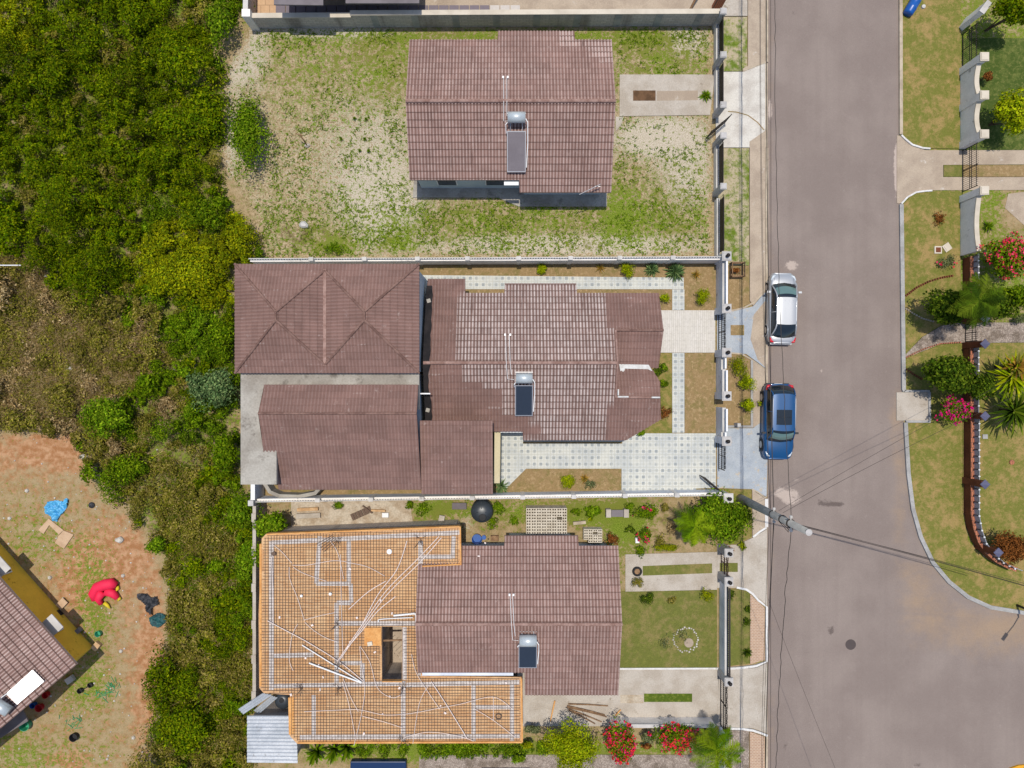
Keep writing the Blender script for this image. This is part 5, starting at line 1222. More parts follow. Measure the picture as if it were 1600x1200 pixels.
# ------------------------------------------------------------ vehicles
def car_paint(name, c, metal=.5, rough=.3):
    n = NT(name); n.out(c, rough, metal, .5); n.b.inputs['Coat Weight'].default_value = .45; n.b.inputs['Coat Roughness'].default_value = .06; return n.m
PAINT_S = car_paint('silver car paint', (.40, .41, .42, 1), .4, .4); PAINT_B = car_paint('blue car paint', (.0, .055, .165, 1), .15, .4)
M['car_glass'] = plain('tinted car glass', (.010, .016, .022, 1), .05, 0, .7, .02); M['car_glass_green'] = plain('greenish windscreen', (.10, .17, .16, 1), .08, 0, .7, .05)
M['tyre'] = plain('tyre rubber', (.015, .015, .016, 1), .85); M['rim'] = plain('alloy rim', (.35, .36, .38, 1), .35, .8); M['taillamp'] = plain('red lamp lens', (.5, .01, .02, 1), .2); M['headlamp'] = plain('clear lamp lens', (.55, .6, .62, 1), .12, 0, .7); M['trim'] = plain('black trim', (.012, .012, .014, 1), .5)
def car(label, name, loc, rotz, Ln, Wd, Ht, belt, hood, paint, wsb, wst, rb0, rb1, suv):
    """front towards +Y; wsb/wst windscreen base and top, rb1/rb0 rear glass top and base, as y"""
    t = thing(name, label, 'car', loc, rotz); h = Ln / 2; w = Wd / 2
    def part(mb, nm, mat, par=t, sm=True):
        me = bpy.data.meshes.new(nm); me.from_pydata([tuple(q) for q in mb.v], [], mb.f); me.update()
        me.polygons.foreach_set('use_smooth', [sm] * len(me.polygons)); return link_mesh(nm, me, mat, par)
    ys_ = [-h + Ln * i / 40 for i in range(41)]
    def hw(y):
        s = abs(y) / h; f_ = (1 - s ** (6 if (y < 0 or suv) else 3.4)) ** .5 if s < 1 else 0
        base = .72 if y < 0 else (.66 if not suv else .74); return w * (base + (1 - base) * f_) * (1 if s < .999 else .97)
    def top(y):
        if y > wsb: 
            s = (y - wsb) / (h - wsb); return belt + (hood - belt) * .5 * s - (.20 * s ** 3)
        if y < rb0:
            s = (rb0 - y) / (h + rb0); return (belt + .02 - .10 * s ** 3) if not suv else belt - .12 * s ** 2
        return belt
    def zlow(y): s = abs(y) / h; return .22 + .16 * s ** 8
    mb = MB(); secs = []
    for y in ys_:
        a_ = hw(y); tz = top(y); lo_ = zlow(y); md = (lo_ + tz) / 2
        half = [(a_ * .90, lo_), (a_ * .985, lo_ + .10), (a_, md), (a_ * .985, tz - .16), (a_ * .93, tz - .05), (a_ * .84, tz - .005), (a_ * .6, tz + .022), (a_ * .3, tz + .035), (0, tz + .04)]
        secs.append([(x, y, z) for x, z in half] + [(-x, y, z) for x, z in half[-2::-1]])
    m = len(secs[0]); vs = [p for s in secs for p in s]
    fs = [(i * m + k, i * m + k + 1, (i + 1) * m + k + 1, (i + 1) * m + k) for i in range(40) for k in range(m - 1)] + [tuple(range(m)), tuple(40 * m + k for k in range(m - 1, -1, -1))] + [(i * m, (i + 1) * m, (i + 1) * m + m - 1, i * m + m - 1) for i in range(40)]
    mb.add(vs, fs); body = part(mb, 'body', paint)
    # greenhouse in glass
    mb = MB(); gs = []
    n = 18; yys = [rb0 + (wsb - rb0) * i / n for i in range(n + 1)]
    def rz_(y):
        if y > wst: s = (wsb - y) / (wsb - wst); return belt + (Ht - belt) * math.sin(s * PI / 2) ** .95
        if y < rb1: s = (y - rb0) / (rb1 - rb0); return belt + (Ht - belt) * math.sin(s * PI / 2) ** .9
        return Ht + .015 * math.sin(PI * (y - rb1) / (wst - rb1))
    def rw(y):
        wt = w * (.70 if not suv else .74); wb = w * .88; s = (rz_(y) - belt) / (Ht - belt); return wb, wb + (wt - wb) * s
    ymid = (rb1 + wst) / 2
    def bow(y, f_):
        k = (y - ymid) / (wsb - ymid) if y > ymid else (y - ymid) / (ymid - rb0)
        return .17 * (1 - min(1, f_ * f_)) * k * abs(k)
    for y in yys:
        z = rz_(y); wb, wt = rw(y); half = [(wb, belt - .06), (wb * .985, belt + .02), ((wb + wt) / 2, (belt + z) / 2), (wt, z - .05), (wt * .9, z - .012), (wt * .5, z + .012), (0, z + .02)]
        gs.append([(x, y + bow(y, x / wt), zz_) for x, zz_ in half] + [(-x, y + bow(y, x / wt), zz_) for x, zz_ in half[-2::-1]])
    m = len(gs[0]); mb.add([p for s in gs for p in s], [(i * m + k, i * m + k + 1, (i + 1) * m + k + 1, (i + 1) * m + k) for i in range(n) for k in range(m - 1)]); part(mb, 'glasshouse', M['car_glass'])
    # windscreen band with its own tint
    def patch(y0_, y1_, x0f, x1f, dz, nn=8, mm=8, rnd_=0):
        mb = MB(); vs = []
        for i in range(nn + 1):
            y = y0_ + (y1_ - y0_) * i / nn
            for k in range(mm + 1):
                f_ = x0f + (x1f - x0f) * k / mm; wb, wt = rw(y); x = wt * f_; z = rz_(y) + .02 - .07 * max(0, abs(f_) - .5) ** 2 * 2
                s = rnd_ * (1 - (2 * k / mm - 1) ** 2); vs.append((x, y + s + bow(y, f_), z + dz))
        mb.add(vs, [(i * (mm + 1) + k, i * (mm + 1) + k + 1, (i + 1) * (mm + 1) + k + 1, (i + 1) * (mm + 1) + k) for i in range(nn) for k in range(mm)]); return mb
    sgn = wsb - wst
    part(patch(wst + sgn * .22, wst + sgn * .72, -.9, .9, .008, rnd_=.03), 'windscreen', M['car_glass_green'])
    rf = part(patch(rb1 - .02, wst + .02, -1.0, 1.0, .014, 10, 10, 0), 'roof', paint)
    # pillars
    mb = MB()
    for sx in (-1, 1):
        mb = MB()
        for (ya_, yb2_) in ((wsb - .02, wst), (rb0 + .02, rb1)):
            pts = []
            for i in range(6):
                y = ya_ + (yb2_ - ya_) * i / 5; wb, wt = rw(y); pts.append((sx * wt * .97, y, rz_(y) - .01))
            mb.tube(pts, .045, 6)
        pts = []
        for i in range(9):
            y = rb1 + (wst - rb1) * i / 8; wb, wt = rw(y); pts.append((sx * wt * .98, y, rz_(y) - .02))
        mb.tube(pts, .035, 6)
        ym = (rb1 + wst) / 2 - .05; wb, wt = rw(ym); mb.tube([(sx * wt, ym, Ht - .05), (sx * wb, ym, belt)], .03, 5)
        part(mb, 'pillar', paint)
    if suv:
        q = patch(wst - 1.2, wst - .32, -.68, .68, .03); so = part(q, 'sunroof', M['car_glass'], rf); mb = MB(); y_ = wst - .76; mb.tube([(-.42, y_, Ht + .06), (.42, y_, Ht + .06)], .012, 5); part(mb, 'divider', M['trim'], so)
        mb = MB()
        for sx in (-1, 1): mb.tube([(sx * w * .73, wst - .1, Ht + .0), (sx * w * .74, wst - .3, Ht + .05), (sx * w * .74, rb1 + .2, Ht + .05), (sx * w * .73, rb1 + .05, Ht)], .02, 5)
        part(mb, 'roof_rail', M['alu'])
        mb = MB(); mb.box((0, rb1 - .02, Ht - .0), (w * 1.2, .16, .04)); part(mb, 'spoiler', paint)
    else:
        mb = MB()
        for f_ in (-.42, -.14, .14, .42): mb.tube([(f_ * w, rb1 + .15, Ht + .028), (f_ * w, wst - .12, Ht + .03)], .012, 5)
        part(mb, 'roof_rib', paint, rf)
    for sx in (-1, 1):
        wb, wt = rw(wst + .3); mb = MB(); mb.box((sx * (w + .08), wsb - .42, belt + .06), (.20, .12, .13)); part(mb, 'mirror', paint if not suv else M['trim'], t, False)
        for yw in (h - .86, -h + .84):
            rr_ = .31 if not suv else .36
            wb2 = thing.__globals__['MB'](); wb2.tube([(sx * (w - .20), yw, rr_), (sx * (w + .005), yw, rr_)], rr_, 20); wo = part(wb2, 'wheel', M['tyre'], t, False)
            wr = MB(); wr.tube([(sx * (w - .02), yw, rr_), (sx * (w + .012), yw, rr_)], rr_ * .62, 10); part(wr, 'rim', M['rim'], wo, False)
            ar = MB(); ar.tube([(sx * (w - .004), yw + (rr_ + .06) * math.cos(PI * i / 10), rr_ + (rr_ + .06) * math.sin(PI * i / 10)) for i in range(11)], .03, 5); part(ar, 'wheel_arch', M['trim'] if suv else paint)
        zt = top(h - .3); mb = MB(); mb.tube([(sx * w * .50, h - .16, zt - .10), (sx * w * .72, h - .24, zt - .06), (sx * w * .86, h - .48, zt - .03)], [.04, .08, .05], 8); part(mb, 'headlight', M['headlamp'])
        zt = top(-h + .2); mb = MB(); mb.tube([(sx * w * .56, -h + .08, zt - .10), (sx * w * .80, -h + .13, zt - .06), (sx * w * .90, -h + .38, zt - .07)], [.05, .09, .05], 8); part(mb, 'taillight', M['taillamp'])
    mb = MB(); mb.box((0, -h + .02, .48), (w * 1.5, .14, .18)); part(mb, 'bumper', M['trim'] if suv else paint, t, False); mb = MB(); mb.box((0, h - .06, .42), (w * 1.3, .12, .16)); part(mb, 'bumper', M['trim'] if suv else paint, t, False)
    mb = MB(); mb.box((0, -h - .02, .62), (.5, .02, .12)); part(mb, 'number_plate', M['white'], t, False)
    # shut lines
    mb = MB(); yb_ = wsb + .04; mb.tube([(-w * .8, yb_ + .02, top(yb_) + .016), (0, yb_ + .06, top(yb_) + .036), (w * .8, yb_ + .02, top(yb_) + .016)], .014, 4)
    yt = -h + .10; mb.tube([(-w * .6, yt, top(yt) + .018), (w * .6, yt, top(yt) + .018)], .01, 4)
    for sx in (-1, 1): mb.tube([(sx * w * .72, wsb, belt + .02), (sx * w * .66, h - .35, top(h - .35) + .012)], .008, 4)
    if not suv: mb.tube([(-w * .7, rb0 - .06, top(rb0 - .1) + .016), (w * .7, rb0 - .06, top(rb0 - .1) + .016)], .01, 4)
    part(mb, 'shut_line', M['trim'])
    mb = MB(); mb.tube([(-.5, wsb - .03, belt + .05), (.1, wsb - .12, belt + .12)], .012, 4); mb.tube([(.05, wsb - .03, belt + .05), (.6, wsb - .14, belt + .12)], .012, 4); part(mb, 'wiper', M['trim'])
    return t
q = P(1221.5, 482, .6); car('silver saloon car parked at the kerb in front of the white driveway', 'parked_car', (q[0], q[1], 0.012), R(-1.2), 4.35, 1.74, 1.42, .88, .80, PAINT_S, 1.38, .54, -1.72, -1.0, False)
q = P(1215.5, 658.5, .7); car('blue sport utility car with dark sunroof parked at the kerb by the tiled yard', 'parked_car', (q[0], q[1], 0.012), PI + R(-.8), 4.62, 1.84, 1.66, 1.02, .98, PAINT_B, 1.10, .45, -2.08, -1.62, True)

# ------------------------------------------------------------ utility pole and wires
px_, py_ = P(1156, 778); up = thing('utility_pole', 'tall concrete utility pole beside the kerb carrying the street wires', 'utility pole', (px_, py_, 0))
HP = 10.3
mb = MB(); mb.tube([(px_, py_, 0), (px_, py_, HP)], [.26, .155], 14); mb.build('pole', M['pole'], up, True)
mb = MB(); mb.lathe((px_, py_, HP), [(.165, 0), (.165, .04), (.08, .07), (0, .07)], 14); mb.build('cap', M['column'], up)
for z in (5.6, 7.0, 8.05): mb = MB(); mb.lathe((px_, py_, z), [(.23, 0), (.23, .08)], 14); mb.build('clamp', M['iron'], up)
for z, dx in ((8.1, .0), (5.75, 0)):
    mb = MB(); mb.tube([(px_, py_, z), (px_ + dx, py_ + .34, z + .02)], .035, 6); mb.lathe((px_ + dx, py_ + .34, z - .06), [(.05, 0), (.08, .05), (.05, .1), (.08, .15), (.03, .2)], 8); mb.build('insulator', M['white_rough'], up)
    mb = MB(); mb.tube([(px_, py_, z), (px_ + dx, py_ - .36, z + .02)], .035, 6); mb.lathe((px_ + dx, py_ - .36, z - .06), [(.05, 0), (.08, .05), (.05, .1), (.08, .15), (.03, .2)], 8); mb.build('insulator', M['white_rough'], up)
mb = MB()
for k in range(3): mb.tube([(px_ + .15, py_ - .2, 7.9 - k * .3), (px_ + .35, py_ - .5 - k * .1, 7.5 - k * .3), (px_ + .1, py_ - .2, 6.6 - k * .3), (px_, py_ - .2, 6.0)], .015, 5)
mb.build('cable_loop', M['iron'], up)
def wire(label, a, b, sag, r=.012, wob=0, n=40):
    a, b = Vector(a), Vector(b); pts = []
    for i in range(n + 1):
        t = i / n; p = a.lerp(b, t); p.z -= sag * 4 * t * (1 - t)
        if wob and 0 < i < n: p.x += rnd.uniform(-wob, wob); p.z += rnd.uniform(-wob, wob)
        pts.append(tuple(p))
    mb = MB(); mb.tube(pts, r, 5); meta(mb.build('power_line', M['iron']), label, 'cable')
TOP = (px_, py_ + .34, 8.1)
wire('upper twisted wire running along the kerb up the photo from the pole', (px_ + .02, py_ + .36, 8.1), (px_ - .02, 42, 7.8), 2.0, .016, .035, 90)
wire('lower thick cable running along the kerb up the photo from the pole', (px_, py_ + .34, 5.75), (px_ - .05, 42, 5.6), .95, .024)
wire('second lower cable close beside the thick one above the pole', (px_ - .1, py_ + .3, 5.5), (px_ - .2, 42, 5.0), 1.1, .012)
wire('thin cable sagging low over the pavement above the pole', (px_ - .05, py_ + .3, 5.3), (px_ - .1, 42, 4.9), 1.3, .010)
wire('upper twisted wire running down the photo from the pole', (px_ + .02, py_ - .36, 8.1), (px_ + .02, -42, 7.4), 1.9, .016, .035, 90)
wire('lower thick cable running down the photo from the pole', (px_, py_ - .34, 5.75), (px_ - .15, -42, 5.2), .9, .022)
wire('second lower cable running down the photo beside the thick one', (px_ + .05, py_ - .34, 5.7), (px_ - .3, -42, 4.8), 1.1, .010)
wire('thin cable low over the pavement below the pole', (px_ - .1, py_ - .3, 5.4), (px_ - .1, -42, 4.6), 1.0, .010)
lx, ly = P(1583, 958); 
def at(u, v, z): return P3(u, v, z)
lt = at(1592, 905, 6.0)
wire('upper wire crossing the road from the pole to the street lamp', (px_ + .15, py_, 8.0), at(1620, 920, 6.3), .6, .012)
wire('middle wire crossing the road from the pole to the street lamp', (px_ + .15, py_ - .1, 7.3), at(1620, 917, 5.9), .5, .012)
wire('lower wire crossing the road from the pole to the street lamp', (px_ + .15, py_ - .1, 7.7), at(1620, 921, 6.1), .7, .016)
wire('thin wire crossing the road up to the pavement pad', (px_ + .1, py_ + .3, 6.8), at(1720, 560, 5.0), .8, .010)
wire('thin wire crossing the road diagonally, lowest of the parallel three', (px_ + .1, py_ + .3, 6.2), at(1720, 520, 4.6), .6, .009)
wire('thin wire falling diagonally over the asphalt below the pole', at(1200, 935, 4.5), at(1330, 1260, 5.5), .3, .008)
sl = thing('street_lamp', 'dark street lamp at the right border by the road corner', 'street lamp', P(1588, 945) + (0,))
q = P(1588, 945); mb = MB(); mb.tube([(q[0], q[1], 0), (q[0] + .02, q[1], 5.2)], [.08, .05], 8); mb.build('pole', M['iron'], sl)
mb = MB(); mb.tube([(q[0] + .02, q[1], 5.2), (q[0] - .3, q[1] - .5, 5.4), (q[0] - .7, q[1] - 1.0, 5.4)], .035, 6); mb.build('arm', M['iron'], sl)
mb = MB(); mb.box((q[0] - .85, q[1] - 1.2, 5.38), (.22, .5, .12), R(-35)); mb.build('lamp_head', M['iron'], sl)

# ------------------------------------------------------------ foliage
def cmix(a, b, t): return a * (1 - t) + b * t
def L3(r, g, b, k=.72): return np.array(C(r, g, b, k)[:3])
PAL = {'lime': [L3(176, 190, 14), L3(132, 156, 12), L3(164, 168, 20)], 'green': [L3(108, 138, 10), L3(80, 112, 8), L3(134, 156, 22)], 'dark': [L3(80, 104, 18), L3(56, 80, 14), L3(112, 130, 30)],
       'scrub': [L3(112, 134, 4), L3(80, 108, 4), L3(136, 146, 10)], 'olive': [L3(150, 140, 50), L3(122, 124, 34), L3(166, 150, 80)], 'yellow': [L3(170, 170, 14), L3(144, 152, 14), L3(126, 146, 16)],
       'bright': [L3(114, 148, 16), L3(86, 120, 12), L3(140, 164, 30)], 'straw': [L3(178, 150, 100), L3(150, 124, 80), L3(200, 176, 128)], 'rust': [L3(146, 88, 40), L3(112, 68, 32), L3(168, 108, 54)],
       'gold': [L3(190, 150, 56), L3(170, 128, 50), L3(150, 140, 60)], 'grey': [L3(120, 130, 86), L3(92, 106, 62), L3(146, 150, 104)], 'blueg': [L3(110, 140, 84), L3(80, 108, 60), L3(146, 168, 104)]}
def leaves(cent, size, cols, up=.55, aspect=.55, dirs=None):
    n = len(cent); nrm = rng.normal(size=(n, 3))
    if dirs is not None: nrm = dirs * 1.25 + nrm * .55 + np.array([0, 0, .12])
    else: nrm[:, 2] = np.abs(nrm[:, 2]) + up * 2
    nrm /= np.linalg.norm(nrm, axis=1)[:, None]
    t = rng.normal(size=(n, 3)); t -= nrm * (t * nrm).sum(1)[:, None]; t /= np.linalg.norm(t, axis=1)[:, None]; b = np.cross(nrm, t)
    s = size[:, None]; V = np.stack([cent - t * s, cent + b * s * aspect - t * s * .1, cent + t * s, cent - b * s * aspect - t * s * .1], 1).reshape(-1, 3)
    Qf = np.arange(n * 4).reshape(n, 4); return V, Qf, np.repeat(cols, 4, axis=0)
def pick(pal, n, clump=None):
    P_ = np.array(PAL[pal]); i = rng.integers(0, len(P_), n); c = P_[i]; j = rng.uniform(.8, 1.25, n)[:, None]; return c * j
def crown_pts(n, cx, cy, cz, rx, ry, rz_, clumps=14, clr=.42):
    k = clumps; d = rng.normal(size=(k, 3)); d /= np.linalg.norm(d, axis=1)[:, None]; d[:, 2] = np.abs(d[:, 2]) * .9 - .15; r = rng.uniform(.25, .72, k)[:, None]
    cc = d * r; cc[0] = (0, 0, .3); rr_ = rng.uniform(.6, 1.15, k) * clr
    i = rng.integers(0, k, n); e = rng.normal(size=(n, 3)); e /= np.linalg.norm(e, axis=1)[:, None]; e[:, 2] = np.where(e[:, 2] < -.3, -e[:, 2], e[:, 2])
    p = cc[i] + e * rr_[i][:, None] * rng.uniform(.55, 1.08, n)[:, None]
    dd = e * .8 + p * .6; dd[:, 2] = np.abs(dd[:, 2]); dd /= np.linalg.norm(dd, axis=1)[:, None] + 1e-6
    return np.array([cx, cy, cz]) + p * np.array([rx, ry, rz_]), i, dd
def shrub(name, label, cat, u, v, rpx, h, pal, n=900, leaf=.07, group=None, flowers=None, rvpx=None, clumps=14, trunk=False, seedcol=None, z0=0, clr=.42, up=.55, fsize=.07):
    if name in ('topiary_shrub', 'verge_shrub', 'garden_plant', 'verge_plant'): rpx *= 1.25
    zc = h * .55; x, y = P(u, v, zc); rx = rpx / PX * (H - zc) / H; ry = (rvpx or rpx) / PX * (H - zc) / H
    t = thing(name, label, cat, (x, y, z0), 0, group)
    c, ci, dd = crown_pts(n, x, y, z0 + zc, rx, ry, h * .45, clumps, clr)
    cl = pick(pal, n); shade = rng.uniform(.75, 1.25, 64)[ci]; cl = cl * shade[:, None]
    V, Qf, cc = leaves(c, rng.uniform(.6, 1.3, n) * leaf, cl, up, dirs=dd); np_mesh('foliage', V, Qf, M['leaf'], t, cols=cc)
    if flowers:
        nf = int(flowers[1]); k = rng.integers(0, n, nf // 5 + 1); f = np.repeat(c[k], 5, axis=0)[:nf] + rng.normal(size=(nf, 3)) * .07; f[:, 2] += .05
        fc = np.array(flowers[0]); fcol = fc[rng.integers(0, len(fc), nf)] * rng.uniform(.8, 1.2, nf)[:, None]
        V, Qf, cc = leaves(f, rng.uniform(.7, 1.2, nf) * fsize, fcol, 1.0, .8); np_mesh('flower', V, Qf, M['leaf'], t, cols=cc)['kind'] = 'stuff'
    mb = MB()
    for a_ in range(4 if h > .6 else 2):
        an = rnd.uniform(0, 6.28); q = rnd.uniform(.3, .5); mb.tube([(x, y, z0), (x + rx * q * .4 * math.cos(an), y + ry * q * .4 * math.sin(an), z0 + zc * .5), (x + rx * q * math.cos(an), y + ry * q * math.sin(an), z0 + zc)], [.05 * max(.4, h / 3), .035 * max(.4, h / 3), .012], 5)
    mb.build('trunk' if trunk else 'stem', M['bark'], t)
    return t
def blades(name, label, cat, u, v, rpx, h, pal, n=40, width=.05, group=None, arch=.5, z0=0, stemh=0, par_name='leaves'):
    """rosette of pointed leaves: agave, yucca, grass clump"""
    x, y = P(u, v, h * .5 + stemh); r = rpx / PX * (H - h) / H; t = thing(name, label, cat, (x, y, z0), 0, group); V, Qf, cc = [], [], []
    for i in range(n):
        a_ = i * 2.39996 + rnd.uniform(-.2, .2); f = .45 + .55 * (i / n); el = (1 - i / n) * 1.0; L = r * f * rnd.uniform(.85, 1.1); dx, dy = math.cos(a_), math.sin(a_); w_ = width * rnd.uniform(.8, 1.2)
        col = PAL[pal][rnd.randrange(3)] * rnd.uniform(.8, 1.25); b0_ = len(V); ks = 4
        for k in range(ks + 1):
            s = k / ks; rad = L * s * (1 - .1 * el); z = z0 + stemh + .04 + h * (el * s + arch * math.sin(PI * s * .9) * (.35)); ww = w_ * (1 - s) ** .7 * (.5 + s) + .004
            V += [(x + dx * rad - dy * ww, y + dy * rad + dx * ww, z), (x + dx * rad, y + dy * rad, z - ww * .4), (x + dx * rad + dy * ww, y + dy * rad - dx * ww, z)]; cc += [col * (.85 + .3 * s)] * 3
        for k in range(ks):
            q0_ = b0_ + 3 * k; Qf += [(q0_, q0_ + 1, q0_ + 4, q0_ + 3), (q0_ + 1, q0_ + 2, q0_ + 5, q0_ + 4)]
    np_mesh(par_name, V, Qf, M['leaf'], t, cols=np.array(cc))
    if stemh: mb = MB(); mb.tube([(x, y, z0), (x, y, z0 + stemh + .1)], [.09, .06], 7); mb.build('trunk', M['bark'], t)
    return t
def palm(label, u, v, h, L, nf, pal, group=None, tip=None, cat='palm', name='palm_tree', leafw=.05, lf=.42, droop=.55, stems=1, spread=0.0):
    x0_, y0_ = P(u, v, h); t = thing(name, label, cat, (x0_, y0_, 0), 0, group); mb = MB()
    for s_ in range(stems):
        an = s_ * 2.4; x, y = x0_ + spread * math.cos(an), y0_ + spread * math.sin(an); hh = h * (1 - .12 * s_); mb.tube([(x0_ + .3 * spread * math.cos(an), y0_ + .3 * spread * math.sin(an), 0), (x, y, hh)], [.12, .07], 8)
        V, Qf, cc = [], [], []
        for i in range(nf):
            a_ = i * 2.39996 + rnd.uniform(-.25, .25); el = rnd.uniform(.15, 1.0); LL = L * rnd.uniform(.75, 1.1); dx, dy = math.cos(a_), math.sin(a_); col = PAL[pal][rnd.randrange(3)] * rnd.uniform(.8, 1.3)
            if tip is not None and rnd.random() < .4: col = PAL[tip][rnd.randrange(3)]
            K = 26; pr_ = None
            for k in range(K):
                s = (k + .5) / K; rad = LL * s * (1 - .25 * el * s); z = hh + LL * (el * .55 * s - droop * s * s); px2, py2 = x + dx * rad, y + dy * rad
                ll = lf * L * math.sin(PI * min(1, s * .86 + .14)) * rnd.uniform(.85, 1.1) * .6
                for sg in (-1, 1):
                    ex, ey = px2 + (-dy * sg * .85 + dx * .5) * ll, py2 + (dx * sg * .85 + dy * .5) * ll; ez = z - ll * rnd.uniform(.1, .5); b0_ = len(V)
                    V += [(px2 - dx * leafw * .5, py2 - dy * leafw * .5, z), (px2 + dx * leafw * .5, py2 + dy * leafw * .5, z), (ex + dx * .008, ey + dy * .008, ez), (ex - dx * .008, ey - dy * .008, ez)]; Qf.append((b0_, b0_ + 1, b0_ + 2, b0_ + 3)); cc += [col * (1.0 if sg > 0 else .85)] * 4
        np_mesh('fronds', V, Qf, M['leaf'], t, cols=np.array(cc))
    mb.build('trunk', M['bark'], t); return t

# scrub: uncountable brush over the left of the picture
def scrub_mass(name, label, n_clump, region, pal_fn, rr=(.35, 1.0), per=170, leaf=.085, avoid=None):
    out_V, out_Q, out_C = [], [], []; done = 0; tries = 0; us_ = [p[0] for p in region]; vs_ = [p[1] for p in region]; cents = []
    while done < n_clump and tries < n_clump * 12:
        tries += 1; u = rnd.uniform(max(min(us_), -60), max(us_)); v = rnd.uniform(max(min(vs_), -60), min(max(vs_), 1260))
        if not inside(np.array([u]), np.array([v]), region)[0]: continue
        dens, pal, hh = pal_fn(u, v)
        if rnd.random() > dens: continue
        done += 1; r = rnd.uniform(*rr) ** 1.0 * (.45 + .55 * hh); x, y = P(u, v); big_ = nz(u, v, .03, 21); h = (r * rnd.uniform(.9, 1.6)) * hh + .05; h = max(h, .15); n = int(per * r * (r + h) / .55) + 20
        e = rng.normal(size=(n, 3)); e /= np.linalg.norm(e, axis=1)[:, None]; e[:, 2] = np.abs(e[:, 2]); e *= rng.uniform(.72, 1.12, n)[:, None]
        lob = 1 + .25 * np.sin(np.arctan2(e[:, 1], e[:, 0]) * rnd.choice([3, 4, 5]) + rnd.uniform(0, 6)); c = np.stack([x + e[:, 0] * r * lob, y + e[:, 1] * r * lob, .05 + e[:, 2] * h + .1], 1)
        cl = pick(pal, n) * rnd.uniform(.72, 1.25); V, Qf, cc = leaves(c, rng.uniform(.5, 1.35, n) * leaf, cl, .35, .5, dirs=e / np.linalg.norm(e, axis=1)[:, None]); out_Q.append(Qf + sum(len(q) for q in out_V)); out_V.append(V); out_C.append(cc)
    o = np_mesh(name, np.concatenate(out_V), np.concatenate(out_Q), M['leaf'], None, cols=np.concatenate(out_C)); return meta(o, label, 'scrub', None, 'stuff')
def scrub_crowns(name, label, n_b, region, pal_fn, sep=.56):
    out_V, out_Q, out_C, pts, tot = [], [], [], [], 0; us_ = [p[0] for p in region]; vs_ = [p[1] for p in region]; tries = 0
    while len(pts) < n_b and tries < n_b * 60:
        tries += 1; u = rnd.uniform(max(min(us_), -50), max(us_)); v = rnd.uniform(max(min(vs_), -50), min(max(vs_), 1250))
        if not inside(np.array([u]), np.array([v]), region)[0]: continue
        dens, pal, hh = pal_fn(u, v)
        if rnd.random() > dens * dens * (.2 if hh < .62 else 1): continue
        r = (.45 + 1.25 * rnd.random() ** 1.8) * (.5 + .5 * hh)
        if any((u - a) ** 2 + (v - b) ** 2 < ((r + c) * PX * sep) ** 2 for a, b, c in pts): continue
        pts.append((u, v, r)); x, y = P(u, v); h = (r * rnd.uniform(1.0, 1.7) + 1.3 * max(0, nz(u, v, .02, 31) + .15)) * (.5 + .5 * hh); n = int(760 * r * r + 90); an = rnd.uniform(.75, 1.25)
        c, ci, dd = crown_pts(n, x, y, h * .5, r * 1.12 * an, r * 1.12 / an, h * .55, max(5, int(11 * r)), .45)
        cl = pick(pal, n) * (rng.uniform(.8, 1.2, 64)[ci % 64][:, None]) * rnd.uniform(.72, 1.22); Vq, Qf, cc = leaves(c, rng.uniform(.5, 1.4, n) * rnd.uniform(.06, .095), cl, .35, rnd.uniform(.35, .6), dirs=dd)
        out_V.append(Vq); out_Q.append(Qf + tot); out_C.append(cc); tot += len(Vq)
    o = np_mesh(name, np.concatenate(out_V), np.concatenate(out_Q), M['leaf'], None, cols=np.concatenate(out_C)); return meta(o, label, 'scrub', None, 'stuff')
def nz(u, v, s, o=0): return mnoise.noise(Vector((u * s + o, v * s - o, o * 1.7)))
def pal_main(u, v):
    n1 = nz(u, v, .016, 3); n2 = nz(u, v, .03, 9)
    dry = float(inside(np.array([u]), np.array([v]), DRYSCRUB)[0])
    low = float(190 < u and v > 690)
    dens = 1 - .72 * dry; hh = 1.0 - .45 * dry
    if u < 30 and 280 < v < 420: dens *= .35
    if 225 < u < 400 and 330 < v < 480: return dens, ('yellow' if n1 > -.25 else 'green'), .9
    if u < 60 and v < 100 and n1 > -.2: return dens, 'yellow', 1
    if low and not (u > 375 and v < 960) and not (v < 760 and u > 340):
        return (.62 if n2 > -.1 else .28), ('olive' if n2 < .14 else ('green' if n1 > .2 else 'scrub')), (.75 if v > 1040 and u < 340 else .35)
    if u > 345 or (u > 290 and 480 < v < 700): return dens * (.9 if n1 > -.2 else .5), ('bright' if n2 > .12 else ('green' if n2 > -.25 else 'scrub')), .9
    if dry or (v > 500 and n1 < .05): return dens, ('olive' if n2 > -.2 else 'straw'), .6
    if v > 460: return dens * .8, ('green' if n1 > .1 else 'olive'), .8
    return (dens if n1 > -.4 else .5), ('scrub' if n2 > -.36 else 'olive'), 1.1
scrub_crowns('scrub', 'dense green and yellow green scrub crowns filling the left of the photo', 900, SCRUB, pal_main)
scrub_mass('underbrush', 'low green and olive underbrush between the scrub crowns', 2100, SCRUB, lambda u, v: ((lambda d_, p_, h_: (.45 + .55 * d_, p_, .5))(*pal_main(u, v))), rr=(.3, .9), per=150, leaf=.075)
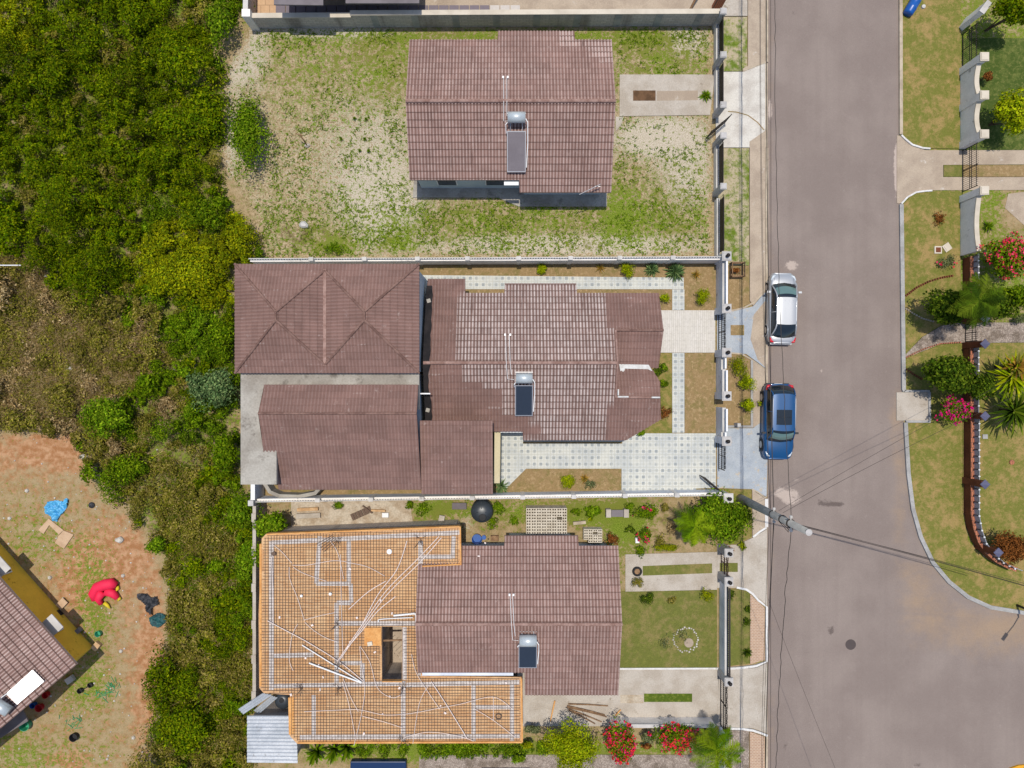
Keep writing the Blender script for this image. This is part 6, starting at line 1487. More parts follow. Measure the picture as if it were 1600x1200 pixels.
# tall dry grass stalks in the bare part
def stalks(name, label, region, n, pal, L=(.15, .45), w=.012, dens=None):
    V, Qf, cc = [], [], []; us_ = [p[0] for p in region]; vs_ = [p[1] for p in region]; i = 0; tr = 0
    while i < n and tr < n * 8:
        tr += 1; u = rnd.uniform(max(min(us_), -40), max(us_)); v = rnd.uniform(max(min(vs_), -40), min(max(vs_), 1240))
        if not inside(np.array([u]), np.array([v]), region)[0] or (dens and rnd.random() > dens(u, v)): continue
        i += 1; x, y = P(u, v); pl = pal if isinstance(pal, str) else pal[rnd.randrange(len(pal))]
        for b_ in range(3):
            a_ = rnd.uniform(0, 6.28); l = rnd.uniform(*L); h = l * rnd.uniform(.3, 1.0); dx, dy = math.cos(a_), math.sin(a_); b0_ = len(V); x1, y1 = x + rnd.uniform(-.05, .05), y + rnd.uniform(-.05, .05)
            V += [(x1 - dy * w, y1 + dx * w, .01), (x1 + dy * w, y1 - dx * w, .01), (x1 + dx * l + dy * w * .3, y1 + dy * l - dx * w * .3, h), (x1 + dx * l - dy * w * .3, y1 + dy * l + dx * w * .3, h)]; Qf.append((b0_, b0_ + 1, b0_ + 2, b0_ + 3)); c__ = PAL[pl][rnd.randrange(3)] * rnd.uniform(.8, 1.3); cc += [c__] * 4
    return meta(np_mesh(name, V, Qf, M['leaf'], None, cols=np.array(cc)), label, 'grass', None, 'stuff')
stalks('dry_grass', 'straw coloured dry grass in the open patch of the scrub', DRYSCRUB, 12000, ['straw', 'straw', 'olive'], (.2, .6), .016)
stalks('dry_grass', 'olive and straw grass in the lower scrub', [(250, 700), (390, 800), (390, 1190), (250, 1190), (270, 920)], 9000, ['straw', 'olive', 'scrub', 'green'], (.2, .5), .018)
LOT = [(412, 48), (1108, 44), (1108, 398), (420, 402), (400, 330), (352, 260), (365, 120)]
def lotd(u, v):
    if 636 < u < 962 and 45 < v < 300: return 0
    if 966 < u < 1112 and 117 < v < 182: return 0
    g = nz(u, v, .03, 5) + .6 * nz(u, v, .09, 2); return max(.03, .15 + 1.1 * g + (.4 if (v < 70 or v > 320) else 0))
stalks('grass_tufts', 'bright green weed tufts scattered over the rough lot', LOT, 5200, ['bright', 'green', 'bright'], (.05, .16), .02, lotd)
stalks('verge_tufts', 'green weeds in the pavement verge', [(1136, 234), (1169, 234), (1169, 412), (1138, 412)], 420, ['bright', 'green'], (.05, .14), .02)

# individually visible shrubs in the left land
shrub('shrub', 'tall dark green bush standing alone at the left edge of the rough lot', 'bush', 386, 208, 38, 2.4, 'bright', 5600, .08, rvpx=84, clumps=26)
shrub('shrub', 'rounded bright green bush at the corner of the red soil yard', 'bush', 168, 652, 44, 2.8, 'bright', 3800, .085, rvpx=44, clumps=22)
shrub('shrub', 'green bush on the border of the red yard, below the rounded corner bush', 'bush', 205, 735, 40, 1.8, 'green', 2600, .08, rvpx=34, clumps=20)
shrub('shrub', 'small bright bush standing between the blue sheet and the deck', 'bush', 244, 852, 19, 1.4, 'bright', 1300, .075, rvpx=20)
shrub('shrub', 'grey green bush touching the flat concrete roof slab', 'bush', 330, 608, 48, 2.8, 'blueg', 4600, .085, rvpx=38, clumps=26)
shrub('shrub', 'leafy bush growing over the upper left corner of the formwork', 'bush', 425, 818, 30, 2.7, 'bright', 2600, .10, rvpx=26, clumps=16)
shrub('shrub', 'leafy bush hanging over the narrow block wall', 'bush', 393, 870, 26, 2.4, 'bright', 2400, .095, rvpx=42, clumps=18)
shrub('shrub', 'broad dark bush in the lower left scrub beside the tin shed', 'bush', 290, 1140, 52, 2.2, 'scrub', 4600, .09, rvpx=48, clumps=26)
shrub('shrub', 'yellow green tangled bush left of the hipped roof', 'bush', 300, 430, 55, 2.2, 'yellow', 4600, .08, rvpx=52, clumps=28)
shrub('shrub', 'dark green bush squeezed against the left side of the middle house', 'bush', 352, 700, 26, 2.4, 'green', 2600, .085, rvpx=44, clumps=18)
shrub('shrub', 'deep green bush beside the hipped roof lower corner', 'bush', 348, 530, 26, 2.4, 'green', 2600, .085, rvpx=50, clumps=18)
shrub('shrub', 'green weeds bush at the end of the pale wall by the scrub', 'bush', 520, 388, 18, .5, 'bright', 500, .06, rvpx=12)
# planted things of the middle garden
G1 = 'clipped yellow green balls in the middle garden'
for (u, v, r, h, lb) in ((846, 420, 9, .55, 'small clipped green ball beside the tiled path under the north wall'), (980, 422, 13, .8, 'clipped yellow green ball between the north wall and the tiled path'),
                         (1097, 462, 14, .9, 'largest clipped lime ball beside the front wall'), (887, 752, 12, .7, 'clipped yellow ball in the lawn bed below the tiled yard')):
    shrub('topiary_shrub', lb, 'shrub', u, v, r, h, 'lime', 1500, .04, G1, clumps=40, clr=.34)
for (u, v, r, lb) in ((1153, 574, 17, 'upper yellow green shrub in the verge beside the blue grey driveway'), (1168, 598, 15, 'middle yellow green shrub in the verge leaning to the pavement'), (1168, 632, 12, 'lower yellow green shrub in the verge')):
    shrub('verge_shrub', lb, 'shrub', u, v, r, 1.0, 'lime' if r < 16 else 'yellow', 1100, .05, 'shrubs in the verge before the middle house', clumps=18)
shrub('verge_shrub', 'tiny yellow shrub sprig beside the blue car', 'shrub', 1187, 630, 4.5, .6, 'lime', 160, .04)
blades('agave', 'dense dark agave clump beside the north wall', 'agave', 1019, 420, 15, .6, 'blueg', 70, .05)
blades('agave', 'largest dark agave clump at the corner of the tiled path', 'agave', 1056, 424, 20, .8, 'blueg', 90, .055)
blades('spiky_plant', 'thin yellow spiky plant in the bed under the north wall', 'plant', 938, 418, 11, .35, 'gold', 24, .02)
blades('spiky_plant', 'orange brown spiky plant left of the front wall', 'plant', 1088, 429, 10, .35, 'gold', 26, .025)
blades('yucca', 'pale green yucca rosette at the end of the cream wall', 'plant', 783, 761, 16, .6, 'blueg', 80, .03)
blades('spiky_plant', 'tawny spiky plant in the lawn bed', 'plant', 913, 748, 10, .35, 'gold', 30, .03)
shrub('garden_plant', 'grey green leafy plant beside the tawny spiky one', 'plant', 923, 756, 10, .4, 'grey', 420, .04)
for (u, v, r, p_, lb) in ((1038, 466, 9, 'lime', 'lime green plant at the upper right corner of the tiled roof'), (1036, 574, 8, 'bright', 'bright leafy plant at the white sealant corner'), (1026, 582, 8, 'dark', 'dark low plant poking out by the sealant corner'),
                       (1037, 600, 7, 'green', 'narrow green plant between roof and tiled path'), (1040, 646, 11, 'rust', 'reddish leafed plant at the chamfered roof corner'), (1003, 676, 7, 'bright', 'low green plant under the lower chamfered eave')):
    shrub('garden_plant', lb, 'plant', u, v, r, .7, p_, 420, .05)
# lower garden
shrub('shrub', 'big yellow green fern bush covering the wall end near the utility pole', 'bush', 1122, 810, 58, 2.8, 'bright', 9500, .085, rvpx=46, clumps=40)
palm('feathery palm spilling left of the fern bush by the pole', 1086, 822, 2.2, 1.5, 16, 'green', name='palm_tree', droop=.45)
REDF = ([L3(220, 36, 60, .8), L3(232, 60, 60, .8), L3(224, 40, 110, .8)], 0)
shrub('flowering_shrub', 'crimson flowering shrub, left of two, at the lower driveway wall', 'shrub', 967, 1160, 34, 2.4, 'green', 3200, .07, None, (REDF[0], 1000), rvpx=38, clumps=22)
shrub('flowering_shrub', 'crimson flowering shrub, right of two, at the lower driveway wall', 'shrub', 1056, 1152, 44, 2.2, 'green', 3400, .07, None, (REDF[0], 800), rvpx=30, clumps=24)
shrub('lime_tree', 'dense rounded yellow green tree at the bottom edge', 'tree', 893, 1166, 54, 3.4, 'lime', 11000, .065, rvpx=50, clumps=44, trunk=True, clr=.34)
palm('bright green palm at the bottom edge beside the lower fence', 1120, 1172, 2.6, 1.9, 20, 'green', name='palm_tree', droop=.4)
for (u, v, r, rv, p_, h, lb) in ((832, 1138, 16, 10, 'grey', 1.2, 'greyish bush left of the lime tree'), (825, 1162, 14, 8, 'yellow', 1.2, 'yellow bush right of the deck corner'), (1012, 1150, 14, 14, 'grey', 1.2, 'dull bush between the two crimson shrubs'),
                              (810, 1184, 14, 9, 'bright', 1.0, 'small bright bush over the gravel'), (1010, 1165, 10, 6, 'rust', .8, 'purple red plant between the crimson shrubs')):
    shrub('shrub', lb, 'bush', u, v, r, h, p_, 800, .06, rvpx=rv)
for i, (u, lb) in enumerate(((492, 'banana like plant below the tin shed'), (520, 'arching leafy plant beside the blue cover'), (540, 'lower arching plant under the deck edge'))):
    blades('broadleaf_plant', lb, 'plant', u, 1180 - i * 3, 22, 1.4, 'bright', 22, .12)
o = scrub_mass('hedge', 'low green hedge strip under the lower edge of the deck', 90, [(560, 1158), (860, 1160), (860, 1178), (560, 1178)], lambda u, v: (1, 'bright' if rnd.random() < .6 else 'green', .5), (.3, .5), 200, .07)
PINK = [L3(214, 30, 70, .8), L3(226, 56, 110, .8)]
shrub('flowering_shrub', 'red flowered rose bush in the small soil bed of the lower garden', 'shrub', 1008, 838, 16, .9, 'green', 600, .06, None, (PINK, 46), clumps=10)
shrub('shrub', 'loose green shrub under the pale wall of the lower garden', 'bush', 1012, 800, 22, 1.2, 'green', 900, .06, rvpx=16, flowers=(PINK, 12))
shrub('shrub', 'yellow green leafy plant between the block stack and the stone bench', 'bush', 926, 799, 14, .9, 'bright', 700, .08)
shrub('shrub', 'tiny yellow flower clump beside the block stack', 'plant', 922, 811, 6, .4, 'lime', 180, .05)
shrub('shrub', 'green bush beside the black round tank', 'bush', 780, 793, 13, .9, 'bright', 700, .06)
shrub('shrub', 'brown dead bush at the right corner of the lower house', 'bush', 957, 843, 13, 1.2, 'rust', 600, .05)
shrub('hedge', 'low clipped hedge along the two-strip driveway', 'hedge', 1045, 856, 26, .8, 'yellow', 1100, .05, rvpx=7)
shrub('garden_plant', 'potted bush at the end of the two-strip driveway', 'plant', 996, 909, 10, .7, 'olive', 420, .05)
shrub('garden_plant', 'dark green round plant at the top of the small lawn', 'plant', 1013, 936, 12, .7, 'dark', 600, .05)
shrub('garden_plant', 'small brown green plant on the small lawn', 'plant', 1050, 938, 7, .4, 'olive', 200, .05)
shrub('garden_plant', 'yellow green plant by the fence on the small lawn', 'plant', 1105, 930, 11, .7, 'yellow', 450, .05)
shrub('garden_plant', 'faint low herb patch on the small lawn', 'plant', 1040, 1004, 12, .2, 'grey', 220, .04)
blades('verge_plant', 'dark spiky plant low in the white kerbed verge', 'plant', 1168, 1020, 11, .5, 'dark', 34, .04)
shrub('verge_plant', 'small dark plant, upper of two, in the white kerbed verge', 'plant', 1168, 952, 6, .4, 'dark', 200, .05)
shrub('verge_plant', 'small dark plant, lower of two, in the white kerbed verge', 'plant', 1166, 972, 7, .4, 'dark', 240, .05)
shrub('verge_plant', 'low green plant at the top of the white kerbed verge', 'plant', 1142, 930, 8, .4, 'dark', 220, .05)
blades('weed_clump', 'bright weed clump on the concrete apron by the upper fence', 'plant', 1103, 149, 12, .4, 'bright', 40, .05)
for i, (u, v, rr_, p_, h_, lb) in enumerate(((985, 792, 9, 'bright', .6, 'leafy green plant right of the stone bench'), (1040, 792, 8, 'olive', .5, 'thin olive plant under the pale wall near the fern bush'), (1000, 862, 9, 'green', .5, 'low green plant at the head of the driveway'),
    (1030, 845, 10, 'olive', .5, 'dry leafy plant above the clipped hedge'), (984, 826, 8, 'dark', .6, 'dark green plant left of the rose bush'), (1050, 826, 9, 'straw', .4, 'straw coloured dead plant in the soil bed'), (900, 800, 8, 'green', .4, 'weeds between the large block stack and the leafy plant'),
    (803, 812, 8, 'bright', .4, 'bright weeds left of the large block stack'), (770, 818, 10, 'green', .4, 'green weeds below the black round tank'), (1138, 858, 8, 'rust', .4, 'brown dry plant below the fern bush'), (1160, 852, 7, 'lime', .4, 'yellow sprigs below the fern bush by the pavement'),
    (735, 775, 9, 'bright', .3, 'bright weeds against the pale wall left of the tank'), (660, 795, 14, 'bright', .3, 'spreading green weeds on the rubble strip'), (640, 788, 8, 'green', .3, 'small weeds at the end of the rubble strip'), (528, 790, 9, 'bright', .4, 'green weeds above the slatted panel'))):
    shrub('garden_plant', lb, 'plant', u, v, rr_, h_, p_, 420, .05)
# east gardens
shrub('tree', 'dark leafy tree over the verge south of the gravel path', 'tree', 1488, 585, 56, 3.8, 'dark', 7200, .10, rvpx=36, clumps=28, trunk=True)
shrub('tree', 'dark leafy tree over the verge north of the gravel path', 'tree', 1482, 482, 50, 3.6, 'dark', 6400, .10, rvpx=30, clumps=26, trunk=True)
palm('drooping dark palm above the red brown wall', 1530, 470, 4.2, 1.9, 22, 'dark', droop=.5)
shrub('tree', 'dark spreading tree behind the low red wall, between the pink tree and the gravel path', 'tree', 1548, 476, 46, 3.2, 'dark', 5200, .10, rvpx=30, clumps=30, trunk=True)
shrub('tree', 'dark small tree overhanging the red wall south of the gravel path', 'tree', 1528, 604, 26, 3.0, 'dark', 2600, .09, rvpx=28, clumps=18, trunk=True)
PK = [L3(236, 44, 100, .85), L3(240, 70, 110, .85), L3(226, 60, 60, .85)]
shrub('flowering_tree', 'large pink flowering bougainvillea at the right border', 'shrub', 1572, 400, 46, 3.4, 'green', 5000, .08, None, (PK, 1500), rvpx=42, clumps=34)
shrub('tree', 'green tree below the pink bougainvillea at the right border', 'tree', 1580, 465, 34, 3.4, 'green', 3200, .09, rvpx=26, clumps=22, trunk=True)
blades('fan_palm', 'yellow green spiky palm rosette, upper of two, at the right border', 'palm', 1588, 588, 46, 1.0, 'lime', 70, .11, None, .5, 0, 1.4)
blades('fan_palm', 'dark green spiky palm rosette, lower of two, at the right border', 'palm', 1592, 642, 48, 1.0, 'dark', 80, .11, None, .5, 0, 1.2)
blades('fan_palm', 'golden leafed spiky palm at the right border overlapping the yellow green one', 'palm', 1594, 572, 30, .8, 'gold', 26, .10, None, .5, 0, 1.8)
shrub('flowering_shrub', 'magenta flowered shrub beside the concrete pad', 'shrub', 1486, 640, 30, 1.9, 'green', 2000, .07, None, ([L3(214, 20, 100, .85), L3(190, 30, 120, .85)], 420), rvpx=24, clumps=20)
shrub('shrub', 'rust red round bush at the wall corner', 'bush', 1578, 855, 32, 2.2, 'rust', 4600, .07, rvpx=30, clumps=30)
shrub('tree', 'bright yellow green tree at the right border behind the wavy wall', 'tree', 1578, 178, 32, 3.4, 'lime', 5200, .09, rvpx=38, clumps=26, trunk=True)
shrub('tree', 'dark tree at the top right corner', 'tree', 1580, 18, 34, 4.2, 'scrub', 4000, .09, rvpx=36, clumps=22, trunk=True)
shrub('shrub', 'orange brown bush behind the wavy wall', 'bush', 1541, 120, 11, 1.0, 'rust', 500, .06)
shrub('garden_plant', 'pale small bush under the palm at the path', 'plant', 1592, 498, 11, .9, 'grey', 500, .05)
shrub('garden_plant', 'red leafed plant in the east verge', 'plant', 1468, 342, 11, .4, 'rust', 240, .06)
shrub('garden_plant', 'spotted green plant below the paving stones in the east verge', 'plant', 1478, 408, 16, .5, 'grey', 500, .05, flowers=(PINK, 8))
blades('garden_plant', 'bright strap leafed plant at the wavy wall end', 'plant', 1545, 353, 12, .4, 'bright', 30, .05)

# ------------------------------------------------------------ small things
t = thing('water_tank', 'round black water tank beside the pale wall of the lower plot', 'water tank', P(752, 802, 1.2) + (0,)); x, y = P(753, 799, 1.0)
mb = MB(); mb.lathe((x, y, 0), [(.66, 0), (.68, .1), (.68, 1.05), (.62, 1.2), (.35, 1.34), (.2, 1.38), (0, 1.38)], 32); mb.build('body', M['tank'], t, True)
mb = MB(); mb.lathe((x + .05, y - .3, 1.27), [(.23, 0), (.23, .1), (.2, .12), (0, .13)], 16); mb.build('lid', M['black'], t)
mb = MB()
for k in range(4): a_ = k * PI / 2; mb.tube([(x + .2 * math.cos(a_), y + .2 * math.sin(a_), 1.37), (x + .6 * math.cos(a_), y + .6 * math.sin(a_), 1.21)], .03, 5)
mb.build('rib', M['tank'], t)
t = thing('water_tank', 'black tank tucked beneath the tin sheet at the lower left of the deck', 'water tank', P(443, 1098, 1.2) + (0,)); x, y = P(441, 1096, 1.6)
mb = MB(); mb.lathe((x, y, 0), [(.48, 0), (.5, .1), (.5, 1.5), (.42, 1.65), (.2, 1.72), (0, 1.72)], 24); mb.build('body', M['tank'], t, True)
mb = MB(); mb.lathe((x, y + .12, 1.7), [(.15, 0), (.15, .06), (0, .07)], 12); mb.build('lid', M['black'], t)
def corr_sheet(name, label, poly4, z, n, mat, tilt=0.0, thick=.03):
    (a_, b_, c_, d__) = [Vector(P3(*p, z)) for p in poly4]  # a-b top edge, d-c bottom edge; ribs run from a-d to b-c
    mb = MB(); N = n * 4; vs = []
    for i in range(N + 1):
        s = i / N; l_ = a_.lerp(d__, s); r_ = b_.lerp(c_, s); h_ = .03 * math.cos(i * PI / 2); l_.z += h_; r_.z += h_ + tilt; vs += [tuple(l_), tuple(r_)]
    m0 = len(vs); vs += [(v[0], v[1], v[2] - .02) for v in vs]
    fs = [(2 * i, 2 * i + 2, 2 * i + 3, 2 * i + 1) for i in range(N)] + [(m0 + 2 * i, m0 + 2 * i + 1, m0 + 2 * i + 3, m0 + 2 * i + 2) for i in range(N)]
    mb.add(vs, fs); return mb
tin = thing('shed', 'small shed with corrugated tin roof at the lower left of the deck', 'shed', P(425, 1160) + (0,))
corr_sheet('', '', [(386, 1118), (463, 1118), (465, 1192), (386, 1191)], 2.3, 13, M['zinc']).build('roof', M['zinc'], tin)
wall_prism(tin, [P(392, 1122, 2.2), P(458, 1122, 2.2), P(460, 1188, 2.2), P(392, 1187, 2.2)], 2.18, M['blocks'])
meta(corr_sheet('', '', [(372, 1108), (410, 1083), (425, 1086), (380, 1116)], 2.2, 3, M['zinc']).build('tin_sheet', M['zinc']), 'loose corrugated tin sheet lying askew above the shed', 'tin sheet')
meta(corr_sheet('', '', [(396, 1110), (424, 1087), (434, 1090), (404, 1116)], 1.7, 3, M['zinc']).build('tin_sheet', M['zinc']), 'second corrugated tin sheet half under the loose one', 'tin sheet')
# block stack: each visible top layer is modelled with its hollow cells
def block_pallet(label, u0, u1, v0, v1, h, cols_, rows_, mis=0):
    t = thing('block_stack', label, 'block stack', P((u0 + u1) / 2, (v0 + v1) / 2, h) + (0,)); ze_ = h; (xa_, ya_), (xb2, yb3) = P(u0, v0, h), P(u1, v1, h)
    pass
    bw, bh = (xb2 - xa_) / cols_, (ya_ - yb3) / rows_; m2 = MB(); mbk = MB()
    for i in range(cols_):
        for j in range(rows_):
            if mis and rnd.random() < mis: continue
            cx, cy = xa_ + (i + .5) * bw, ya_ - (j + .5) * bh; w_, h_ = bw * .97, bh * .94; e_ = .032
            z0_, z1_b = 0.0, h + rnd.uniform(-.004, .004)
            for k in range(3): xx = cx - w_ / 2 + e_ / 2 + k * (w_ - e_) / 2; m2.box((xx, cy, (z0_ + z1_b) / 2), (e_, h_, z1_b - z0_))
            for sg in (-1, 1):
                for hx in (-1, 1): m2.box((cx + hx * (w_ - e_) / 4, cy + sg * (h_ / 2 - e_ / 2), (z0_ + z1_b) / 2), ((w_ - 3 * e_) / 2, e_, z1_b - z0_ - .002))
    m2.build('blocks', M['block_raw'], t); return t
block_pallet('large stack of pale hollow concrete blocks north of the lower house', 822, 886, 794, 835, 1.15, 8, 9, .02)
block_pallet('small stack of pale hollow concrete blocks near the lower house corner', 912, 941, 827, 848, .8, 4, 5, .05)
t = thing('stone_bench', 'grey stone bench on the lawn below the pale wall', 'bench', P(963, 800) + (0,)); mb = MB(); x, y = P(963, 800); mb.box((x, y, .44), (.75, .42, .08)); mb.build('seat', M['roofgrey'], t)
for sx in (-.55, .55): mb = MB(); mb.box((x + sx, y, .26), (.3, .5, .52)); mb.build('leg', M['conc'], t)
# planters and odds
t = thing('tyre_planter', 'round dark planter at the head of the two-strip driveway', 'planter', P(995, 892) + (0,)); x, y = P(995, 892)
mb = MB(); mb.tube([(x + .24 * math.cos(a_ * PI / 10), y + .24 * math.sin(a_ * PI / 10), .16) for a_ in range(21)], .07, 8); mb.build('tyre', M['tyre'], t, True); mb = MB(); mb.lathe((x, y, .06), [(.2, 0), (.2, .1), (0, .12)], 14); mb.build('soil', M['wood'], t)
ring = thing('stone_ring', 'ring of small white stones around a bare flower circle on the small lawn', 'stone ring', P(1072, 1000) + (0,)); x, y = P(1071, 999)
mb = MB()
for k in range(34):
    a_ = k * 2 * PI / 34; r_ = .74 + rnd.uniform(-.07, .07); s_ = rnd.uniform(.04, .075); mb.lathe((x + r_ * math.cos(a_), y + r_ * .98 * math.sin(a_), .04), [(s_ * .8, 0), (s_, s_ * .6), (s_ * .6, s_ * 1.2), (0, s_ * 1.3)], 6)
mb.build('stones', M['stone'], ring); mb = MB(); mb.lathe((x + .2, y - .2, .05), [(.30, 0), (.28, .03), (0, .035)], 18); mb.build('soil_disc', M['conc_tan'], ring)
shrub('garden_plant', 'sparse little plants inside the white stone ring', 'plant', 1066, 994, 13, .25, 'grey', 160, .04)
# timber poles
for (a_, b_, lb) in (((888, 1100), (950, 1103), 'uppermost long timber pole of the heap on the lower driveway'), ((886, 1105), (948, 1120), 'dark timber pole second in the heap'), ((888, 1108), (940, 1128), 'thin timber pole third in the heap'), ((889, 1110), (930, 1131), 'short pale pole at the bottom of the heap'), ((886, 1103), (945, 1117), 'timber pole crossing the heap'), ((867, 1095), (860, 1127), 'orange brown plank lying alone left of the heap'), ((962, 1118), (970, 1109), 'short orange plank right of the heap')):
    mb = MB(); p, q = P3(*a_, .12), P3(*b_, .12); mb.tube([p, ((p[0] + q[0]) / 2, (p[1] + q[1]) / 2 + .03, .14), q], [.05, .045, .035], 6); meta(mb.build('timber_pole', M['board'] if 'orange' in lb else M['wood']), lb, 'timber')
# rubble yard things
mb = MB(); 
q = P3(566, 802, .15)
for i in range(7):
    p = P(551 + i * 4.4, 808 - i * 2.0, .1); mb.box((p[0], p[1], .08 + .03 * (i % 2)), (.16, .42, .05), R(24))
meta(mb.build('timber_grille', M['rust']), 'brown slatted panel lying on the rubble below the pale wall', 'slatted panel')
mb = MB(); mb.box((*P(575, 795), .22), (.08, .75, .08), R(52)); meta(mb.build('timber_plank', M['rust']), 'dark plank leaning on the slatted panel', 'plank')
for (u, v, w_, d__, rz2, m_, nm, lb) in ((603, 804, .4, .28, 0, 'white', 'bucket_crate', 'white plastic crate on the rubble strip'), (592, 797, .9, .12, -.05, 'wood_light', 'timber_plank', 'pale plank beside the white crate'), (483, 805, 1.5, .3, .04, 'conc', 'concrete_slab', 'long pale concrete slab on the rubble strip'), (482, 795, 1.3, .2, .05, 'wood_light', 'timber_plank', 'tan plank above the long concrete slab'),
                              (690, 812, .35, .6, -.2, 'conc', 'concrete_slab', 'grey upright slab leaning at the deck edge'), (718, 790, .9, .4, 0, 'roofgrey', 'tin_sheet', 'flat grey brown sheet against the pale wall'), (773, 840, .5, .35, 0, 'wood', 'wooden_crate', 'brown crate in the shade of the lower eave'),
                              (905, 816, .8, .2, .1, 'kerb', 'curved_stone', 'pale curved stone edging lying on the garden grass'), (995, 843, .25, .35, 0, 'white', 'white_box', 'small white box beside the rose bush'), (925, 850, .7, .12, 0, 'white_rough', 'white_board', 'white board under the right eave of the lower house')):
    mb = MB(); x, y = P(u, v); mb.box((x, y, .14), (w_, d__, .22), rz2); meta(mb.build(nm, M[m_], bevel=.015), lb, nm.split('_')[-1])
mb = MB(); x, y = P(745, 843, .5); mb.lathe((x, y, .0), [(.28, 0), (.32, .5), (.30, .5), (.26, .06), (0, .06)], 18); meta(mb.build('blue_tub', M['blue_plastic'], smooth=False), 'dark blue open tub in the shade by the deck corner', 'tub')
mb = MB(); mb.lathe((*P(756, 840, .3), 0), [(.12, 0), (.14, .3), (0, .3)], 12); meta(mb.build('bucket', M['blue_plastic']), 'small blue bucket beside the dark blue tub', 'bucket')
mb = MB(); mb.prism([P(550, 1184), P(636, 1184), P(640, 1300), (P(546, 1300))], .1, .45); meta(mb.build('pool_cover', M['pool'], bevel=.05), 'dark blue covered pool at the bottom border', 'pool')
mb = MB()
for i in range(5): mb.box((*P(790, 1199 + i), .2), (3.0 if i == 0 else .1, .06, .05))
meta(mb.build('low_rail', M['iron']), 'thin dark rail lying at the bottom border over the gravel', 'rail')
# curved stair walls behind the middle house
mb = MB(); pts = [(418, 755), (426, 768), (440, 774), (470, 775), (495, 770), (506, 757)]
o = curved_wall(None, [(p[0] + 4, p[1] - 3) for p in pts], .22, 0, 1.0, M['conc_slab'], 'curved_low_wall'); meta(o, 'curved grey low wall peeking out behind the middle house', 'wall')
# tree cage on the verge
t = thing('tree_guard', 'square dark cage around a dead brown bush in the dry verge', 'tree guard', P(1150, 422) + (0,)); x, y = P(1149, 423)
for i, (dx, dy) in enumerate(((-.38, -.42), (.38, -.42), (.38, .42), (-.38, .42))): mb = MB(); mb.box((x + dx, y + dy, .35), (.07, .07, .7)); mb.build('post', M['wood'], t)
mb = MB()
for z in (.25, .62):
    mb.box((x, y - .42, z), (.69, .05, .08)); mb.box((x, y + .42, z), (.69, .05, .08)); mb.box((x - .38, y, z), (.05, .77, .08)); mb.box((x + .38, y, z), (.05, .77, .08))
mb.build('rails', M['wood'], t)
shrub('dead_shrub', 'dead brown bush inside the square cage on the verge', 'shrub', 1149, 423, 9, .6, 'rust', 260, .06)
# meter box & manhole squares
mb = MB(); mb.box((*P(1155, 664, .8), .4), (.2, .2, .8)); meta(mb.build('utility_box', M['white_rough']), 'small white box on a post at the end of the verge kerb', 'utility box')
for (u, v, m_, lb) in ((1464, 391, 'brickred', 'square paving stone with dark centre in the east verge'), (1478, 387, 'coping', 'tilted pale paving stone beside the dark centred one')):
    t = thing('paving_stone', lb, 'paving stone', P(u, v) + (0,)); mb = MB(); mb.box((*P(u, v), .10), (.46, .46, .08), 0 if u < 1470 else .6); mb.build('slab', M['coping'], t)
    mb = MB(); mb.box((*P(u, v), .15), (.3, .3, .03), 0 if u < 1470 else .6); mb.build('inset', M[m_], t)
mb = MB(); mb.box((*P(1538, 682), .06), (.32, .28, .06)); meta(mb.build('drain_cover', M['kerb_grey']), 'small square drain cover on the lawn behind the finial wall', 'drain cover')
mb = MB(); mb.lathe((*P(1580, 722), .04), [(.16, 0), (.16, .05), (0, .05)], 12); meta(mb.build('stepping_stone', M['brickcap']), 'round terracotta disc on the lawn behind the finial wall', 'disc')
# blue barrel
t = thing('barrel', 'blue plastic barrel lying on the grass at the top right', 'barrel', P(1424, 12) + (0,)); a_ = Vector(P3(1418, 22, .32)); b_ = Vector(P3(1436, -8, .32)); mb = MB()
mb.tube([tuple(a_.lerp(b_, s)) for s in (0, .05, .3, .33, .36, .64, .67, .7, .95, 1)], [.24, .30, .31, .33, .31, .31, .33, .31, .30, .24], 20); mb.build('body', M['blue_plastic'], t, True)
mb = MB(); mb.lathe((*P(1441, 12), .03), [(.14, 0), (.12, .15), (0, .2)], 8); meta(mb.build('white_bag', M['white_rough']), 'crumpled white bag beside the blue barrel', 'bag')
# left yard
def crumple(name, mat, outline, z, amp, label=None, cat=None, parent=None, n=26):
    us_ = [p[0] for p in outline]; vs_ = [p[1] for p in outline]; u0_, u1_, v0_, v1_ = min(us_), max(us_), min(vs_), max(vs_)
    G_u, G_v = np.meshgrid(np.linspace(u0_, u1_, n), np.linspace(v0_, v1_, n)); ins_ = inside(G_u, G_v, outline)
    X_ = (G_u - 800) / PX; Y_ = (600 - G_v) / PX; Z_ = np.array([[z + amp * (abs(mnoise.noise(Vector((x * 2.2, y * 2.2, z * 7)))) * 1.6 + abs(mnoise.noise(Vector((x * 6, y * 6, 3)))) * .7) for x, y in zip(rx_, ry_)] for rx_, ry_ in zip(X_, Y_)])
    Z_ = np.where(ins_, Z_, .02); idx = np.arange(n * n).reshape(n, n); q = np.stack([idx[1:, :-1], idx[1:, 1:], idx[:-1, 1:], idx[:-1, :-1]], -1).reshape(-1, 4); keep = ins_.ravel()[q].sum(1) >= 3
    o = np_mesh(name, np.stack([X_.ravel(), Y_.ravel(), Z_.ravel()], -1), q[keep], mat, parent, smooth=True)
    if label: meta(o, label, cat)
    return o
crumple('plastic_sheet', M['blue_tarp'], [(70, 795), (76, 783), (90, 781), (100, 783), (104, 777), (109, 781), (107, 790), (101, 800), (95, 805), (90, 816), (84, 812), (78, 803), (71, 800)], .04, .22, 'crumpled light blue plastic sheet on the red soil yard', 'plastic sheet', None, 44)
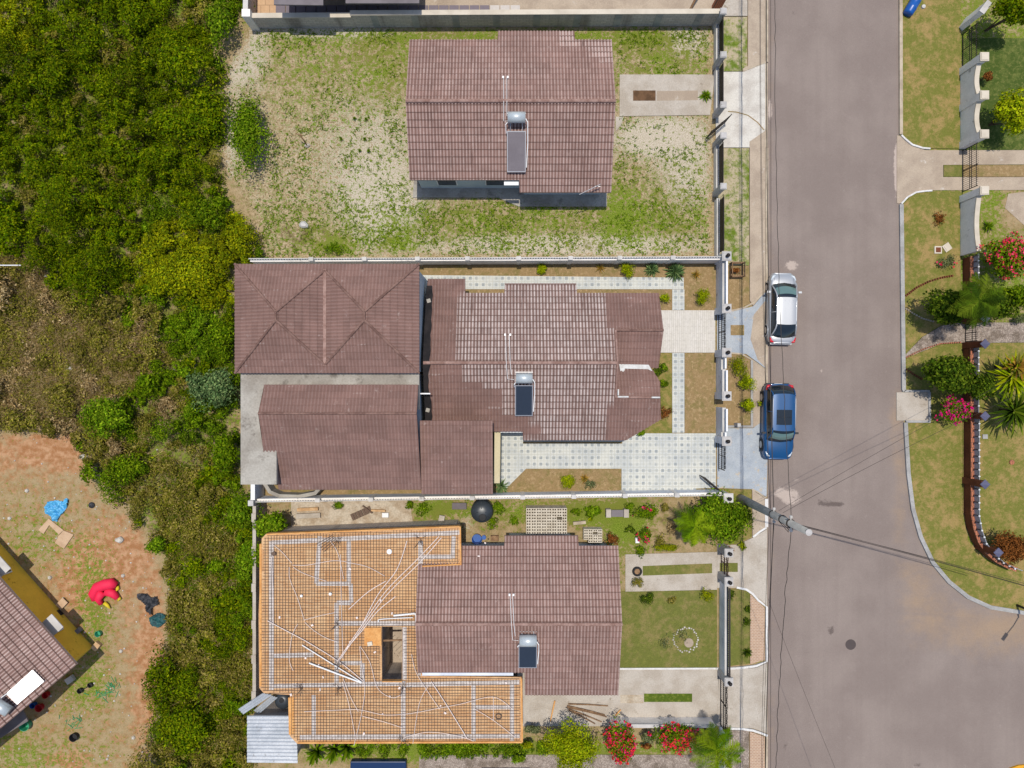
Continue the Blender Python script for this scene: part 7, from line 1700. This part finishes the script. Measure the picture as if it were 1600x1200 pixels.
mb = MB(); mb.prism([P(61, 828), P(77, 810), (P(100, 828)), P(93, 835), P(82, 824), P(78, 820), P(69, 834)], .03, .07); mb.prism([P(100, 828.5), P(116, 835), P(101, 857), P(87, 848), P(92, 838)], .031, .075); meta(mb.build('cardboard_sheet', M['card']), 'folded flat cardboard sheet below the blue plastic sheet', 'cardboard')
t = thing('inflatable', 'crimson inflatable toy with yellow feet collapsed on the red yard', 'inflatable', P(165, 928) + (0,))
mb = MB(); q = [P3(148, 938, .22), P3(146, 928, .28), P3(152, 918, .3), P3(163, 914, .3), P3(174, 912, .3), P3(182, 915, .22)]; mb.tube(q, [.18, .30, .33, .35, .34, .2], 12); q = [P3(158, 944, .16), P3(153, 936, .24), P3(160, 925, .3)]; mb.tube(q, [.14, .22, .28], 10); q = [P3(166, 924, .25), P3(176, 927, .25), P3(184, 935, .18)]; mb.tube(q, [.28, .26, .16], 10)
mb.build('body', M['red_cloth'], t, True)
for pts, in (([(163, 942), (168, 946), (172, 951)],), ([(183, 916), (184, 920), (181, 924)],), ([(184, 932), (187, 936), (184, 939)],)): mb = MB(); mb.tube([P3(*p, .14) for p in pts], [.12, .11, .04], 8); mb.build('foot', M['yellow_cloth'], t, True)
crumple('netting_heap', M['net'], [(215, 926), (228, 925), (236, 932), (246, 930), (251, 944), (240, 948), (240, 962), (228, 955), (232, 944), (222, 940)], .05, .25, 'heap of black netting on the red yard', 'netting')
crumple('tarpaulin', M['teal'], [(233, 965), (248, 956), (261, 960), (262, 970), (250, 980), (238, 977)], .05, .2, 'crumpled dark teal tarpaulin below the black netting', 'tarpaulin')
def pail(u, v, r, h, mat, lb, nm='bucket'):
    mb = MB(); x, y = P(u, v, h); mb.lathe((x, y, 0), [(r * .8, 0), (r, h), (r * .9, h), (r * .72, .04), (0, .04)], 18); meta(mb.build(nm, M[mat]), lb, nm.split('_')[-1])
pail(114, 1153, .26, .3, 'black', 'black open tub on the grass, furthest below the ochre house', 'tub'); pail(124, 1080, .17, .25, 'black', 'left black bucket of the pair joined by a stick'); pail(140, 1071, .16, .2, 'black', 'right black bucket of the pair joined by a stick')
mb = MB(); mb.tube([P3(126, 1079, .2), P3(139, 1072, .2)], .025, 6); meta(mb.build('stick', M['black']), 'dark stick bridging the two black buckets', 'stick')
pail(37, 1135, .32, .4, 'green_plastic', 'turquoise tub at the corner of the grey lean-to', 'tub'); pail(152, 991, .19, .3, 'green_plastic', 'green bucket on the grass beside the ochre wall'); pail(60, 1107, .24, .3, 'red_plastic', 'red tub under the eave, lower of two', 'tub'); pail(70, 1087, .2, .3, 'red_plastic', 'red tub under the eave, upper of two', 'tub'); pail(50, 1103, .18, .3, 'blue_plastic', 'blue bucket under the eave between the red tubs')
for (u, v, s_, rz2, m_, lb) in ((99, 942, .62, .8, 'card', 'square tan board by the ochre wall, upper'), (153, 1008, .5, .9, 'wood_light', 'tan board by the ochre wall corner, lower'), (125, 984, .38, .7, 'roofgrey', 'grey block beside the ochre wall'), (92, 960, .55, .8, 'iron', 'dark machine box against the ochre wall'), (112, 1060, .5, .6, 'white_rough', 'white crate under the ochre house corner')):
    mb = MB(); mb.box((*P(u, v), .15), (s_, s_ * .75, .26 if s_ < .6 else .06), rz2); meta(mb.build('yard_box' if s_ < .6 else 'flat_board', M[m_], bevel=.02), lb, 'board' if 'board' in lb else 'box')
gn = MB()
for k in range(70):
    u, v = (rnd.gauss(176, 7), rnd.gauss(1070, 4)) if k % 3 == 0 else ((rnd.gauss(158, 12), rnd.gauss(1085, 3)) if k % 3 == 1 else (rnd.gauss(116, 8), rnd.gauss(1128, 5))); x, y = P(u, v); a_ = rnd.uniform(0, 3.1); gn.box((x, y, .04), (rnd.uniform(.15, .5), rnd.uniform(.01, .03), .02), a_)
meta(gn.build('netting_scraps', M['green_net']), 'thin green netting strands lying on the yard grass', 'netting', None, 'stuff')
mb = MB(); mb.lathe((*P(144, 789), 0), [(.16, 0), (.2, .08), (.1, .18), (0, .2)], 8); meta(mb.build('dark_bag', M['net']), 'small dark bag on the red soil right of the blue sheet', 'bag')
# stones strewn about the left land and lot
sg = MB()
for k in range(420):
    u, v = (rnd.uniform(0, 265), rnd.uniform(680, 1190)) if k % 3 else (rnd.uniform(0, 330), rnd.uniform(430, 640))
    x, y = P(u, v); s_ = rnd.uniform(.02, .07) * (2.2 if rnd.random() < .05 else 1); sg.lathe((x, y, 0), [(s_, 0), (s_ * .9, s_ * .6), (s_ * .4, s_), (0, s_)], 5)
meta(sg.build('stones', M['stone']), 'small pale stones strewn over the bare soil', 'stones', None, 'stuff')
for (u, v, s_, m_, lb) in ((108, 574, .32, 'stone', 'largest pale boulder in the dry patch of the scrub'), (140, 446, .2, 'stone', 'white stone at the border of the dry patch'), (343, 526, .22, 'stone', 'white stone in the bright scrub near the hipped roof'), (132, 714, .28, 'stone', 'white rock at the edge of the red yard'), (476, 352, .3, 'white_rough', 'crumpled white bag in the rough lot'), (480, 228, .2, 'conc', 'pale concrete foot of the fallen post in the rough lot'), (188, 843, .26, 'stone', 'tan rock on the lower part of the red yard'), (321, 766, .26, 'stone', 'pale rock in the scrub left of the deck')):
    mb = MB(); x, y = P(u, v); n_ = 9; base = [(s_ * rnd.uniform(.75, 1.15)) for _ in range(n_)]; vs = []
    for (k_, zz_) in ((1, 0), (.95, .5), (.55, .9)): vs += [(x + base[i] * k_ * math.cos(i * 2 * PI / n_), y + base[i] * k_ * math.sin(i * 2 * PI / n_) * .8, zz_ * s_) for i in range(n_)]
    fs = [(i + j * n_, (i + 1) % n_ + j * n_, (i + 1) % n_ + (j + 1) * n_, i + (j + 1) * n_) for j in range(2) for i in range(n_)] + [tuple(range(2 * n_, 3 * n_))]; mb.add(vs, fs)
    meta(mb.build('boulder' if 'bag' not in lb else 'white_bag', M[m_]), lb, 'rock' if 'bag' not in lb else 'bag')
mb = MB(); mb.tube([P3(480, 228, .1), P3(474, 218, .9), P3(468, 211, 1.1)], .04, 6); mb.tube([P3(462, 209, 1.1), P3(474, 212, 1.1)], .03, 6); meta(mb.build('leaning_post', M['wood']), 'short grey post leaning in the rough lot', 'post')
mb = MB(); mb.tube([P3(-20, 414.5, 1.2), P3(33, 414.5, 1.2)], .035, 6); meta(mb.build('pale_pipe', M['pvc']), 'thin pale pipe at the left border above the dry patch', 'pipe')
for i, (u, v) in enumerate(((554, 185), (572, 186), (533, 217), (570, 217), (562, 235), (576, 236))): blades('weed_clump', 'small round green weed tuft in the chalk, ' + ('upper left of six', 'upper right of six', 'middle row, leftmost', 'middle row, rightmost', 'bottom row, left one', 'bottom row, right one')[i], 'weed', u, v, 4.5, .2, 'bright', 16, .03, 'round weed tufts in the chalky patch')
